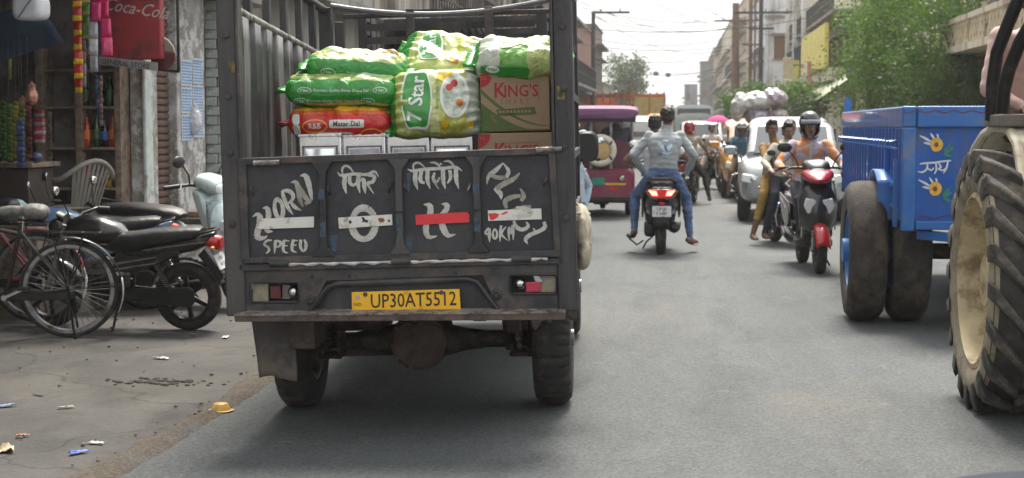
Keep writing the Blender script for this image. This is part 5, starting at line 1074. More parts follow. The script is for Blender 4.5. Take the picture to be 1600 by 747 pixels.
# ------------------------------------------------------------------ corner store
flk = lambda name, a, b, c: _flake(name, a, b, c)
def _flake(name, top, mid, low, sc=3.5, lo=.42, hi=.5, ws=9.):
    m = bpy.data.materials.new(name); m.use_nodes = True; n = m.node_tree.nodes; l = m.node_tree.links; b = n['Principled BSDF']; b.inputs['Roughness'].default_value = .88
    tc = n.new('ShaderNodeTexCoord'); out = None; src = []
    for k, (s, a, c) in enumerate(((sc, lo, hi), (ws, .5, .56))):
        z = n.new('ShaderNodeTexNoise'); z.inputs['Scale'].default_value = s; z.inputs['Detail'].default_value = 10; z.inputs['Roughness'].default_value = .7; l.new(tc.outputs['Object'], z.inputs['Vector'])
        r = n.new('ShaderNodeMapRange'); r.inputs[1].default_value = a; r.inputs[2].default_value = c; l.new(z.outputs[0], r.inputs[0]); src.append(r.outputs[0])
    x = n.new('ShaderNodeMix'); x.data_type = 'RGBA'; l.new(src[0], x.inputs[0]); x.inputs[6].default_value = (*low, 1); x.inputs[7].default_value = (*mid, 1)
    y = n.new('ShaderNodeMix'); y.data_type = 'RGBA'; l.new(src[1], y.inputs[0]); l.new(x.outputs[2], y.inputs[6]); y.inputs[7].default_value = (*top, 1); l.new(y.outputs[2], b.inputs['Base Color'])
    bp = n.new('ShaderNodeBump'); bp.inputs['Strength'].default_value = .5; bp.inputs['Distance'].default_value = .01; l.new(src[1], bp.inputs['Height']); l.new(bp.outputs[0], b.inputs['Normal']); return m
M_FLKG = _flake('flaking_mint_paint', (.46, .55, .52), (.58, .60, .57), (.28, .26, .23)); M_FLKW = _flake('flaking_lime_wash', (.52, .53, .53), (.42, .415, .40), (.22, .20, .175), 2.2, .44, .6, 6)
M_FLKB = _flake('stained_bare_plaster', (.33, .31, .27), (.25, .23, .20), (.13, .11, .095), 3, .42, .55, 8)
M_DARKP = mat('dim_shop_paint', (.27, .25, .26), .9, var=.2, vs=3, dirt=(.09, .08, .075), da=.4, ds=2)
M_SHELF = mat('old_shelf_wood', (.25, .19, .14), .8, var=.25, vs=14, dirt=(.09, .065, .05), da=.35, ds=8)
st = thing('corner_store', 'old flaking store building with shelves and a brown roller shutter', 'building', (LX, 7.5, 0))
SY = lambda y: y-7.5; SX = lambda x: x-LX
def sb(name, x0, x1, y0, y1, z0, z1, m, **k): return G().bb(SX(x0), SX(x1), SY(y0), SY(y1), z0, z1).build(name, m, st, k.pop('smooth', False), **k)
sb('plinth', -9, -4.76, 11.9, 17.5, -.12, .33, M_FLKB, bev=.015); sb('front_wall', -9, -4.95, 3.0, 10.5, -.1, 2.78, M_FLKW)
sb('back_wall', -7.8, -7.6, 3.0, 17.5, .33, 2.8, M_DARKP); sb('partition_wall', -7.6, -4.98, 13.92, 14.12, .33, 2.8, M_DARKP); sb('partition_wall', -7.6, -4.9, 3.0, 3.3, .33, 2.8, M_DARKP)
sb('ceiling_slab', -9, -4.62, 3.0, 17.5, 2.78, 2.93, M_FLKB, bev=.01)
sb('upper_wall', -9, -4.88, 3.0, 15.45, 2.93, 7.2, M_FLKW); sb('roof_ledge', -9, -4.6, 3.0, 15.45, 7.2, 7.35, M_CONC)
sb('corner_pillar', -4.975, -4.825, 13.84, 14.16, .33, 2.78, M_FLKW, bev=.01)
sb('corner_pillar_edge', -4.845, -4.812, 13.80, 14.0, .33, 2.78, M_FLKG, bev=.01)
shp = sb('roller_shutter', -4.98, -4.95, 14.16, 14.82, .33, 2.6, M_SHUT)
sl = G().prism([(0, 0), (.022, .012), (.026, .035), (.018, .058), (0, .066)], 0, .62, 'y').mesh('slat')
s0 = put('slat', sl, M_SHUT, shp, True); s0.location = (SX(-4.95), SY(14.18), .35)
for k in range(1, 33):
    o = s0.copy(); COL.objects.link(o); o.parent = shp; o.location = (SX(-4.95), SY(14.18), .35+k*.068)
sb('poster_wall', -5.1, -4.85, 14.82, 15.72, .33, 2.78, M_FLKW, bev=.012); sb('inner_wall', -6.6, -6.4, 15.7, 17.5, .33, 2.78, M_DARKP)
pc = sb('brick_pillar', -5.04, -4.80, 16.42, 16.80, .33, 2.78, M_FLKB)
rr = random.Random(5); brs = [G().box((0, 0, 0), (.125 if k < 2 else .255, .05, .098)).build('brick', M_FLKG, pc, True, bev=.010, loc=(0, 0, -50)) for k in range(3)]
first = {}
for k in range(24):
    z = .38+k*.102
    for j in ((0, 1) if k % 2 else (2,)):
        src = brs[j]; o = src if j not in first else src.copy()
        if j in first: COL.objects.link(o)
        first[j] = 1; o.parent = pc; o.location = (SX(-4.92)+(-.0655 if j == 0 else .0655 if j == 1 else 0)+rr.uniform(-.004, .004), SY(16.40)+rr.uniform(-.012, .006), z); o.rotation_euler = (rr.uniform(-.02, .02), rr.uniform(-.02, .02), rr.uniform(-.03, .03))
sb('pillar_side', -5.06, -4.79, 16.81, 17.45, .33, 2.78, M_FLKG)
# the store's shelf unit
YS = 13.62
def sp3(px, py, y=YS): return at(px, py, y)
b0 = sp3(62, 350); sh = thing('shelf_unit', 'old wooden shelf unit holding bottles at the back of the store', 'shelf', (b0.x, YS, .33))
def shb(name, px0, px1, py0, py1, d0=0, d1=.26, m=M_SHELF):
    a, b = sp3(px0, py1), sp3(px1, py0); return G().bb(a.x-b0.x, b.x-b0.x, d0, d1, a.z-.33, b.z-.33).build(name, m, sh, False, bev=.004)
for px in (62, 123, 184): shb('upright', px-2.4, px+2.4, 75, 362)
for py in (110, 168, 232, 295, 355):
    for a, b in ((64.5, 120.5), (125.5, 181.5)): shb('shelf_board', a, b, py-2.2, py+2.2)
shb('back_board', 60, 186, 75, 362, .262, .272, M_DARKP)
def bottle(label, px, pyb, h, cols, y=YS+.08, r=.033):
    p = sp3(px, pyb, y); t = thing('soda_bottle', label, 'bottle', p, group='bottles on the store shelves')
    lq = mat('drink_'+cols[0], cols[0], .12, var=.05, coat=.5); lb = mat('bottle_label_'+cols[1], cols[1], .4, var=.25, vs=60); cp = mat('cap_'+cols[2], cols[2], .4)
    G().lathe([(0, 0), (r*.85, 0), (r, h*.05), (r*.96, h*.3), (r, h*.6), (r*.8, h*.74), (r*.38, h*.9), (r*.36, h*.95), (0, h*.95)], None, 16).build('body', lq, t)
    G().lathe([(r*1.03, h*.26), (r*1.03, h*.56)], None, 16).build('label', lb, t, solid=.001); G().cyl((0, 0, h*.94), (0, 0, h), r*.42, n=12).build('cap', cp, t)
BT = [(136, 229.5, .27, '#a3401f', '#d8752c', '#d06018', 'orange soda bottle on the middle shelf, left one'), (151, 229.5, .28, '#1f3a1d', '#3a5c2c', '#2f6f2a', 'dark green soda bottle on the middle shelf'), (164, 229.5, .25, '#0d1028', '#2f5ea8', '#1d3f8a', 'dark cola bottle with blue label on the middle shelf'), (177, 229.5, .28, '#a3401f', '#d8752c', '#d06018', 'orange soda bottle on the middle shelf, right one'),
      (139, 292.5, .23, '#8e2a1c', '#c05038', '#b02020', 'red drink bottle on the lower shelf'), (152, 292.5, .23, '#101a4a', '#35589c', '#1d3f8a', 'blue drink bottle on the lower shelf'), (161.5, 292.5, .20, '#3c0d12', '#5a1a20', '#801820', 'dark red bottle on the lower shelf'), (170.5, 292.5, .20, '#b59a18', '#c7b030', '#b02020', 'yellow juice bottle on the lower shelf'), (180, 292.5, .17, '#4a4a4c', '#66666a', '#77777a', 'grey bottle at the right end of the lower shelf'),
      (133, 165.5, .24, '#1c2c1c', '#2b4a2a', '#2f6f2a', 'dim green bottle on the upper shelf, left'), (172, 165.5, .26, '#1f4a24', '#2c6a34', '#2f6f2a', 'bright green bottle on the upper shelf, right'), (158, 165.5, .22, '#20241f', '#3a3f38', '#444', 'smoky bottle on the upper shelf, middle')]
for px, py, h, a, b, c, lb in BT: bottle(lb, px, py, h, (a, b, c if len(c) > 4 else '#444444'), r=.040 if h > .22 else .03)
# hanging strips of packets
def packet_mesh(w, h, d, seed):
    def f(sg):
        def q(u, v):
            t = max(0, (1-abs(2*v-1)**4))**.6*max(0, 1-abs(2*u-1)**4)**.5
            return ((u-.5)*w, sg*d/2*t+.004*noise.noise((u*5+seed, v*5, sg)), -v*h)
        return q
    return G().sheet(f(1), 8, 8).sheet(f(-1), 8, 8)
def two_tone(name, a, b, z, c=None):
    m = mat(name, a, .3, var=.35, vs=45, coat=.5); n = m.node_tree.nodes; l = m.node_tree.links
    tc = n.new('ShaderNodeTexCoord'); s = n.new('ShaderNodeSeparateXYZ'); l.new(tc.outputs['Object'], s.inputs[0]); lt_ = n.new('ShaderNodeMath'); lt_.operation = 'LESS_THAN'; l.new(s.outputs[2], lt_.inputs[0]); lt_.inputs[1].default_value = -z
    bs = n['Principled BSDF']; src = bs.inputs['Base Color'].links[0].from_socket; x = n.new('ShaderNodeMix'); x.data_type = 'RGBA'; l.new(lt_.outputs[0], x.inputs[0]); l.new(src, x.inputs[6]); x.inputs[7].default_value = (*_col(b), 1); l.new(x.outputs[2], bs.inputs['Base Color']); return m
def strip(label, px, py0, n_, ph, pw, m, Y=12.6, gap=0., sway=0., cat='snack strip', part='packet', step=0):
    p = at(px, py0, Y); q = FPX/Y; w, h = pw/q, ph/q; t = thing('packet_strip', label, cat, p, group='packet strips hung in the store front')
    me = packet_mesh(w, h*.97, w*.32, px).mesh('packet'); src = None
    for k in range(n_):
        if src is None: o = put(part, me, m, t, True, ang=80); src = o
        else: o = src.copy(); COL.objects.link(o); o.parent = t
        o.location = (sway*k*.01+.003*math.sin(k*2), .004*math.cos(k*3), -k*(h+gap/q)); o.rotation_euler = (0, .03*math.sin(k*2.1), .25*math.sin(k*1.7+px))
    G().cyl((0, 0, 0), (0, 0, .9), .002, n=4).build('string', M_WIRE, t)
    return t
strip('strip of red and yellow snack packets hanging tallest in the store front', 120, -12, 7, 23, 15, two_tone('red_yellow_packet', '#b02a1c', '#e0b818', .072), Y=12.5)
strip('short strip of green packets beside the red and yellow strip', 133.5, -14, 4, 19, 13, two_tone('green_packet', '#5c8c46', '#b9b45a', .07), Y=12.6)
strip('strip of dim white packets below the green packets', 130, 62, 4, 19, 8, mat('dim_white_packet', (.34, .32, .33), .35, var=.3, vs=30), Y=12.75)
strip('strip of large hot pink packets under the roof edge', 160, -30, 4, 30, 18, mat('pink_packet', (.62, .03, .16), .3, var=.35, vs=25, coat=.5), Y=12.6, sway=1.)
strip('strip of pink packets left of the larger pink strip', 149, -26, 2, 30, 17, mat('pink_packet', 0), Y=12.5)
strip('strip of silvery white pouches under the pink packets', 145, 34, 3, 27, 15, mat('silver_pouch', (.42, .43, .46), .3, .2, var=.3, vs=20), Y=12.55)
strip('narrow dark blue strip of sachets under the silvery pouches', 149.5, 116, 9, 8, 6, mat('blue_sachet', (.05, .07, .16), .25, .2, var=.6, vs=60), Y=12.6, sway=.3)
strip('narrow brownish strip of sachets beside the dark blue strip', 157, 118, 9, 9, 6, mat('brown_sachet', (.20, .13, .10), .25, .2, var=.6, vs=60), Y=12.6)
strip('strip of red and white sachets in front of the shelves', 61, 170, 4, 14, 19, two_tone('red_white_sachet', '#a83848', '#b8b0b2', .04), Y=12.9)
strip('long thin brown string of sachets beside the chair', 77, 175, 16, 6.5, 7, mat('brown_string', (.12, .10, .08), .6, var=.5, vs=60), Y=13.0)
for k, (px, c, lb) in enumerate(((4, '#3c5a20', 'green sachet sheet at the far left edge'), (14, '#4c6a24', 'green sachet sheet second from the left edge'), (24, '#8a8424', 'yellow sachet sheet at the left counter'), (34, '#5a6a2a', 'olive sachet sheet beside the yellow sheet'), (44, '#5c2a28', 'maroon sachet sheet beside the olive sheet'))):
    strip(lb, px, 158+4*(k % 2), 13, 7.2, 10.5, mat('sheet_'+c, c, .35, var=.5, vs=50), Y=12.0)
strip('blue sachet strip hanging over the counter', 31, 188, 9, 8.5, 13, mat('blue_sheet', (.05, .08, .20), .3, var=.6, vs=60), Y=11.85)
strip('yellow and black slim packet pair hung at upper left', 15, 88, 2, 19, 5, mat('yellow_slim', (.40, .36, .06), .35, var=.6, vs=40), Y=12.3)
# counter, tarpaulin, tub, bags
p = at(20, 300, 12.1); ct = thing('store_counter', 'dark wooden counter under the sachet sheets at the left edge', 'counter', (-5.75, 12.1, .33))
G().bb(-.9, .55, 0, .5, 0, .78).build('cabinet', mat('dark_counter_wood', (.055, .04, .035), .6, var=.3, vs=12), ct, bev=.01); G().bb(-.95, .6, -.04, .54, .78, .82).build('counter_top', M_SHELF, ct, bev=.006)
for k in range(7):
    q = G().ell((0, 0, 0), (.05, .05, .045)); tag(q.build('snack_jar', mat('jar_%d' % (k % 3), [(.06, .07, .16), (.2, .2, .24), (.14, .04, .05)][k % 3], .2, var=.5, vs=40), None, loc=(-5.15-.11*k, 12.14, 1.195)), 'small dark snack jar on the counter, number %s from its right end' % ['one', 'two', 'three', 'four', 'five', 'six', 'seven'][k], 'jar', 'jars on the counter')
def tarp(u, v): return (-7.2+2.28*u, 11.6+.6*v, 2.42-.36*v-.07*math.sin(u*9+v*2)*(1-.3*v)-.10*math.sin(PI*u))
tag(G().sheet(tarp, 40, 14).build('blue_tarpaulin', mat('blue_tarp', (.025, .055, .115), .55, var=.3, vs=6, bump=.5, bs=12), None, solid=.004), 'dark blue tarpaulin sagging under the store ceiling', 'tarpaulin')
p = at(50, 12, 11.4); tb = thing('plastic_tub', 'white plastic tub hanging at the top left', 'tub', p)
put('shell', voxel(G().hull([(-.13, 0, .0, .09, .08, 3), (-.10, 0, 0, .12, .105, 3.4), (.10, 0, 0, .105, .095, 3.4), (.14, 0, 0, .06, .05, 3)], 24), .012, 4), mat('white_tub', (.62, .64, .68), .35, var=.06, vs=9), tb)
G().tube([(.11, -.14, .12), (.02, -.16, .0), (-.05, -.13, -.08)], .004, 5).tube([(0, 0, .1), (0, 0, .9)], .004, 5).build('cord', M_WIRE, tb)
def bag(label, px, py, Y, r, m, name='plastic_bag', cat='bag', seed=0, group=None, hang=True):
    p = at(px, py, Y); g = G().ell((0, 0, 0), r).ell((r[0]*.1, 0, r[2]*.55), (r[0]*.55, r[1]*.55, r[2]*.6)); me = voxel(g, min(r)/7, 2)
    for v in me.vertices: v.co += v.co.normalized()*noise.noise(v.co*30+Vector((seed, 0, 0)))*.012
    t = thing(name, label, cat, p, group=group); put('bag', me, m, t)
    if hang: G().tube([(0, 0, r[2]*.9), (0, 0, r[2]*1.6)], .006, 5).tube([(-.03, 0, r[2]), (0, 0, r[2]*1.35), (.03, 0, r[2])], .012, 6).build('knot', m, t)
    return t
mw = mat('white_polythene', (.60, .60, .62), .35, var=.12, vs=14, coat=.3); mo = mat('orange_snack_bag', (.55, .16, .02), .3, var=.5, vs=22, coat=.6); mdr = mat('maroon_snack_bag', (.16, .03, .05), .3, var=.5, vs=22, coat=.6)
bag('white tied polythene bag hanging on the poster wall, left of two', 289, 186, 15.3, (.075, .06, .115), mw, seed=1, group='white bags by the posters'); bag('white tied polythene bag hanging on the poster wall, right of two', 304, 190, 15.25, (.078, .06, .135), mw, seed=2, group='white bags by the posters')
for k, (py, m, lb) in enumerate(((226, mo, 'orange snack bag at the top of the hanging column'), (244, mo, 'orange snack bag in the middle of the hanging column'), (262, mdr, 'maroon snack bag in the hanging column'), (280, mdr, 'maroon snack bag at the bottom of the hanging column'))): bag(lb, 307, py, 15.9, (.075, .06, .075), m, 'snack_bag', 'bag', k+4, 'snack bags hung in a column')
bag('white polythene bag lying on the carton by the pillar', 168, 342, 13.3, (.16, .12, .085), mat('translucent_white_bag', (.55, .55, .53), .35, var=.25, vs=25, coat=.3), seed=9, hang=False)
bag('clear bag with orange sweets hanging over the counter', 50, 150, 12.3, (.05, .05, .075), mat('pink_orange_bag', (.55, .24, .16), .3, var=.5, vs=25, coat=.5), seed=11)
bag('yellow and red sweet bag hanging below the orange sweets', 36, 172, 12.3, (.055, .05, .075), mat('yellow_red_bag', (.5, .28, .16), .3, var=.6, vs=30, coat=.5), seed=12)
bag('teal water bottle pack wrapped in film at the left edge', 22, 330, 11.7, (.14, .11, .085), mat('teal_film', (.30, .50, .52), .25, var=.35, vs=18, coat=.5), 'bottle_pack', 'bottles', 13, hang=False)
G().bb(-5.9, -4.95, 11.65, 11.88, -.1, .66).build('store_bench', M_SHELF, None, bev=.01); tag(bpy.data.objects['store_bench'], 'low wooden bench carrying the teal bottle pack', 'bench')
p = at(170, 356, 13.3); tag(G().box((0, 0, -.02), (.34, .25, .14)).build('carton', M_CARD, None, bev=.006, loc=p), 'small brown carton under a white polythene bag by the store pillar', 'box')
tag(G().bb(-5.02, -4.72, 13.0, 13.6, .33, .47).build('store_step', M_FLKB, None, bev=.015), 'worn concrete step under the carton at the store pillar', 'step')
tb = thing('wooden_table', 'dark low wooden table with bricks on it by the poster wall', 'table', (-4.55, 14.55, 0))
p = at(285, 340, 14.4); G().bb(-.30, .38, -.25, .25, p.z-.06, p.z).build('table_top', mat('dark_table_wood', (.06, .045, .035), .75, var=.3, vs=12), tb, bev=.01)
for x, y in ((-.26, -.21), (.34, -.21), (-.26, .21), (.34, .21)): G().bar((x, y, -.05), (x, y, p.z-.06), .05).build('leg', mat('dark_table_wood', 0), tb)
for k, (px, w_) in enumerate(((273, .10), (303, .12))): q = at(px, 332, 14.4); tag(G().box((0, 0, .03), (w_, .12, .06)).build('loose_brick', mat('loose_brick', (.20, .12, .09), .9, var=.3, vs=20), None, bev=.012, loc=(q.x, 14.45, p.z)), 'loose brown brick on the dark table, %s one' % ('left' if k == 0 else 'right'), 'brick', 'bricks on the dark table')
# plastic armchair
ch = thing('plastic_chair', 'grey beige plastic armchair standing in the store front', 'chair', (-5.22, 12.95, .33), R(62)); MC = mat('grey_beige_plastic', (.28, .255, .22), .5, var=.1, vs=6, dirt=(.2, .17, .14), da=.2)
G().sheet(lambda u, v: ((u-.5)*.46, (v-.5)*.46, .42-.02*math.sin(PI*u)*math.sin(PI*v)), 10, 10).build('seat', MC, ch, solid=.02)
br = []
for i in range(17): a = R(-8+196*i/16); br.append((-.29*math.cos(a)*1.0, -.20-.16*math.sin(a), .66+.16*math.sin(a)**2))
G().tube([(-.28, .22, .64), (-.30, .05, .65)]+br+[(.30, .05, .65), (.28, .22, .64)], .022, 8).build('arm_rail', MC, ch)
for i in range(9):
    a = R(48+84*i/8); x, y, z = -.29*math.cos(a), -.20-.16*math.sin(a), .66+.16*math.sin(a)**2; G().bar((x*.7, -.22, .42), (x, y, z), .03, .008).build('back_slat', MC, ch)
for s in (-1, 1):
    G().tube([(s*.28, .22, .64), (s*.25, .22, .42), (s*.27, .25, 0)], [.022, .026, .022], 8).build('leg', MC, ch); G().tube([(s*.22, -.20, .42), (s*.25, -.28, 0)], [.026, .022], 8).build('leg', MC, ch)
# posters with blue print
MP, MB = mat('poster_paper', (.55, .58, .62), .7, var=.08, vs=20), mat('poster_blue_ink', (.10, .26, .52), .7, var=.2)
k = 0
for row in range(3):
    for c in range(2):
        z0 = 1.30+row*.27+.03*c; y0 = 14.93+c*.37; o = thing('poster', 'white notice with blue print on the wall, %s row, %s column' % (('bottom', 'middle', 'top')[row], ('near', 'far')[c]), 'poster', (-4.846, y0, z0), group='blue printed notices')
        G().bb(0, .003, 0, .34, 0, .255).build('paper', MP, o, False)
        g = G(); q = random.Random(k)
        for ln in range(8):
            z = .232-ln*.029; yy = .02
            while yy < .30: w_ = q.uniform(.03, .08); g.bb(.0032, .0042, yy, min(.325, yy+w_), z-.010 if ln else z-.016, z+.006); yy += w_+.014
        pr = g.build('print', MB, o, False); pr['kind'] = 'stuff'; k += 1
# red sign box with script lettering, board beneath, frame and rolled blind
M_SRD = mat('faded_red_sign', (.30, .022, .03), .45, var=.2, vs=5, dirt=(.10, .02, .02), da=.35, ds=5); YG = 13.2
a, b = at(157, 93, YG), at(249, -40, YG); sg = thing('store_sign', 'faded red drinks sign with white script over a grey name board', 'sign', (a.x, YG, a.z)); w, h = b.x-a.x, b.z-a.z
G().bb(0, w, 0, .12, 0, h).build('panel', M_SRD, sg, bev=.012)
q = at(212, 14, YG); text('script', 'Coca-Cola', mat('pale_script', (.42, .37, .37), .6, var=.1), sg, Matrix.Translation((q.x-a.x, -.002, q.z-a.z)) @ Matrix.Rotation(PI/2, 4, 'X') @ Matrix.Rotation(R(-9), 4, 'Z'), .155, .004, .88, .4)
a2, b2 = at(155, 111, YG-.03), at(246, 94, YG-.03); G().add([(a2.x-a.x, -.03, at(155, 101, YG).z-a.z), (b2.x-a.x, -.03, at(246, 111, YG).z-a.z), (b2.x-a.x, -.03, at(246, 98, YG).z-a.z), (a2.x-a.x, -.03, at(155, 88, YG).z-a.z)], [(0, 1, 2, 3)]).build('name_board', mat('grey_name_board', (.26, .25, .24), .6, var=.15, vs=12), sg, False, solid=.012)
q = at(199, 100.5, YG); text('name_lettering', 'GENERAL STORE', M_INK, sg, Matrix.Translation((q.x-a.x, -.04, q.z-a.z)) @ Matrix.Rotation(PI/2, 4, 'X') @ Matrix.Rotation(R(-6.5), 4, 'Z'), .062, .003, .92)
for nm, c, pts in (('lobe', (.26, .215, .17), ((236, 53), (250, 55), (262, 62), (270, 72), (273, 83), (249, 79), (240, 76), (235, 66))), ('lobe_base', (.10, .02, .025), ((236, 76), (249, 79), (273, 83), (272, 96), (264, 107), (246, 111), (236, 104)))):
    q = [at(x, y, YG+.13) for x, y in pts]; G().prism([(v.x-a.x, v.z-a.z) for v in q], .125, .16, 'y').build(nm, mat('sign_'+nm, c, .6, var=.2, vs=9), sg, bev=.004)
for (x0, y0, x1, y1) in ((277, -30, 279, 112), (236, 108, 280, 112)): u, v = at(x0, y0, YG+.1), at(x1, y1, YG+.1); G().bar((u.x-a.x, .1, u.z-a.z), (v.x-a.x, .1, v.z-a.z), .022).build('frame_pipe', M_BLACKM, sg)
# ------------------------------------------------------------------ people
def frame_of(d, up=(0, 0, 1)):
    z = Vector(d).normalized(); x = z.cross(Vector(up))
    if x.length < .05: x = z.cross(Vector((0, 1, 0)))
    x.normalize(); y = z.cross(x); return Matrix((x, y, z)).transposed()
class Person:
    """one continuous body: tapered limbs, torso, head, hands and feet fused by a voxel skin; cloth zones are faces of that skin"""
    def __init__(s, label, loc, rz, J, cloth, size=1., vox=.011, hair='short', skin=M_SKIN, sleeve=.5, shorts=None, shoes=None, helmet=None, visor=True, group=None, face=True, cap=None, kurta=0., detail=True, folds=.0055, beard=False):
        s.t = thing('person', label, 'person', loc, rz, group); s.t.scale = (size,)*3
        s.z = []; s.g = G()
        V = {k: Vector(v) for k, v in J.items() if not isinstance(v, (int, float))}
        pel, neck, hd = V['pelvis'], V['neck'], V['head']
        look = Vector(J.get('look', (0, 1, 0))).normalized()
        side = Vector(J.get('side', (1, 0, 0))).normalized(); sp = neck-pel; up = sp.normalized(); fwd = up.cross(side); fwd = -fwd if fwd.y < 0 and J.get('flip', 0) == 0 else fwd
        top, bot = cloth
        # torso: stacked ellipses
        vs, fs, n = [], [], 18
        prof = [(-.10, .09, .08), (-.06, .145, .115), (.04, .168, .128), (.16, .165, .12), (.34, .155, .115), (.55, .175, .125), (.72, .195, .13), (.84, .20, .12), (.93, .165, .095), (1.0, .075, .07), (1.04, .055, .055)]
        for (t, a, b) in prof:
            c = pel+sp*t+fwd*(-.035*math.sin(PI*max(0, min(1, t))))*J.get('hunch', 1.)
            for k in range(n): q = 2*PI*k/n; vs.append(c+side*a*math.cos(q)+fwd*b*math.sin(q))
        m = len(prof); fs = [(i*n+k, i*n+(k+1) % n, (i+1)*n+(k+1) % n, (i+1)*n+k) for i in range(m-1) for k in range(n)]+[tuple(range(n)), tuple(range((m-1)*n, m*n))]
        s.g.add(vs, fs); s.zone(pel+sp*.18, pel+sp*.92, .15, top); s.zone(pel-sp*.1, pel+sp*.05, .16, bot)
        for sd in (-1, 1):
            k = 'R' if sd > 0 else 'L'
            sh = neck-sp*.10+side*sd*.175; el, wr = V['elbow'+k], V['wrist'+k]; kn, an = V['knee'+k], V['ankle'+k]; hip = pel+side*sd*.09+up*.0
            s.limb([sh, sh.lerp(el, .3), el], [.066, .056, .044]); s.limb([el, el.lerp(wr, .35), wr], [.044, .043, .029])
            if sleeve <= 1: s.zone(sh, sh.lerp(el, sleeve), .06, top); s.zone(sh.lerp(el, min(1, sleeve+.12)), el, .05, 'skin' if sleeve < 1 else top); s.zone(el, wr, .045, 'skin')
            else: s.zone(sh, el, .06, top); s.zone(el, el.lerp(wr, .92), .05, top)
            s.limb([hip, hip.lerp(kn, .4), kn], [.105, .088, .060]); s.limb([kn, kn.lerp(an, .35), an], [.060, .058, .036])
            e = shorts if shorts is not None else .95
            s.zone(hip, kn, .09, bot); s.zone(kn, kn.lerp(an, e), .06, bot)
            if e < .8: s.zone(kn.lerp(an, e+.1), an, .045, 'skin')
            toe = V.get('toe'+k, an+Vector((0, .17, -.045))); heel = an-(toe-an).normalized()*.06-Vector((0, 0, .035))
            s.limb([heel, an-Vector((0, 0, .03)), an.lerp(toe, .6)-Vector((0, 0, .012)), toe], [.03, .042, .036, .022]); s.zone(heel, toe, .035, 'shoe' if shoes else 'skin')
            if not shoes and detail:
                fd = (toe-an).normalized(); sx = fd.cross(Vector((0, 0, 1))).normalized()
                for q in range(5): p0 = toe-fd*.04+sx*(q-2)*.014; s.limb([p0, p0+fd*(.06-.006*abs(q-1))-Vector((0, 0, .01))], [.011, .008])
            hdv = Vector(J.get('hand'+k, (0, .7, -.7))).normalized(); s.hand(wr, hdv, J.get('palm'+k, (0, 0, -1)), sd, detail)
        s.limb([neck-up*.04, hd-Vector((0, 0, .06))], [.058, .05]); s.zone(neck+up*.02, hd-Vector((0, 0, .06)), .05, 'skin')
        rt = look.cross(Vector((0, 0, 1))).normalized(); hu = rt.cross(look); HM = Matrix((rt, look, hu)).transposed()
        P = lambda x, y, z: hd+HM @ Vector((x, y, z))
        s.g.ell(P(0, -.01, .035), (.076, .094, .092), HM); s.g.ell(P(0, .025, -.035), (.060, .066, .078), HM); s.g.ell(P(0, .05, -.085), (.035, .03, .025), HM)
        if detail:
            s.g.ell(P(0, .10, -.015), (.013, .020, .026), HM); s.g.ell(P(0, .085, .03), (.05, .012, .012), HM)
            for sd in (-1, 1): s.g.ell(P(sd*.078, -.005, -.002), (.010, .020, .032), HM)
        s.zone(P(0, 0, -.05), P(0, 0, .06), .085, 'skin')
        if kurta: s.kurta(pel, kurta, top, side, fwd)
        me = voxel(s.g, vox, 3, .5); s.paint(me, {'skin': skin, 'shoe': shoes or skin}, folds)
        s.body = me and put('body', me, s.mats, s.t, True, ang=180)
        if face:
            for sd in (-1, 1):
                G().ell(P(sd*.030, .086, .006), (.014, .008, .0075), HM, 10, 7).build('eye', M_EYEW, s.t); G().ell(P(sd*.030, .0925, .006), (.0065, .004, .0068), HM, 8, 6).build('pupil', M_EYE, s.t)
                G().ell(P(sd*.032, .092, .026), (.021, .006, .005), HM, 8, 6).build('eyebrow', M_HAIR, s.t)
            G().ell(P(0, .090, -.055), (.024, .009, .0075), HM, 10, 7).build('mouth', M_LIP, s.t)
            if beard: G().ell(P(0, .092, -.042), (.026, .008, .005), HM, 10, 7).build('moustache', M_HAIR, s.t)
        if hair and not helmet:
            g = G(); g.ell(P(0, -.022, .052), (.086, .097, .086), HM, 22, 14); g.ell(P(0, -.055, .0), (.078, .06, .075), HM)
            if hair == 'quiff': g.ell(P(0, .055, .115), (.058, .045, .035), HM); g.ell(P(.03, .04, .12), (.04, .04, .03), HM)
            hm_ = voxel(g, .010, 1)
            for v in hm_.vertices:
                d = noise.noise(v.co*42)*.012+noise.noise(v.co*90)*.006; v.co += (v.co-hd).normalized()*d
                loc = HM.transposed() @ (v.co-hd)
                if loc.y > .052 and loc.z < .068: v.co -= HM @ Vector((0, min(.05, loc.y-.045), 0))
                if loc.z < -.045 and loc.y < 0: v.co += HM @ Vector((0, .035, .01))
            put('hair', hm_, M_HAIR, s.t, True, ang=80)
        if helmet:
            hc = mat('helmet_'+str(helmet), helmet, .22, var=.06, coat=.8)
            g = G().ell(P(0, -.008, .045), (.118, .14, .125), HM, 28, 18).ell(P(0, -.02, -.03), (.112, .125, .10), HM, 28, 14); hl = put('helmet', voxel(g, .010, 3), hc, s.t)
            bmh = bmesh.new(); bmh.from_mesh(hl.data)
            dele = [f for f in bmh.faces if (lambda q: q.y > .045 and -.13 < q.z < .060)(HM.transposed() @ (f.calc_center_median()-hd))]
            bmesh.ops.delete(bmh, geom=dele, context='FACES'); bmh.to_mesh(hl.data); bmh.free(); md = hl.modifiers.new('t', 'SOLIDIFY'); md.thickness = .014; md.offset = -1
            g = G()
            for k in range(15):
                a = R(-62+124*k/14); g.v.append(tuple(P(.118*math.sin(a), -.005+.138*math.cos(a), .075))); g.v.append(tuple(P(.120*math.sin(a), -.002+.142*math.cos(a), .030)))
            g.f = [(2*k, 2*k+1, 2*k+3, 2*k+2) for k in range(14)]
            g.build('visor', mat('smoky_visor', (.25, .27, .30), .1, var=.05), hl, solid=.003) if visor else None
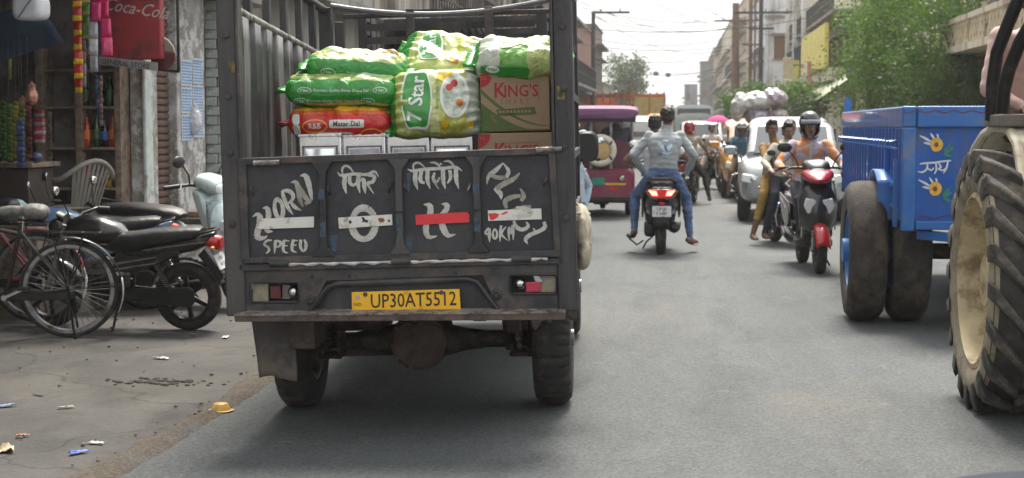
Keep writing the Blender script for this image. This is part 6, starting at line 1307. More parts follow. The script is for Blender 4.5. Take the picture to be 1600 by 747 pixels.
            G().tube([P(.085, .02, -.10), P(.06, .06, -.125), P(0, .075, -.135), P(-.06, .06, -.125), P(-.085, .02, -.10)], .008, 6).build('chin_strap', M_BLACK, hl)
        if cap:
            g = G().ell(P(0, -.01, .075), (.092, .106, .062), HM); cp = put('cap', voxel(g, .01, 2), mat('cap_'+cap, cap, .8, var=.5, vs=30), s.t)
    def limb(s, pts, rs):
        n = 10; s.g.tube(pts, rs, n)
        for p, r in zip(pts, rs): s.g.ell(p, r*1.0, None, 10, 7)
    def zone(s, a, b, r, m): s.z.append((np.array(a), np.array(b), r, m))
    def hand(s, wr, d, palm, sd, detail):
        pn = Vector(palm).normalized(); x = d.cross(pn)
        if x.length < .1: x = d.cross(Vector((1, 0, 0)))
        x.normalize(); pn = x.cross(d); M = Matrix((x, d, pn)).transposed()
        s.g.ell(wr+d*.05, (.040, .052, .018), M); s.zone(wr, wr+d*.16, .03, 'skin')
        if pn.dot(Vector(palm)) < 0: pn = -pn
        if not detail: s.g.ell(wr+d*.11, (.034, .05, .018), M); return
        for q in range(4):
            b = wr+d*.088+x*(q-1.5)*.021; l = (.062, .074, .070, .055)[q]; s.g.tube([b, b+d*l*.55+pn*.008, b+d*l*.85+pn*.032], [.0095, .009, .0075], 7)
        b = wr+d*.03-x*sd*.035*(1 if sd > 0 else 1); s.g.tube([b, b-x*sd*.018+d*.03+pn*.012, b-x*sd*.016+d*.06+pn*.024], [.012, .0105, .0085], 7)
    def kurta(s, pel, L, m, side, fwd):
        vs = []; n = 18
        for j, t in enumerate((0, .5, 1)):
            c = pel+Vector((0, .02*j, .06-L*t)); a = .17+.05*t
            for k in range(n): q = 2*PI*k/n; w = 1+.06*math.sin(q*5)*t; vs.append(c+side*a*w*math.cos(q)+fwd*(a-.03)*w*math.sin(q))
        s.g.add(vs, [(i*n+k, i*n+(k+1) % n, (i+1)*n+(k+1) % n, (i+1)*n+k) for i in range(2) for k in range(n)]+[tuple(range(n)), tuple(range(2*n, 3*n))]); s.zone(pel, pel-Vector((0, 0, L)), .3, m)
    def paint(s, me, fixed, folds):
        keys = []; s.mats = []
        for z in s.z:
            if z[3] not in keys: keys.append(z[3]); s.mats.append(fixed.get(z[3]) if isinstance(z[3], str) else z[3])
        nv = len(me.vertices); co = np.empty(nv*3); me.vertices.foreach_get('co', co); co = co.reshape(-1, 3)
        best = np.full(nv, 1e9); bi = np.zeros(nv, int)
        for a, b, r, m in s.z:
            ab = b-a; t = np.clip(((co-a) @ ab)/(ab @ ab+1e-9), 0, 1); d = np.linalg.norm(co-a-t[:, None]*ab, axis=1)-r
            k = d < best; best[k] = d[k]; bi[k] = keys.index(m)
        cloth = np.array([not isinstance(k, str) for k in keys])
        no = np.empty(nv*3); me.vertices.foreach_get('normal', no); no = no.reshape(-1, 3)
        for i in range(nv):
            if cloth[bi[i]]:
                v = Vector(co[i]); q = noise.noise(v*Vector((9, 9, 16)).length*.5)*.0
                f = folds*(noise.noise(Vector((v.x*8, v.y*8, v.z*24)))+.6*noise.noise(Vector((v.x*22, v.y*22, v.z*30))))+.004
                co[i] += no[i]*f
        me.vertices.foreach_set('co', co.ravel()); me.update()
        me.polygons.foreach_set('material_index', [int(bi[p.vertices[0]]) for p in me.polygons])
def fabric(name, col, var=.12, **k): return mat('fabric_'+name, col, .85, var=var, vs=k.pop('vs', 8), bump=.25, bs=160, **k)
DENIM = fabric('denim', (.075, .13, .255), .3, vs=6, dirt=(.15, .22, .36), da=.25, ds=4); DARKD = fabric('dark_denim', (.022, .026, .04), .3)
def sit(seat=.82, lean=.10, hands=None, knees=None, ankles=None, look=(0, 1, 0), head=None, y=0., x=0.):
    """a riding pose in the machine's frame"""
    pel = Vector((x, y, seat+.06)); neck = pel+Vector((0, lean+.04, .50)); hd = head or neck+Vector((0, .03+lean*.15, .155))
    hands = hands or [(-.33, y+.55, 1.05), (.33, y+.55, 1.05)]; knees = knees or [(-.20, y+.42, .66), (.20, y+.42, .66)]; ankles = ankles or [(-.17, y+.28, .32), (.17, y+.28, .32)]
    J = dict(pelvis=pel, neck=neck, head=hd, look=look)
    for k, sd, h, kn, an in (('L', -1, hands[0], knees[0], ankles[0]), ('R', 1, hands[1], knees[1], ankles[1])):
        sh = neck+Vector((sd*.175, 0, -.05)); h = Vector(h); mid = (sh+h)/2; d = (h-sh); bend = max(0., .29**2-(d.length/2)**2)**.5
        o = Vector((sd*.8, -.25, -.6)).normalized(); o = (o-d.normalized()*o.dot(d.normalized())).normalized()
        J['elbow'+k] = mid+o*bend; J['wrist'+k] = h-(h-J['elbow'+k]).normalized()*.05; J['hand'+k] = (h-J['elbow'+k]); J['knee'+k] = kn; J['ankle'+k] = an
    return J
# --- the grey scooter ridden away from us, with pillion and rider
p = on_ground(1030, 400)
SC1 = scooter('scooter', 'dark grey scooter with lit red tail lamp carrying two riders away', (p.x, p.y+.85, 0), R(1.5), '#2b2c2f', '#26272a', plate=['UP 30', 'P 5447'], tail_on=True)
q = frame(SC1)
GREY = fabric('grey_shirt', (.31, .335, .345), .12, vs=5)
pil = Person('passenger in grey shirt and blue jeans riding pillion on the grey scooter', SC1.location, SC1.rotation_euler.z,
    dict(pelvis=(.02, -.52, .90), neck=(.04, -.44, 1.41), head=(.07, -.40, 1.575), look=(.10, 1, -.05), elbowL=(-.32, -.52, 1.14), wristL=(-.20, -.30, .93), handL=(.3, .8, -.25), elbowR=(.38, -.50, 1.14), wristR=(.30, -.28, .93), handR=(-.3, .8, -.25), kneeL=(-.30, -.22, .66), ankleL=(-.31, -.34, .26), toeL=(-.33, -.16, .20), kneeR=(.30, -.22, .64), ankleR=(.34, -.36, .17), toeR=(.42, -.22, .12), hunch=1.6), (GREY, DENIM), size=.975, vox=.010, sleeve=1.5, face=False, folds=.009)
G().tube([(.045+.072*math.cos(a), -.425+.068*math.sin(a), 1.425+.012*math.sin(a)) for a in [i*PI/8 for i in range(16)]], .013, 8, closed=True).build('collar', GREY, pil.t)
# bird print on the back of the shirt
bv = BVHTree.FromPolygons([v.co for v in pil.body.data.vertices], [p_.vertices for p_ in pil.body.data.polygons])
def back_print(name, strokes, m, off):
    g = G(); c = Vector((.035, -1.2, 1.225))
    def mp(x, y, o):
        hit = bv.ray_cast(c+Vector((x/1000, 0, -y/1000)), Vector((0, 1, 0))); return (hit[0]+hit[1]*o) if hit[0] else c+Vector((x/1000, .6, -y/1000))
    for k, st_ in enumerate(strokes): stroke(g, st_, off+.0006*(k % 4), mp)
    return g.build(name, m, pil.body, True)
back_print('bird_print', [[(-70, -60, 30), (-40, -30, 45), (0, 10, 50), (30, 40, 24)], [(80, -50, 16), (60, -20, 40), (30, 10, 46), (0, 20, 30)], [(-20, 50, 20), (40, 60, 26), (80, 40, 8)], [(-20, -90, 24), (40, -84, 22)]], mat('pale_blue_print', (.55, .66, .74), .8, var=.25, vs=40), .004)
back_print('bird_print_dark', [[(0, -30, 10), (10, 0, 28), (24, 30, 16), (14, 46, 6)], [(-85, 60, 16), (-50, 66, 30), (-20, 72, 10)]], mat('blue_print', (.09, .17, .33), .8, var=.3, vs=40), .008)
Person('rider of the grey scooter, dark hair, half hidden by the passenger', SC1.location, SC1.rotation_euler.z, dict(sit(.80, .06, hands=[(-.31, .18, 1.04), (.31, .18, 1.04)], y=-.17, x=-.04, knees=[(-.17, .22, .70), (.17, .22, .70)], ankles=[(-.14, .16, .34), (.14, .16, .34)], head=Vector((-.075, -.03, 1.545)))), (fabric('white_shirt', (.5, .52, .55)), DARKD), size=.94, vox=.013, face=False)
sl_ = G().ell((-.345, -.26, .19), (.06, .12, .035)).build('sandal', M_BLACK, pil.t)
sl_ = G().ell((.395, -.28, .095), (.05, .13, .012)).build('sandal', mat('brown_sandal', (.12, .05, .03), .7), pil.t)
G().tube([(-.20, -.40, .14), (-.27, -.42, .09), (-.36, -.34, .16)], .011, 6).build('foot_step', M_BLACKM, SC1)
# --- red and black scooter coming towards us, helmeted rider
p = on_ground(1296, 428)
SC2 = scooter('scooter', 'black scooter with red front fender coming towards us beside the blue trailer', (p.x-.13, p.y+.66, 0), R(180-12), '#1a1b1e', '#1b1c1f', fender='#b41420', apron='#232427', beak='#a5142a')
SC2.rotation_euler.z = R(180+3)
CHK = mat('checked_shirt', (.68, .36, .18), .85, var=.1); n = CHK.node_tree.nodes; l = CHK.node_tree.links
tc = n.new('ShaderNodeTexCoord'); bk = n.new('ShaderNodeTexChecker'); bk.inputs['Scale'].default_value = 7; bk.inputs[1].default_value = (.66, .24, .08, 1); bk.inputs[2].default_value = (.36, .45, .62, 1); l.new(tc.outputs['Object'], bk.inputs[0])
mxn = n.new('ShaderNodeMix'); mxn.data_type = 'RGBA'; mxn.inputs[0].default_value = .7; src = n['Principled BSDF'].inputs['Base Color'].links[0].from_socket; l.new(src, mxn.inputs[6]); l.new(bk.outputs[0], mxn.inputs[7]); l.new(mxn.outputs[2], n['Principled BSDF'].inputs['Base Color'])
hr_ = Person('rider in black helmet and orange checked shirt on the red fender scooter', SC2.location, SC2.rotation_euler.z, sit(.79, .04, hands=[(-.31, .19, 1.03), (.31, .19, 1.03)], y=-.30, knees=[(-.15, .16, .72), (.15, .16, .72)], ankles=[(-.12, .18, .36), (.12, .18, .36)]), (CHK, DARKD), size=.955, vox=.011, skin=M_SKIN2, sleeve=1.5, helmet='#1c1d20', shoes=M_BLACK)
G().tube([(.074*math.cos(a), -.225+.07*math.sin(a), 1.375-.018*math.sin(a)) for a in [i*PI/8 for i in range(16)]], .016, 8, closed=True).build('collar', CHK, hr_.t); G().bar((0, -.075, 1.34), (0, -.13, .98), .03, .008, up=(0, 1, 0)).build('button_placket', mat('pale_placket', (.62, .55, .50), .8), hr_.t)
# --- three youths on one motorcycle behind it
p = on_ground(1228, 392)
MT = moto('motorcycle', 'motorcycle with chrome guards carrying three youths behind the red fender scooter', (p.x+.10, p.y+.95, 0), R(180+14), '#22272c', silver_guard=True, stand=False, dusty=True); MT.scale = (.9, .9, .9)
lo, rz = MT.location, MT.rotation_euler.z
MUS, OLV, CREAM = fabric('mustard_shirt', (.30, .17, .05)), fabric('olive_yellow_trousers', (.30, .19, .04), .3), fabric('cream_jacket', (.48, .45, .38))
Person('youth in cream jacket driving the chrome guarded motorcycle, face to us', lo, rz, sit(.80, .05, hands=[(-.33, .24, 1.02), (.33, .24, 1.02)], y=-.22, knees=[(-.20, .18, .66), (.27, .20, .68)], ankles=[(-.17, .02, .33), (.36, .06, .16)], look=(.12, 1, -.05)), (CREAM, DARKD), size=.9, vox=.011, sleeve=1.5, hair='quiff', shorts=.9)
Person('youth in mustard shirt leaning out at the left of the motorcycle', lo, rz, dict(sit(.80, .02, hands=[(-.15, .10, 1.0), (.34, .12, 1.02)], y=-.50, x=.06, knees=[(-.20, -.20, .66), (.34, -.06, .68)], ankles=[(-.2, -.35, .32), (.50, -.02, .14)], look=(.02, 1, -.05), head=Vector((.13, -.40, 1.55)))), (MUS, OLV), size=.9, vox=.011, sleeve=1.5, hair='quiff', shorts=.55)
Person('youth with parted hair seated last on the motorcycle, next to the helmeted rider', lo, rz, dict(sit(.82, .02, hands=[(-.22, -.35, .98), (.22, -.35, .98)], y=-.78, x=-.16, knees=[(-.30, -.45, .64), (.24, -.45, .64)], ankles=[(-.28, -.55, .30), (.2, -.55, .30)], look=(-.05, 1, 0), head=Vector((-.22, -.68, 1.57)))), (fabric('pale_grey_shirt', (.42, .42, .42)), DARKD), size=.9, vox=.012, sleeve=.6, hair='short', skin=M_SKIN2, beard=True)
# --- rider in long pale blue kurta beside the truck
MK = moto('motorcycle', 'dark motorcycle just ahead of the truck mirror with a rider in pale blue', (-1.40, 20.45, 0), R(0), '#15161a', stand=False)
Person('rider in long pale blue kurta and orange scarf ahead of the truck', MK.location, 0, sit(.82, .04, y=-.30, hands=[(-.33, .22, 1.02), (.33, .22, 1.02)], knees=[(-.22, .12, .66), (.22, .12, .66)], ankles=[(-.18, -.1, .33), (.18, -.1, .33)]), (fabric('pale_blue_kurta', (.40, .50, .60)), fabric('pale_blue_kurta', 0)), vox=.014, sleeve=1.5, face=False, cap='#9a9a98', kurta=.5, shoes=M_BLACK, detail=False)
G().tube([MK.location+Vector((.10*math.cos(a), -.16+.09*math.sin(a), 1.45)) for a in [i*PI/6 for i in range(12)]], .035, 8, closed=True).build('scarf', mat('orange_scarf', (.55, .20, .03), .9, var=.3, vs=20), None)
sc_ = bpy.data.objects['scarf']; sc_.parent = [o for o in bpy.data.objects if o.get('label', '').startswith('rider in long pale')][0]; sc_.location = -Vector(MK.location)
# --- red helmet rider going away
p = on_ground(1083, 322)
M3 = moto('motorcycle', 'dark motorcycle ridden away by a rider in a red helmet', (p.x-.05, p.y+.9, 0), R(-8), '#1a1a1c', stand=False); M3.scale = (.9, .9, .9)
Person('rider in red helmet and khaki shirt seen from behind', M3.location, M3.rotation_euler.z, sit(.82, .05, y=-.30, knees=[(-.24, .10, .62), (.30, .0, .56)], ankles=[(-.22, -.1, .3), (.42, -.16, .13)], hands=[(-.33, .22, 1.02), (.33, .22, 1.02)]), (fabric('khaki_shirt', (.30, .26, .19)), fabric('black_trousers', (.02, .02, .022))), size=.9, vox=.014, sleeve=.5, helmet='#8e1024', visor=False, face=False, detail=False, shoes=M_BLACK)
# --- riders coming towards us left of the white car
p = on_ground(1160, 318)
M4 = moto('motorcycle', 'motorcycle with lit headlamp coming towards us beside the white car', (p.x+.02, p.y+.65, 0), R(180+6), '#2a2622', stand=False, dusty=True, lamp_on=True, silver_guard=True); M4.scale = (.9, .9, .9)
Person('rider in grey helmet and teal blue shirt on the motorcycle with lit headlamp', M4.location, M4.rotation_euler.z, sit(.80, .05, y=-.30, hands=[(-.36, .22, 1.02), (.36, .22, 1.02)], knees=[(-.22, .10, .66), (.25, .10, .64)], ankles=[(-.18, -.05, .32), (.30, .08, .22)]), (fabric('teal_shirt', (.06, .13, .18)), fabric('tan_trousers', (.20, .13, .07))), size=.9, vox=.013, sleeve=1.5, helmet='#5c6063', shoes=M_BLACK)
p = on_ground(1112, 297)
M5 = moto('motorcycle', 'far motorcycle coming towards us under the pink umbrella', (p.x+.05, p.y+.65, 0), R(180+14), '#1d1d20', stand=False); M5.scale = (.9, .9, .9)
Person('far rider in white shirt with one foot down, near the pink umbrella', M5.location, M5.rotation_euler.z, sit(.80, .03, y=-.30, hands=[(-.33, .22, 1.02), (.33, .22, 1.02)], knees=[(-.2, .1, .66), (.32, .05, .58)], ankles=[(-.18, -.05, .32), (.48, .02, .10)]), (fabric('bright_white_shirt', (.58, .58, .58)), fabric('pale_trousers', (.36, .34, .31))), size=.9, vox=.014, sleeve=.5, hair='short', detail=False, shoes=M_BLACK)
# ------------------------------------------------------------------ blue trailer (own frame: its front board faces us; -y towards us)
M_BLU = mat('blue_trailer_paint', (.010, .095, .39), .42, .1, var=.14, vs=4, bump=.12, bs=30, coat=.15, dirt=(.09, .11, .17), da=.36, ds=5, streak=True); M_BLU2 = mat('blue_trailer_trim', (.025, .14, .43), .42, .1, var=.12, vs=6, coat=.3, dirt=(.12, .16, .24), da=.2, ds=6)
TRL = thing('farm_trailer', 'bright blue farm trailer with painted flowers, towed behind the tractor', 'trailer', (2.70, 11.0, 0), R(-1.2))
LM = frame(TRL)
def LP_(px, py, y=0.): return in_frame(LM, px, py, y)
zt = LP_(1409, 166).z; zb = LP_(1393, 345).z; x0 = LP_(1409, 200).x+.05; wd = 2.02; x1 = x0+wd; LEN = 5.0
G().bb(x0, x1, .0, .03, zb, zt-.10).build('front_board', M_BLU, TRL, False)
G().bb(x0, x1, LEN-.03, LEN, zb, zt-.10).build('rear_board', M_BLU, TRL, False); G().bb(x0, x1, .03, LEN-.03, zb, zb+.05).build('floor', M_BLU, TRL, False)
for s, x in ((-1, x0), (1, x1)):
    G().bb(x-.012, x+.012, .035, LEN-.035, zb+.05, zt-.10).build('side_board', M_BLU, TRL, False)
    rim = G().bb(x-.05, x+.05, -.02, LEN+.02, zt-.145, zt+.0).build('top_rim', M_BLU2, TRL, False, bev=.012)
    me = None
    for k in range(22):
        y = .12+k*.225
        if me is None:
            o = G().prism([(-.035, 0), (-.02, s*.05), (.02, s*.05), (.035, 0)], 0, zt-.16-zb, 'z', Matrix.Rotation(PI/2, 4, 'Z') if 0 else None)
            o = G().prism([(0, -.035), (s*.055, -.02), (s*.055, .02), (0, .035)], 0, zt-.15-zb, 'z').build('stake_rib', M_BLU, TRL, True, bev=.006, loc=(x, y, zb)); me = o
        else: c = me.copy(); COL.objects.link(c); c.parent = TRL; c.location = (x, y, zb)
    for zz in (zb+.09, zb+.24): G().bb(x+s*.03, x+s*.075, .15, 1.05, zz-.014, zz+.014).build('rope_rail', M_BLU2, TRL, False)
    b_ = None
    for k in range(21):
        q = G().tube([(x+s*.05, .24+k*.225, zt-.30), (x+s*.10, .26+k*.225, zt-.285), (x+s*.10, .28+k*.225, zt-.25), (x+s*.055, .30+k*.225, zt-.24)], .008, 5)
        if s < 0: q.build('rope_hook', M_BLU2, TRL)
    # mudguard arch over the wheels
    G().sheet(lambda u, v: (x+s*(.03+.13*u), .80+.60*math.cos(R(5+118*v)), .52+.60*math.sin(R(5+118*v))), 2, 18).build('wheel_guard', M_BLU2, TRL, solid=.016)
    G().prism([(.47, 1.02), (.50, 1.06), (.50, zb-.02), (.44, zb-.02)], x+s*.03, x+s*.16, 'x').build('guard_plate', M_BLU2, TRL, False, bev=.004)
    for y0_, zz0 in ((.15, zb-.05), (.72, zb-.02), (2.0, zb-.05)): G().bar((x+s*.07, y0_, zz0), (x+s*.07, y0_, zb+.42+.14*(y0_ > .5)), .03, .025).build('bracket', M_BLU2, TRL)
for x, s in ((x0, -1), (x1, 1)): G().bb(x-.045, x+.045, -.028, .045, zb-.07, zt-.146).build('corner_post', M_BLU2, TRL, False, bev=.008)
G().bb(x0+.051, x1-.051, -.035, .035, zt-.145, zt).build('front_rim', M_BLU2, TRL, False, bev=.01)
G().bb(x0+.05, x1-.05, -.03, .05, zb-.06, zb+.0).build('front_beam', M_BLU2, TRL, False, bev=.008)
G().bb(x0-.03, x0+.03, LEN-.06, LEN+.0, zt+.001, zt+.14).build('rear_stake', M_BLU2, TRL, False)
G().bar((x0+.1, .1, zb-.10), (x0+1.0, -.75, zb-.14), .08, .06).build('draw_bar', M_BLU2, TRL); G().bar((x1-.1, .1, zb-.10), (x0+1.02, -.75, zb-.14), .08, .06).build('draw_bar', M_BLU2, TRL)
G().cyl((x0-.2, .80, .52), (x1+.2, .80, .52), .06, n=12).build('axle', M_UNDER, TRL)
M_TT = mat('brown_dusty_tyre', (.045, .038, .033), .9, var=.3, vs=10, bump=.5, bs=60, dirt=(.11, .088, .068), da=.34, ds=5)
for xx in (x0-.22, x0+.09, x1+.22, x1-.09): wheel(TRL, (xx, .80, .52), .52, .28, .29, M_TT, mat('blue_rim', (.05, .20, .50), .5, var=.15, dirt=(.2, .17, .13), da=.25), 'disc', n=60, hubr=.09)
# painted flowers, leaves, word and border on the front board
def paintT(name, strokes, m, off=.004):
    g = G()
    for k, st_ in enumerate(strokes): stroke(g, st_, off+.0005*(k % 5), lambda x, y, o: tuple(Vector((LP_(x, y, 0.).x, -o, LP_(x, y, 0.).z))))
    return g.build(name, m, TRL, False)
M_PW, M_PY, M_PB, M_PG, M_PR = mat('white_sign_paint', (.62, .66, .72), .6, var=.2, vs=30), mat('yellow_sign_paint', (.72, .42, .05), .6, var=.2, vs=30), mat('brown_sign_paint', (.20, .08, .02), .6), mat('green_sign_paint', (.04, .20, .16), .6, var=.3, vs=30), mat('dark_red_sign_paint', (.13, .02, .06), .6)
for cx, cy in ((1463, 226), (1461, 295)):
    paintT('petals_white', [[(cx-8, cy-4, 2), (cx-16, cy-9, 4), (cx-26, cy-14, 1.5)], [(cx-8, cy, 2), (cx-14, cy-2, 4), (cx-20, cy-3, 1.5)], [(cx-3, cy-9, 2), (cx-6, cy-13, 3.5), (cx-9, cy-18, 1.2)], [(cx+3, cy-9, 2), (cx+2, cy-14, 3), (cx+1, cy-17, 1.2)]], M_PW, .0035)
    paintT('flower', [[(cx-7, cy, 6), (cx-4, cy-6, 7), (cx+3, cy-7, 7), (cx+7, cy-1, 7), (cx+4, cy+6, 7), (cx-3, cy+7, 7), (cx-7, cy, 6)]], M_PY, .006)
    paintT('flower_centre', [[(cx-2.5, cy, 5), (cx+3, cy+.5, 5)]], M_PB, .010)
    paintT('leaf', [[(cx+12, cy+12, 4), (cx+18, cy+8, 9), (cx+27, cy+6, 2)], [(cx+12, cy+14, 3), (cx+18, cy+17, 6), (cx+24, cy+19, 2)], [(cx+14, cy+10, 3), (cx+20, cy+2, 5), (cx+22, cy-2, 1.5)]], M_PG, .0035)
paintT('word_jai', [[(1437, 256, 2), (1446, 255, 3), (1460, 254, 3), (1474, 252, 3), (1486, 251, 2)], [(1449, 255, 2.5), (1448, 264, 3), (1441, 269, 3), (1434, 268, 1.5)], [(1448, 262, 2), (1455, 266, 2.5), (1459, 262, 2)], [(1462, 254, 2.5), (1463, 264, 3), (1460, 272, 1.5)], [(1466, 255, 2), (1470, 261, 3), (1466, 264, 2), (1474, 266, 3), (1480, 260, 2)], [(1481, 252, 2.5), (1479, 262, 3), (1474, 271, 1.5)]], M_PW, .0035)
wv = lambda pts: [[(x, y, 1.6) for x, y in pts]]
paintT('border_side', wv([(1416+3*math.sin(k*.9), 176+k*7.5) for k in range(22)]), M_PR, .0035)
paintT('border_bottom', wv([(1413+k*6, 341-.03*k*6+2.5*math.sin(k*1.0)) for k in range(18)]), M_PR, .0035)
def rimline(x, y, o): p = LP_(x, y, -.037); return (p.x, -.0375-o, p.z)
g = G(); stroke(g, [(1412+k*5, 174.5+1.8*math.sin(k*1.1), 1.5) for k in range(30)], .001, rimline); g.build('border_rim', M_PR, TRL, False)
# ------------------------------------------------------------------ tractor (rear part in view)
M_CRMP = mat('cream_tractor_paint', (.62, .57, .44), .4, var=.1, vs=5, coat=.3, dirt=(.36, .30, .20), da=.3, ds=4)
M_LUG = mat('dusty_tractor_tyre', (.06, .057, .053), .9, var=.4, vs=8, bump=.4, bs=50, dirt=(.17, .15, .125), da=.28, ds=5); M_SIDEW = mat('tyre_sidewall_dust', (.30, .255, .185), .92, var=.25, vs=7, bump=.4, bs=40, dirt=(.15, .12, .09), da=.3, ds=6)
M_TRIM = mat('cream_rim', (.60, .49, .30), .6, .1, var=.2, vs=8, dirt=(.26, .18, .10), da=.35, ds=6)
TRC = thing('tractor', 'cream tractor with a big lugged rear wheel and black roll frame at the right edge', 'tractor', (2.46, 8.15, 0), R(180))
RT, WT = .672, .36; xw = .80; CW = Vector((xw, 0, RT-.012))
T = Matrix.Translation(CW) @ AX
rw = G().cyl(CW+Vector((-.2, 0, 0)), CW+Vector((.10, 0, 0)), .13, n=20).build('rear_wheel', M_TRIM, TRC)
h = WT/2
G().lathe([(.44, -h*.8), (.48, -h*.95), (.55, -h), (.605, -h*.9), (.62, -h*.5), (.625, 0), (.62, h*.5), (.605, h*.9), (.55, h), (.48, h*.95), (.44, h*.8)], T, 72, closed=True).build('tyre', M_SIDEW, rw)
G().lathe([(.585, -h*.90), (.600, -h*.93), (.622, -h*.6), (.629, 0), (.622, h*.6), (.600, h*.93), (.585, h*.90)], T, 72, closed=True).build('tread_band', mat('dark_tread', (.05, .046, .042), .9, var=.3, vs=10, bump=.4, bs=50, dirt=(.13, .112, .09), da=.3, ds=6), rw)
lugs = None
for k in range(20):
    for s in (-1, 1):
        a0 = 2*PI*(k+(0 if s > 0 else .5))/20
        prof = []
        for (u, w_) in ((.02, .030), (.30, .030), (.62, .034), (.90, .042), (1.0, .042)):
            x = s*u*h*1.04; a = a0+u*.34; rt = RT if u < .93 else RT-.05; rb = .605 if u < .93 else .53
            prof.append((x, a, w_, rb, rt))
        vs = []
        for (x, a, w_, rb, rt) in prof:
            for (r_, da_) in ((rb, -w_/.66*1.25), (rt, -w_/.66*.8), (rt, w_/.66*.8), (rb, w_/.66*1.25)): vs.append((r_*math.cos(a+da_), r_*math.sin(a+da_), x))
        n_ = len(prof); fs = [(4*i+j, 4*i+(j+1) % 4, 4*i+4+(j+1) % 4, 4*i+4+j) for i in range(n_-1) for j in range(4)]+[(0, 1, 2, 3), (4*n_-4, 4*n_-3, 4*n_-2, 4*n_-1)]
        if k == 0: o = G().add(vs, fs).build('tread_lug', M_LUG, rw, True, bev=.008, loc=CW); o.rotation_euler = AX.to_euler(); (first.__setitem__(('lug', s), (o, a0)))
        else:
            src_, b0_ = first[('lug', s)]; o = src_.copy(); COL.objects.link(o); o.parent = rw; o.matrix_local = Matrix.Translation(CW) @ AX @ Matrix.Rotation(a0-b0_, 4, 'Z')
rim = G().lathe([(.45, h*.86), (.425, h*.90), (.41, h*.6), (.40, h*.1), (.39, -h*.1), (.385, -h*.5), (.425, -h*.9), (.45, -h*.86)], T, 64, closed=True).build('rim', M_TRIM, rw)
dsk = G().lathe([(0, -.02), (.17, -.02), (.19, -.05), (.30, -.09), (.35, -.07), (.392, -.06)], T, 48).build('wheel_disc', M_TRIM, rw)
for k in range(8):
    a = 2*PI*k/8; p = CW+Vector((-.02, .145*math.cos(a), .145*math.sin(a))); G().cyl(p, p+Vector((.055, 0, 0)), .018, n=6).build('wheel_nut', mat('dusty_nut', (.25, .20, .13), .8, .2, var=.3, vs=20), dsk)
for k in range(4):
    a = 2*PI*k/4+.4; p = CW+Vector((-.03, .40*math.cos(a), .40*math.sin(a))); q = CW+Vector((-.06, .30*math.cos(a), .30*math.sin(a))); G().bar(p, q, .10, .05, up=(1, 0, 0)).build('rim_lug', M_TRIM, rw, bev=.008)
rw2 = copy_tree(rw, TRC); rw2.matrix_local = Matrix.Translation((0, 0, 0)) @ Matrix.Scale(-1, 4, (1, 0, 0))
# fender, platform, roll frame
TQ = lambda px, py, y: in_frame(frame(TRC), px, py, y)
def fend(s):
    lip = [TQ(*q) for q in ((1499, 328, -.74), (1511, 275, -.68), (1525, 231, -.57), (1539, 209, -.44), (1556, 200, -.25), (1577, 203, .0), (1590, 226, .2), (1600, 287, .35))]; prof = [(q.y, q.z) for q in lip]
    g = G(); vs = []
    for q in lip: vs += [(s*.50, q.y, q.z), (s*q.x, q.y, q.z)]
    g.add(vs, [(2*i, 2*i+1, 2*i+3, 2*i+2) for i in range(len(prof)-1)]); f = g.build('fender', M_CRMP, TRC, ang=50, solid=.03)
    G().tube([(s*q.x, q.y, q.z) for q in lip], .026, 8).build('fender_lip', M_CRMP, f)
    G().prism(prof+[(.3, .95), (-.6, .85)], s*.48, s*.496, 'x').build('fender_skirt', mat('dark_fender_inside', (.07, .055, .04), .9, var=.3, vs=8), f, False)
fend(1); fend(-1)
for s in (-1, 1):
    G().bb(s*.52, s*(TQ(1540, 180, -.30).x), -.34, .06, TQ(1540, 198, -.3).z, TQ(1540, 179, -.3).z).build('frame_plate', mat('grey_brown_plate', (.16, .145, .12), .6, .2, var=.2, dirt=(.3, .26, .2), da=.3), TRC, False, bev=.01)
    G().tube([(s*q.x, q.y, q.z) for q in (TQ(1549, 188, -.22), TQ(1551, 130, -.20), TQ(1558, 82, -.17), TQ(1575, 38, -.12), TQ(1594, -8, -.06))], .034, 10).build('roll_bar', M_BLACKM, TRC)
    G().tube([(s*q.x, q.y, q.z) for q in (TQ(1565, 188, -.10), TQ(1569, 140, -.08), TQ(1577, 108, -.02), TQ(1594, 66, .03), TQ(1612, 35, .08))], .034, 10).build('hand_rail', M_BLACKM, TRC)
    G().tube([(s*.70, .14, 1.2), (s*.70, .14, 1.62)], .03, 10).build('stay', M_BLACKM, TRC)
G().bar((-.70, -.10, 2.02), (.70, -.10, 2.02), .04).build('cross_bar', M_BLACKM, TRC)
G().hull([(-.32, 0, 2.18, .70, .03, 5), (-.25, 0, 2.20, .76, .045, 5), (.7, 0, 2.20, .76, .045, 5), (.8, 0, 2.18, .7, .03, 5)], 24).build('canopy', mat('yellow_canopy', (.75, .45, .03), .5, var=.15), TRC)
G().bb(-.5, .5, -.45, .25, .72, .80).build('platform', M_CRMP, TRC, bev=.02); G().bb(-.22, .22, -.35, 1.9, .55, .98).build('gearbox', M_UNDER, TRC, bev=.05)
G().hull([(.75, 0, 1.15, .30, .30, 4), (.85, 0, 1.18, .34, .34, 4), (2.1, 0, 1.10, .31, .32, 4), (2.22, 0, 1.06, .24, .26, 4)], 22).build('bonnet', mat('red_bonnet', (.35, .03, .03), .35, coat=.5), TRC)
G().hull([(-.35, 0, 1.02, .24, .06, 4), (.05, 0, 1.02, .24, .06, 4)], 16).build('seat', M_BLACK, TRC)
for s in (-1, 1): wheel(TRC, (s*.62, 1.95, .33), .33, .18, .19, M_TYRE, M_TRIM, 'disc', n=40)
G().cyl((-.62, 1.95, .33), (.62, 1.95, .33), .05, n=10).build('front_axle', M_UNDER, TRC)
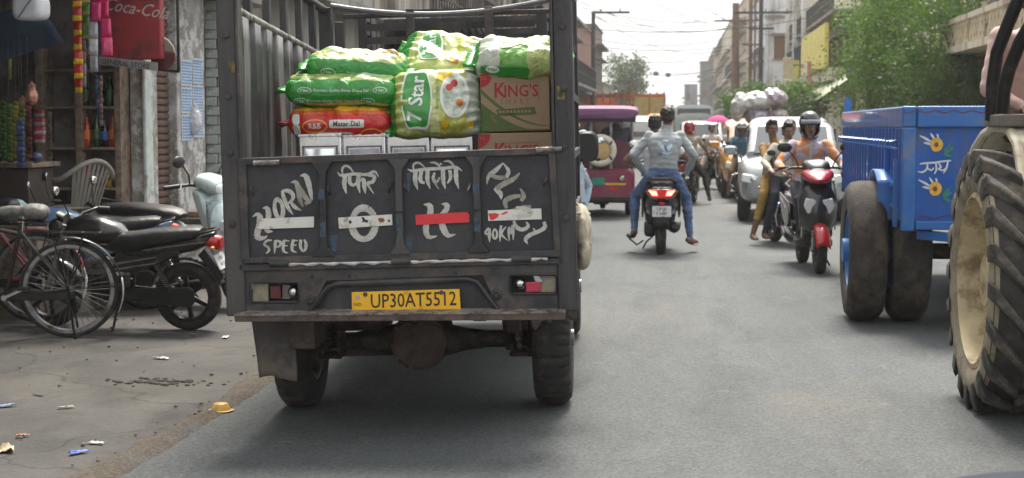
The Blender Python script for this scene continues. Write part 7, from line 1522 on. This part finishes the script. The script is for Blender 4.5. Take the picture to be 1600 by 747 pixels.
G().tube([(0, .55, 1.35), (0, .42, 1.45)], .02, 8).build('steering_column', M_BLACK, TRC); G().ring((0, .41, 1.46), .2, .014, 'y', 28, 6).build('steering_wheel', M_BLACK, TRC)
Person('tractor driver in a pale pink shirt seated behind the black roll frame', TRC.location, PI, dict(sit(1.40, .02, y=-.50, x=.58, hands=[(.36, -.14, 1.52), (.66, -.16, 1.52)], knees=[(.44, -.05, 1.42), (.60, -.05, 1.42)], ankles=[(.42, .0, 1.0), (.50, .0, 1.0)])), (fabric('pale_pink_shirt', (.60, .42, .38)), fabric('brown_trousers', (.15, .10, .07))), vox=.014, sleeve=1.5, shoes=M_BLACK, folds=.007)
# ------------------------------------------------------------------ e-rickshaw
M_PUR, M_MAR = mat('purple_canopy', (.14, .045, .125), .6, var=.15, vs=5, bump=.2, bs=20), mat('maroon_body', (.20, .012, .055), .35, var=.12, coat=.5, dirt=(.15, .08, .08), da=.2)
p = on_ground(945, 338); ER = thing('electric_rickshaw', 'maroon electric rickshaw with purple roof and a cream spare wheel cover', 'rickshaw', (p.x-.08, p.y+.45, 0), R(2))
EM = frame(ER); w = .52
for s in (-1, 1):
    wheel(ER, (s*.44, 0, .23), .23, .11, .14, M_TYRE2, M_GREYM, 'disc', n=36)
    for y in (-.42, .25, .95): G().cyl((s*w*.98, y, .62), (s*w*.94, y, 1.62), .020, n=8).build('roof_post', M_GREYM, ER)
    for z in (.82, 1.02): G().cyl((s*w*.98, -.42, z), (s*w*.98, .25, z), .014, n=6).build('side_rail', M_GREYM, ER)
wheel(ER, (0, 1.9, .23), .23, .10, .14, M_TYRE2, M_GREYM, 'disc', n=36)
G().hull([(-.50, 0, .52, .50, .22, 7), (-.46, 0, .53, .54, .24, 7), (.9, 0, .45, .54, .16, 7), (1.6, 0, .45, .42, .14, 5), (1.95, 0, .6, .3, .3, 3.5), (2.1, 0, .7, .2, .3, 3)], 28).build('body', M_MAR, ER)
G().hull([(-.62, 0, 1.60, .50, .04, 5), (-.58, 0, 1.64, .58, .075, 4), (-.2, 0, 1.68, .60, .09, 4), (.9, 0, 1.68, .60, .09, 4), (1.5, 0, 1.60, .55, .06, 4)], 28).build('roof', M_PUR, ER)
G().bb(-.55, .55, -.585, -.575, 1.50, 1.585).build('roof_valance', mat('dark_valance', (.04, .03, .05), .8), ER, False)
G().hull([(-.44, 0, .80, .46, .06, 4), (.0, 0, .80, .46, .06, 4)], 18).build('seat', mat('maroon_seat', (.10, .02, .04), .6), ER); G().hull([(-.46, 0, 1.02, .46, .2, 5), (-.38, 0, 1.02, .46, .2, 5)], 18).build('seat_back', mat('maroon_seat', 0), ER)
for s in (-1, 1): G().bb(s*.16-.02, s*.16+.02, -.47, -.44, .75, 1.55).build('back_post', M_GREYM, ER)
c = in_frame(EM, 938, 235, -.60)
sw = G().lathe([(0, .05), (.13, .05), (.15, .04), (.155, .0)], Matrix.Translation(c) @ Matrix.Rotation(PI/2, 4, 'X'), 36).build('spare_wheel_cover', mat('tan_cover', (.50, .33, .14), .6, var=.15, vs=9), ER); G().ring(tuple(c), .205, .055, 'y', 40, 10).build('cover_ring', mat('cream_ring', (.62, .58, .46), .5, var=.08), sw)
for a in (35, 155, 215, 325): G().box((c.x+.205*math.cos(R(a)), c.y-.05, c.z+.205*math.sin(R(a))), (.03, .02, .07), Matrix.Rotation(R(a), 4, 'Y')).build('slot', M_INK, sw)
def ebx(name, px0, py0, px1, py1, y, d, m, par=ER, bev=.006): a, b = in_frame(EM, px0, py1, y), in_frame(EM, px1, py0, y); return G().bb(a.x, b.x, y-d, y, a.z, b.z).build(name, m, par, bev=bev)
ebx('green_plate', 925, 278, 944, 289, -.505, .008, mat('green_plate', (.01, .25, .17), .4, var=.15, vs=30)); ebx('yellow_stripe', 945, 286, 978, 289.5, -.505, .004, mat('yellow_stripe', (.72, .38, .02), .5)); ebx('red_reflector', 953, 292, 964, 298, -.505, .008, M_REDL)
q = in_frame(EM, 971, 279, -.52); G().lathe([(0, .03), (.03, .025), (.05, 0)], Matrix.Translation(q) @ Matrix.Rotation(PI/2, 4, 'X'), 20).build('tail_lamp', M_CHROME, ER)
G().bb(-.48, .48, -.52, -.44, .24, .31).build('rear_bumper', M_BLACKM, ER, bev=.01); G().cyl((-.44, 0, .23), (.44, 0, .23), .04, n=10).build('axle', M_UNDER, ER); G().bb(-.13, .13, -.12, .2, .17, .36).build('motor', M_UNDER, ER, bev=.03)
G().bb(-.5, .5, 1.2, 1.23, .8, 1.5).build('windscreen', mat('windscreen_glass', (.3, .33, .33), .05, glass=.9), ER, False)
Person('passenger in dark clothes inside the electric rickshaw', ER.location, R(2), dict(sit(.84, .03, y=-.2, x=.24, hands=[(.1, .2, .95), (.36, .2, .95)], knees=[(.14, .25, .84), (.36, .25, .84)], ankles=[(.14, .3, .5), (.36, .3, .5)])), (fabric('dark_shirt', (.05, .05, .06)), DARKD), vox=.016, face=False, detail=False)
# ------------------------------------------------------------------ cars and trucks further up
def car(name, label, cat, loc, rz, col, L=4.1, Wc=.84, H=1.62, van=False, lights=None):
    t = thing(name, label, cat, loc, rz); cm = mat('car_paint_'+str(col), col, .25, var=.04, coat=.9, dirt=(.35, .32, .27), da=.14, ds=3); f = L/2
    b = .95 if not van else 1.0
    G().hull([(-f, 0, .62, Wc*.86, .28, 5), (-f+.12, 0, .64, Wc*.96, .36, 5), (-f+.8, 0, .64, Wc, .38, 5), (f-1.25, 0, .64, Wc, .38, 5), (f-.75, 0, .62, Wc*.98, .36, 5), (f-.25, 0, .58, Wc*.92, .32, 4.5), (f-.04, 0, .54, Wc*.80, .22, 4), (f, 0, .5, Wc*.7, .15, 4)], 32).build('body', cm, t)
    cab = [(-f+.10, .98, Wc*.86, .05), (-f+.28, 1.28, Wc*.84, .32), (-f+.6, (H+.98)/2, Wc*.82, (H-.98)/2), (.25, (H+.98)/2, Wc*.82, (H-.98)/2), (.75, (H+.94)/2-.03, Wc*.80, (H-1.0)/2), (1.25 if not van else 1.45, 1.0, Wc*.84, .06)]
    G().hull([(y, 0, z, hw, hh, 5) for y, z, hw, hh in cab], 32).build('cabin', cm, t)
    ws = G(); ys_, ye = (.80, 1.30) if not van else (.85, 1.48)
    ws.add([(-Wc*.70, ye-.02, 1.02), (Wc*.70, ye-.02, 1.02), (Wc*.64, ys_-.02, H-.10), (-Wc*.64, ys_-.02, H-.10)], [(0, 1, 2, 3)]).build('windscreen', mat('pale_windscreen', (.05, .06, .07), .05, var=.1, spec=.8), t, False, solid=.03)
    G().add([(-Wc*.66, -f+.10, 1.05), (Wc*.66, -f+.10, 1.05), (Wc*.62, -f+.36, H-.14), (-Wc*.62, -f+.36, H-.14)], [(0, 1, 2, 3)]).build('rear_window', M_GLASS, t, False, solid=.03)
    for s in (-1, 1):
        for a, c in ((-f+.55, -.35), (-.28, .62)): G().prism([(a, 1.04), (c+(.32 if c > 0 else 0), 1.04), (c, H-.12), (a+.05, H-.12)], s*Wc*.825, s*(Wc*.835+.004), 'x').build('side_window', M_GLASS, t, False)
        for y in (-f+.72, f-.80): wheel(t, (s*(Wc-.10), y, .31), .31, .19, .20, M_TYRE2, M_GREYM, 'alloy', spokes=8, n=36)
        for a, c in ((-.95, -.32), (-.28, .75)): G().bb(s*Wc*.997, s*(Wc+.006), a, c, .40, .98).build('door', cm, t, bev=.01)
        G().hull([(0, 0, 0, .09, .055, 3), (.03, 0, 0, .11, .075, 3), (.12, 0, 0, .07, .05, 3)], 16, Matrix.Translation((s*(Wc+.12), .72, 1.06))).build('wing_mirror', cm, t)
        hl = G().prism([(s*Wc*.38, .66), (s*Wc*.90, .74), (s*Wc*.92, .62), (s*Wc*.60, .56), (s*Wc*.40, .58)], f-.22, f-.02, 'y').build('headlamp', M_CLEAR, t, bev=.02); G().ell((s*Wc*.70, f-.03, .645), (.05, .03, .045)).build('bulb', M_CHROME, hl)
        G().prism([(s*Wc*.70, .82), (s*Wc*.92, .84), (s*Wc*.92, .62), (s*Wc*.74, .62)], -f-.01, -f+.12, 'y').build('tail_lamp', mat('tail_lamp_lens', 0), t, bev=.015)
    g = G()
    for k in range(4): g.bb(-Wc*.36, Wc*.36, f-.03, f+.004, .50+k*.045, .52+k*.045)
    g.build('grille', M_CHROME, t); G().bb(-Wc*.6, Wc*.6, f-.06, f+.01, .30, .42).build('bumper_inlet', M_BLACK, t, bev=.02); G().bb(-.22, .22, f+.004, f+.014, .40, .49).build('number_plate', M_PLATEW, t)
    return t
p = on_ground(1182, 345); car('car', 'white people carrier with grey mirror coming behind the motorcyclists', 'car', (p.x+.60, p.y+1.45, 0), R(177), '#8f9496', 4.3, .82, 1.52)
p = on_ground(1094, 268); car('car', 'pale silver car far down the middle of the street', 'car', (p.x+.05, p.y+2, 0), R(180), '#9aa0a2', 4.0, .82, 1.6)
p = on_ground(1000, 262); cv = car('van', 'white van with red roof lamps ahead of the electric rickshaw', 'van', (p.x+.05, p.y+2.2, 0), R(1), '#c9c9c4', 4.0, .84, 1.78, van=True)
for s in (-1, 1): G().hull([(-1.55, s*.42, 1.79, .2, .03, 3), (-1.42, s*.42, 1.80, .22, .05, 3), (-1.3, s*.42, 1.79, .2, .03, 3)], 16).build('roof_lamp', mat('lit_orange_lamp', (1., .16, .03), .3, emit=.8), cv)
# yellow loaded van
p = on_ground(1195, 300); yv = car('van', 'yellow roofed van loaded with sacks behind the white car', 'van', (at(1193, 200, 31).x, 33, 0), R(180), '#c98a10', 3.9, .80, 1.52, van=True)
for k, (px, py, rx, rz_, rot, c, lb) in enumerate(((1155, 167, .17, .30, 10, (.48, .50, .45), 'greyish plastic wrapped bundle standing at the left on the yellow van'), (1181, 159, .40, .20, -8, (.55, .57, .55), 'white wrapped bundle on top of the yellow van load'), (1210, 153, .26, .20, 10, (.42, .33, .42), 'lilac wrapped bundle at the top right of the van load'), (1184, 182, .26, .17, 0, (.28, .23, .33), 'purple wrapped bundle low in the middle of the van load'), (1214, 182, .24, .17, 0, (.34, .24, .28), 'plum wrapped bundle low at the right of the van load'))):
    g = G().ell((0, 0, 0), (rx, .38, rz_), Matrix.Rotation(R(rot), 3, 'Y')); me = voxel(g, .03, 1)
    for v in me.vertices: v.co += v.co.normalized()*(noise.noise(v.co*9+Vector((k*4, 0, 0)))*.05+noise.noise(v.co*22)*.02)
    tag(put('wrapped_bundle', me, mat('bundle_%d' % k, c, .3, var=.35, vs=7, coat=.6, bump=.5, bs=16, dirt=(.66, .67, .66), da=.3, ds=9), None, True, ang=80, loc=at(px, py, 32.2)), lb, 'bundle', 'wrapped bundles on the yellow van')
# pink umbrella of a far cart
p = at(1122, 190, 40); um = thing('umbrella', 'pink umbrella over a far street cart', 'umbrella', (p.x, 40, 0)); G().lathe([(0, .16), (.13, .13), (.26, .05), (.31, -.02)], Matrix.Translation((0, 0, p.z)), 16).build('canopy', mat('pink_cloth', (.60, .04, .22), .8), um, solid=.01); G().cyl((0, 0, 0), (0, 0, p.z+.16), .015, n=8).build('pole', M_GREYM, um)
# orange tipper and pale green truck
def lorry(name, label, loc, rz, body, cabc, L=4.6, Wl=1.05, z0=1.0, zt_=2.7, slat=True, box=False):
    t = thing(name, label, 'truck', loc, rz); bm_ = mat('lorry_'+str(body), body, .55, var=.2, vs=3, dirt=(.25, .17, .1), da=.3); cm = mat('lorry_cab_'+str(cabc), cabc, .4, coat=.4)
    G().bb(-.4, .4, -.3, L+1.9, .62, .82).build('chassis', M_UNDER, t); G().bb(-Wl, Wl, 0, L, z0-.12, z0).build('bed_floor', bm_, t, False)
    if box: G().bb(-Wl, Wl, 0, L, z0, zt_).build('box_body', bm_, t, bev=.04)
    else:
        for s in (-1, 1):
            k_ = 0
            for z in (z0+.25, z0+.7, z0+1.15, zt_-.12): G().bb(s*Wl-.03, s*Wl+.03, .02, L, z-.13, z+.07).build('side_slat', bm_, t, False)
            for y in [.1+i*.62 for i in range(int(L/.62)+1)]: G().bb(s*(Wl+.035), s*(Wl+.085), y, y+.09, z0-.1, zt_+(.5 if y < .2 and s < 0 else .04)).build('side_stake', bm_, t, False)
        G().bb(-Wl, Wl, L-.06, L, z0, zt_).build('headboard', bm_, t, False)
        G().bb(-Wl+.06, Wl-.06, -.04, .0, z0, zt_-.25).build('tailgate', mat('tan_tailgate', (.50, .36, .13), .6, var=.25, vs=4), t, False)
        for x in (-Wl+.04, 0, Wl-.04): G().bb(x-.04, x+.04, -.08, -.04, z0-.1, zt_-.1).build('tailgate_post', bm_, t, False)
    G().hull([(L+.15, 0, 1.45, Wl*.9, .75, 6), (L+.2, 0, 1.45, Wl*.95, .8, 6), (L+1.5, 0, 1.45, Wl*.95, .8, 6), (L+1.75, 0, 1.25, Wl*.9, .6, 5)], 24).build('cab', cm, t); G().bb(-Wl*.8, Wl*.8, L+1.62, L+1.70, 1.55, 2.1).build('windscreen', M_GLASS, t)
    for s in (-1, 1):
        for y in (.9, L+.9): wheel(t, (s*(Wl-.15), y, .45), .45, .26, .26, M_TYRE, M_GREYM, 'disc', n=32)
        G().bb(s*.75-.1, s*.75+.1, -.05, .0, .72, .84).build('tail_lamp', M_REDL, t)
    return t
p = at(1014, 170, 84); ot = lorry('tipper_truck', 'orange slat sided truck carrying two workers far up the left', (p.x, 84, 0), R(38), (.50, .15, .04), (.5, .15, .04), z0=1.2, zt_=3.2)
for px, py, lb, c in ((992, 178, 'worker standing in the orange truck, left one', (.10, .08, .08)), (1032, 172, 'worker standing in the orange truck, right one', (.34, .30, .28))):
    q = at(px, py, 85.5); Person(lb, (q.x, 85.5+(.6 if px < 1000 else .1), 1.25), R(180), dict(pelvis=(0, 0, .92), neck=(0, 0, 1.42), head=(0, .02, 1.58), elbowL=(-.26, .02, 1.10), elbowR=(.26, .02, 1.10), wristL=(-.24, .14, .90), wristR=(.24, .14, .90), kneeL=(-.1, .02, .48), kneeR=(.1, .02, .48), ankleL=(-.1, 0, .08), ankleR=(.1, 0, .08)), (fabric('worker_%d' % px, c), DARKD), vox=.03, detail=False, sleeve=.5, face=False)
p = at(1084, 182, 62); lorry('box_truck', 'pale green box truck far down the street', (p.x, 66, 0), R(180), (.38, .45, .42), (.4, .42, .42), L=3.0, Wl=.80, z0=.9, zt_=2.05, box=True).rotation_euler.z = R(180)
# photographer's own car: the wing edge at the lower right corner
cn = thing('car', 'dark blue car wing edge at the bottom right corner, close to the camera', 'car', (1.0, 2.9, 0), R(0)); DBL = mat('dark_blue_car', (.010, .014, .03), .4, var=.05, coat=0, spec=.08)
# ------------------------------------------------------------------ litter
def bit(label, px, py, r, c, seed, name='litter', cat='litter', z=-.05):
    p = on_ground(px, py, z); g = G().sheet(lambda u, v: ((u-.5)*2*r[0]*(1+.2*math.sin(v*5+seed)), (v-.5)*2*r[1], .006+r[2]*abs(noise.noise((u*3+seed, v*3, seed)))), 8, 8)
    o = g.build(name, mat('litter_'+label[:14], c, .6, var=.25, vs=30), None, loc=p, solid=.002); o.rotation_euler = (0, 0, seed); tag(o, label, cat, 'litter on the ground')
p = on_ground(345, 641, -.03); bw = thing('paper_bowl', 'yellow paper bowl upside down on the dirt strip', 'bowl', p)
G().lathe([(.052, .0), (.050, .004), (.036, .034), (.033, .036), (0, .036)], None, 24).build('shell', mat('yellow_foil', (.62, .38, .10), .4, var=.2, vs=20), bw, solid=.003); G().lathe([(.050, .003), (.066, .001)], None, 24, lambda i, j, r: r*(1+.06*math.sin(i*1.3))).build('rim', mat('yellow_foil', 0), bw, solid=.002)
for a in ((122, 709, (.045, .018, .02), (.03, .10, .42), 1, 'crumpled blue wrapper on the pavement'), (4, 706, (.05, .05, .05), (.5, .40, .25), 2, 'beige crumpled paper at the left edge'), (150, 694, (.04, .015, .015), (.5, .5, .48), 3, 'white scrap beside the blue wrapper'), (34, 683, (.03, .015, .02), (.35, .16, .10), 4, 'reddish scrap on the pavement'), (290, 682, (.03, .012, .015), (.62, .60, .55), 5, 'white scrap in the dirt strip'), (252, 561, (.05, .02, .015), (.6, .58, .52), 6, 'white scrap behind the paper bowl'), (8, 636, (.05, .02, .02), (.12, .16, .32), 7, 'bluish scrap at the left edge'), (352, 528, (.05, .02, .012), (.6, .58, .55), 8, 'white scrap under the motorcycle tail'), (560, 617, (.05, .012, .012), (.5, .47, .4), 9, 'pale leaf scrap under the truck'), (102, 638, (.04, .015, .012), (.3, .24, .2), 10, 'brownish scrap on the pavement'), (165, 745, (.03, .015, .01), (.6, .6, .58), 11, 'white scrap at the bottom edge'), (60, 618, (.04, .012, .012), (.08, .07, .06), 12, 'dark scrap on the pavement')): bit(a[5], a[0], a[1], a[2], a[3], a[4])
rr = random.Random(3)
pb = G()
for k in range(420):
    y = rr.uniform(5.6, 14); x = ledge(y)-abs(rr.gauss(0, .12)) if rr.random() < .75 else rr.uniform(-4.6, -2.4); s_ = rr.uniform(.004, .014)
    pb.ell((x, y, -.042), (s_, s_*rr.uniform(.7, 1.2), s_*.6), None, 6, 5)
o = pb.build('gravel', mat('gravel', (.14, .115, .09), .95, var=.5, vs=9), None); o['kind'] = 'stuff'; o['label'] = 'loose gravel and crumbs along the road edge'
pb = G()
for k in range(90):
    s_ = rr.uniform(.006, .025); x, y = rr.gauss(0, .16), rr.gauss(0, .055); pb.ell((x, y, .002), (s_, s_, s_*.5), None, 6, 5)
p = on_ground(248, 598, -.052); o = pb.build('mud_crumbs', mat('dark_mud', (.05, .045, .04), .95, var=.4, vs=30), None, loc=p); o['kind'] = 'stuff'; o['label'] = 'patch of dark mud crumbs on the pavement'
# wing of the car the photographer sits in: a curved bonnet corner with wheel below the frame
G().hull([(-1.6, .0, .55, .20, .18, 4), (-1.2, .0, .60, .55, .24, 4), (-.3, .0, .60, .62, .24, 4), (.0, .0, .58, .62, .22, 3.5), (.10, .0, .57, .62, .235, 4), (.22, .0, .52, .50, .16, 3), (.3, 0, .48, .32, .09, 3)], 36).build('bonnet', DBL, cn)
for s in (-1, 1): wheel(cn, (s*.5, -.55, .29), .29, .18, .18, M_TYRE2, M_GREYM, 'alloy', spokes=7, n=36)
# ------------------------------------------------------------------ haze
hz = G().bb(-160, 160, -20, 420, -2.2, 24).build('haze', None, None, False); hz.data.materials.clear()
hm = bpy.data.materials.new('haze_air'); hm.use_nodes = True; n = hm.node_tree.nodes; n.clear()
o_ = n.new('ShaderNodeOutputMaterial'); v_ = n.new('ShaderNodeVolumePrincipled'); v_.inputs['Color'].default_value = (.93, .93, .91, 1); v_.inputs['Density'].default_value = .0007; v_.inputs['Anisotropy'].default_value = .35
hm.node_tree.links.new(v_.outputs[0], o_.inputs['Volume']); hz.data.materials.append(hm); hz['kind'] = 'stuff'
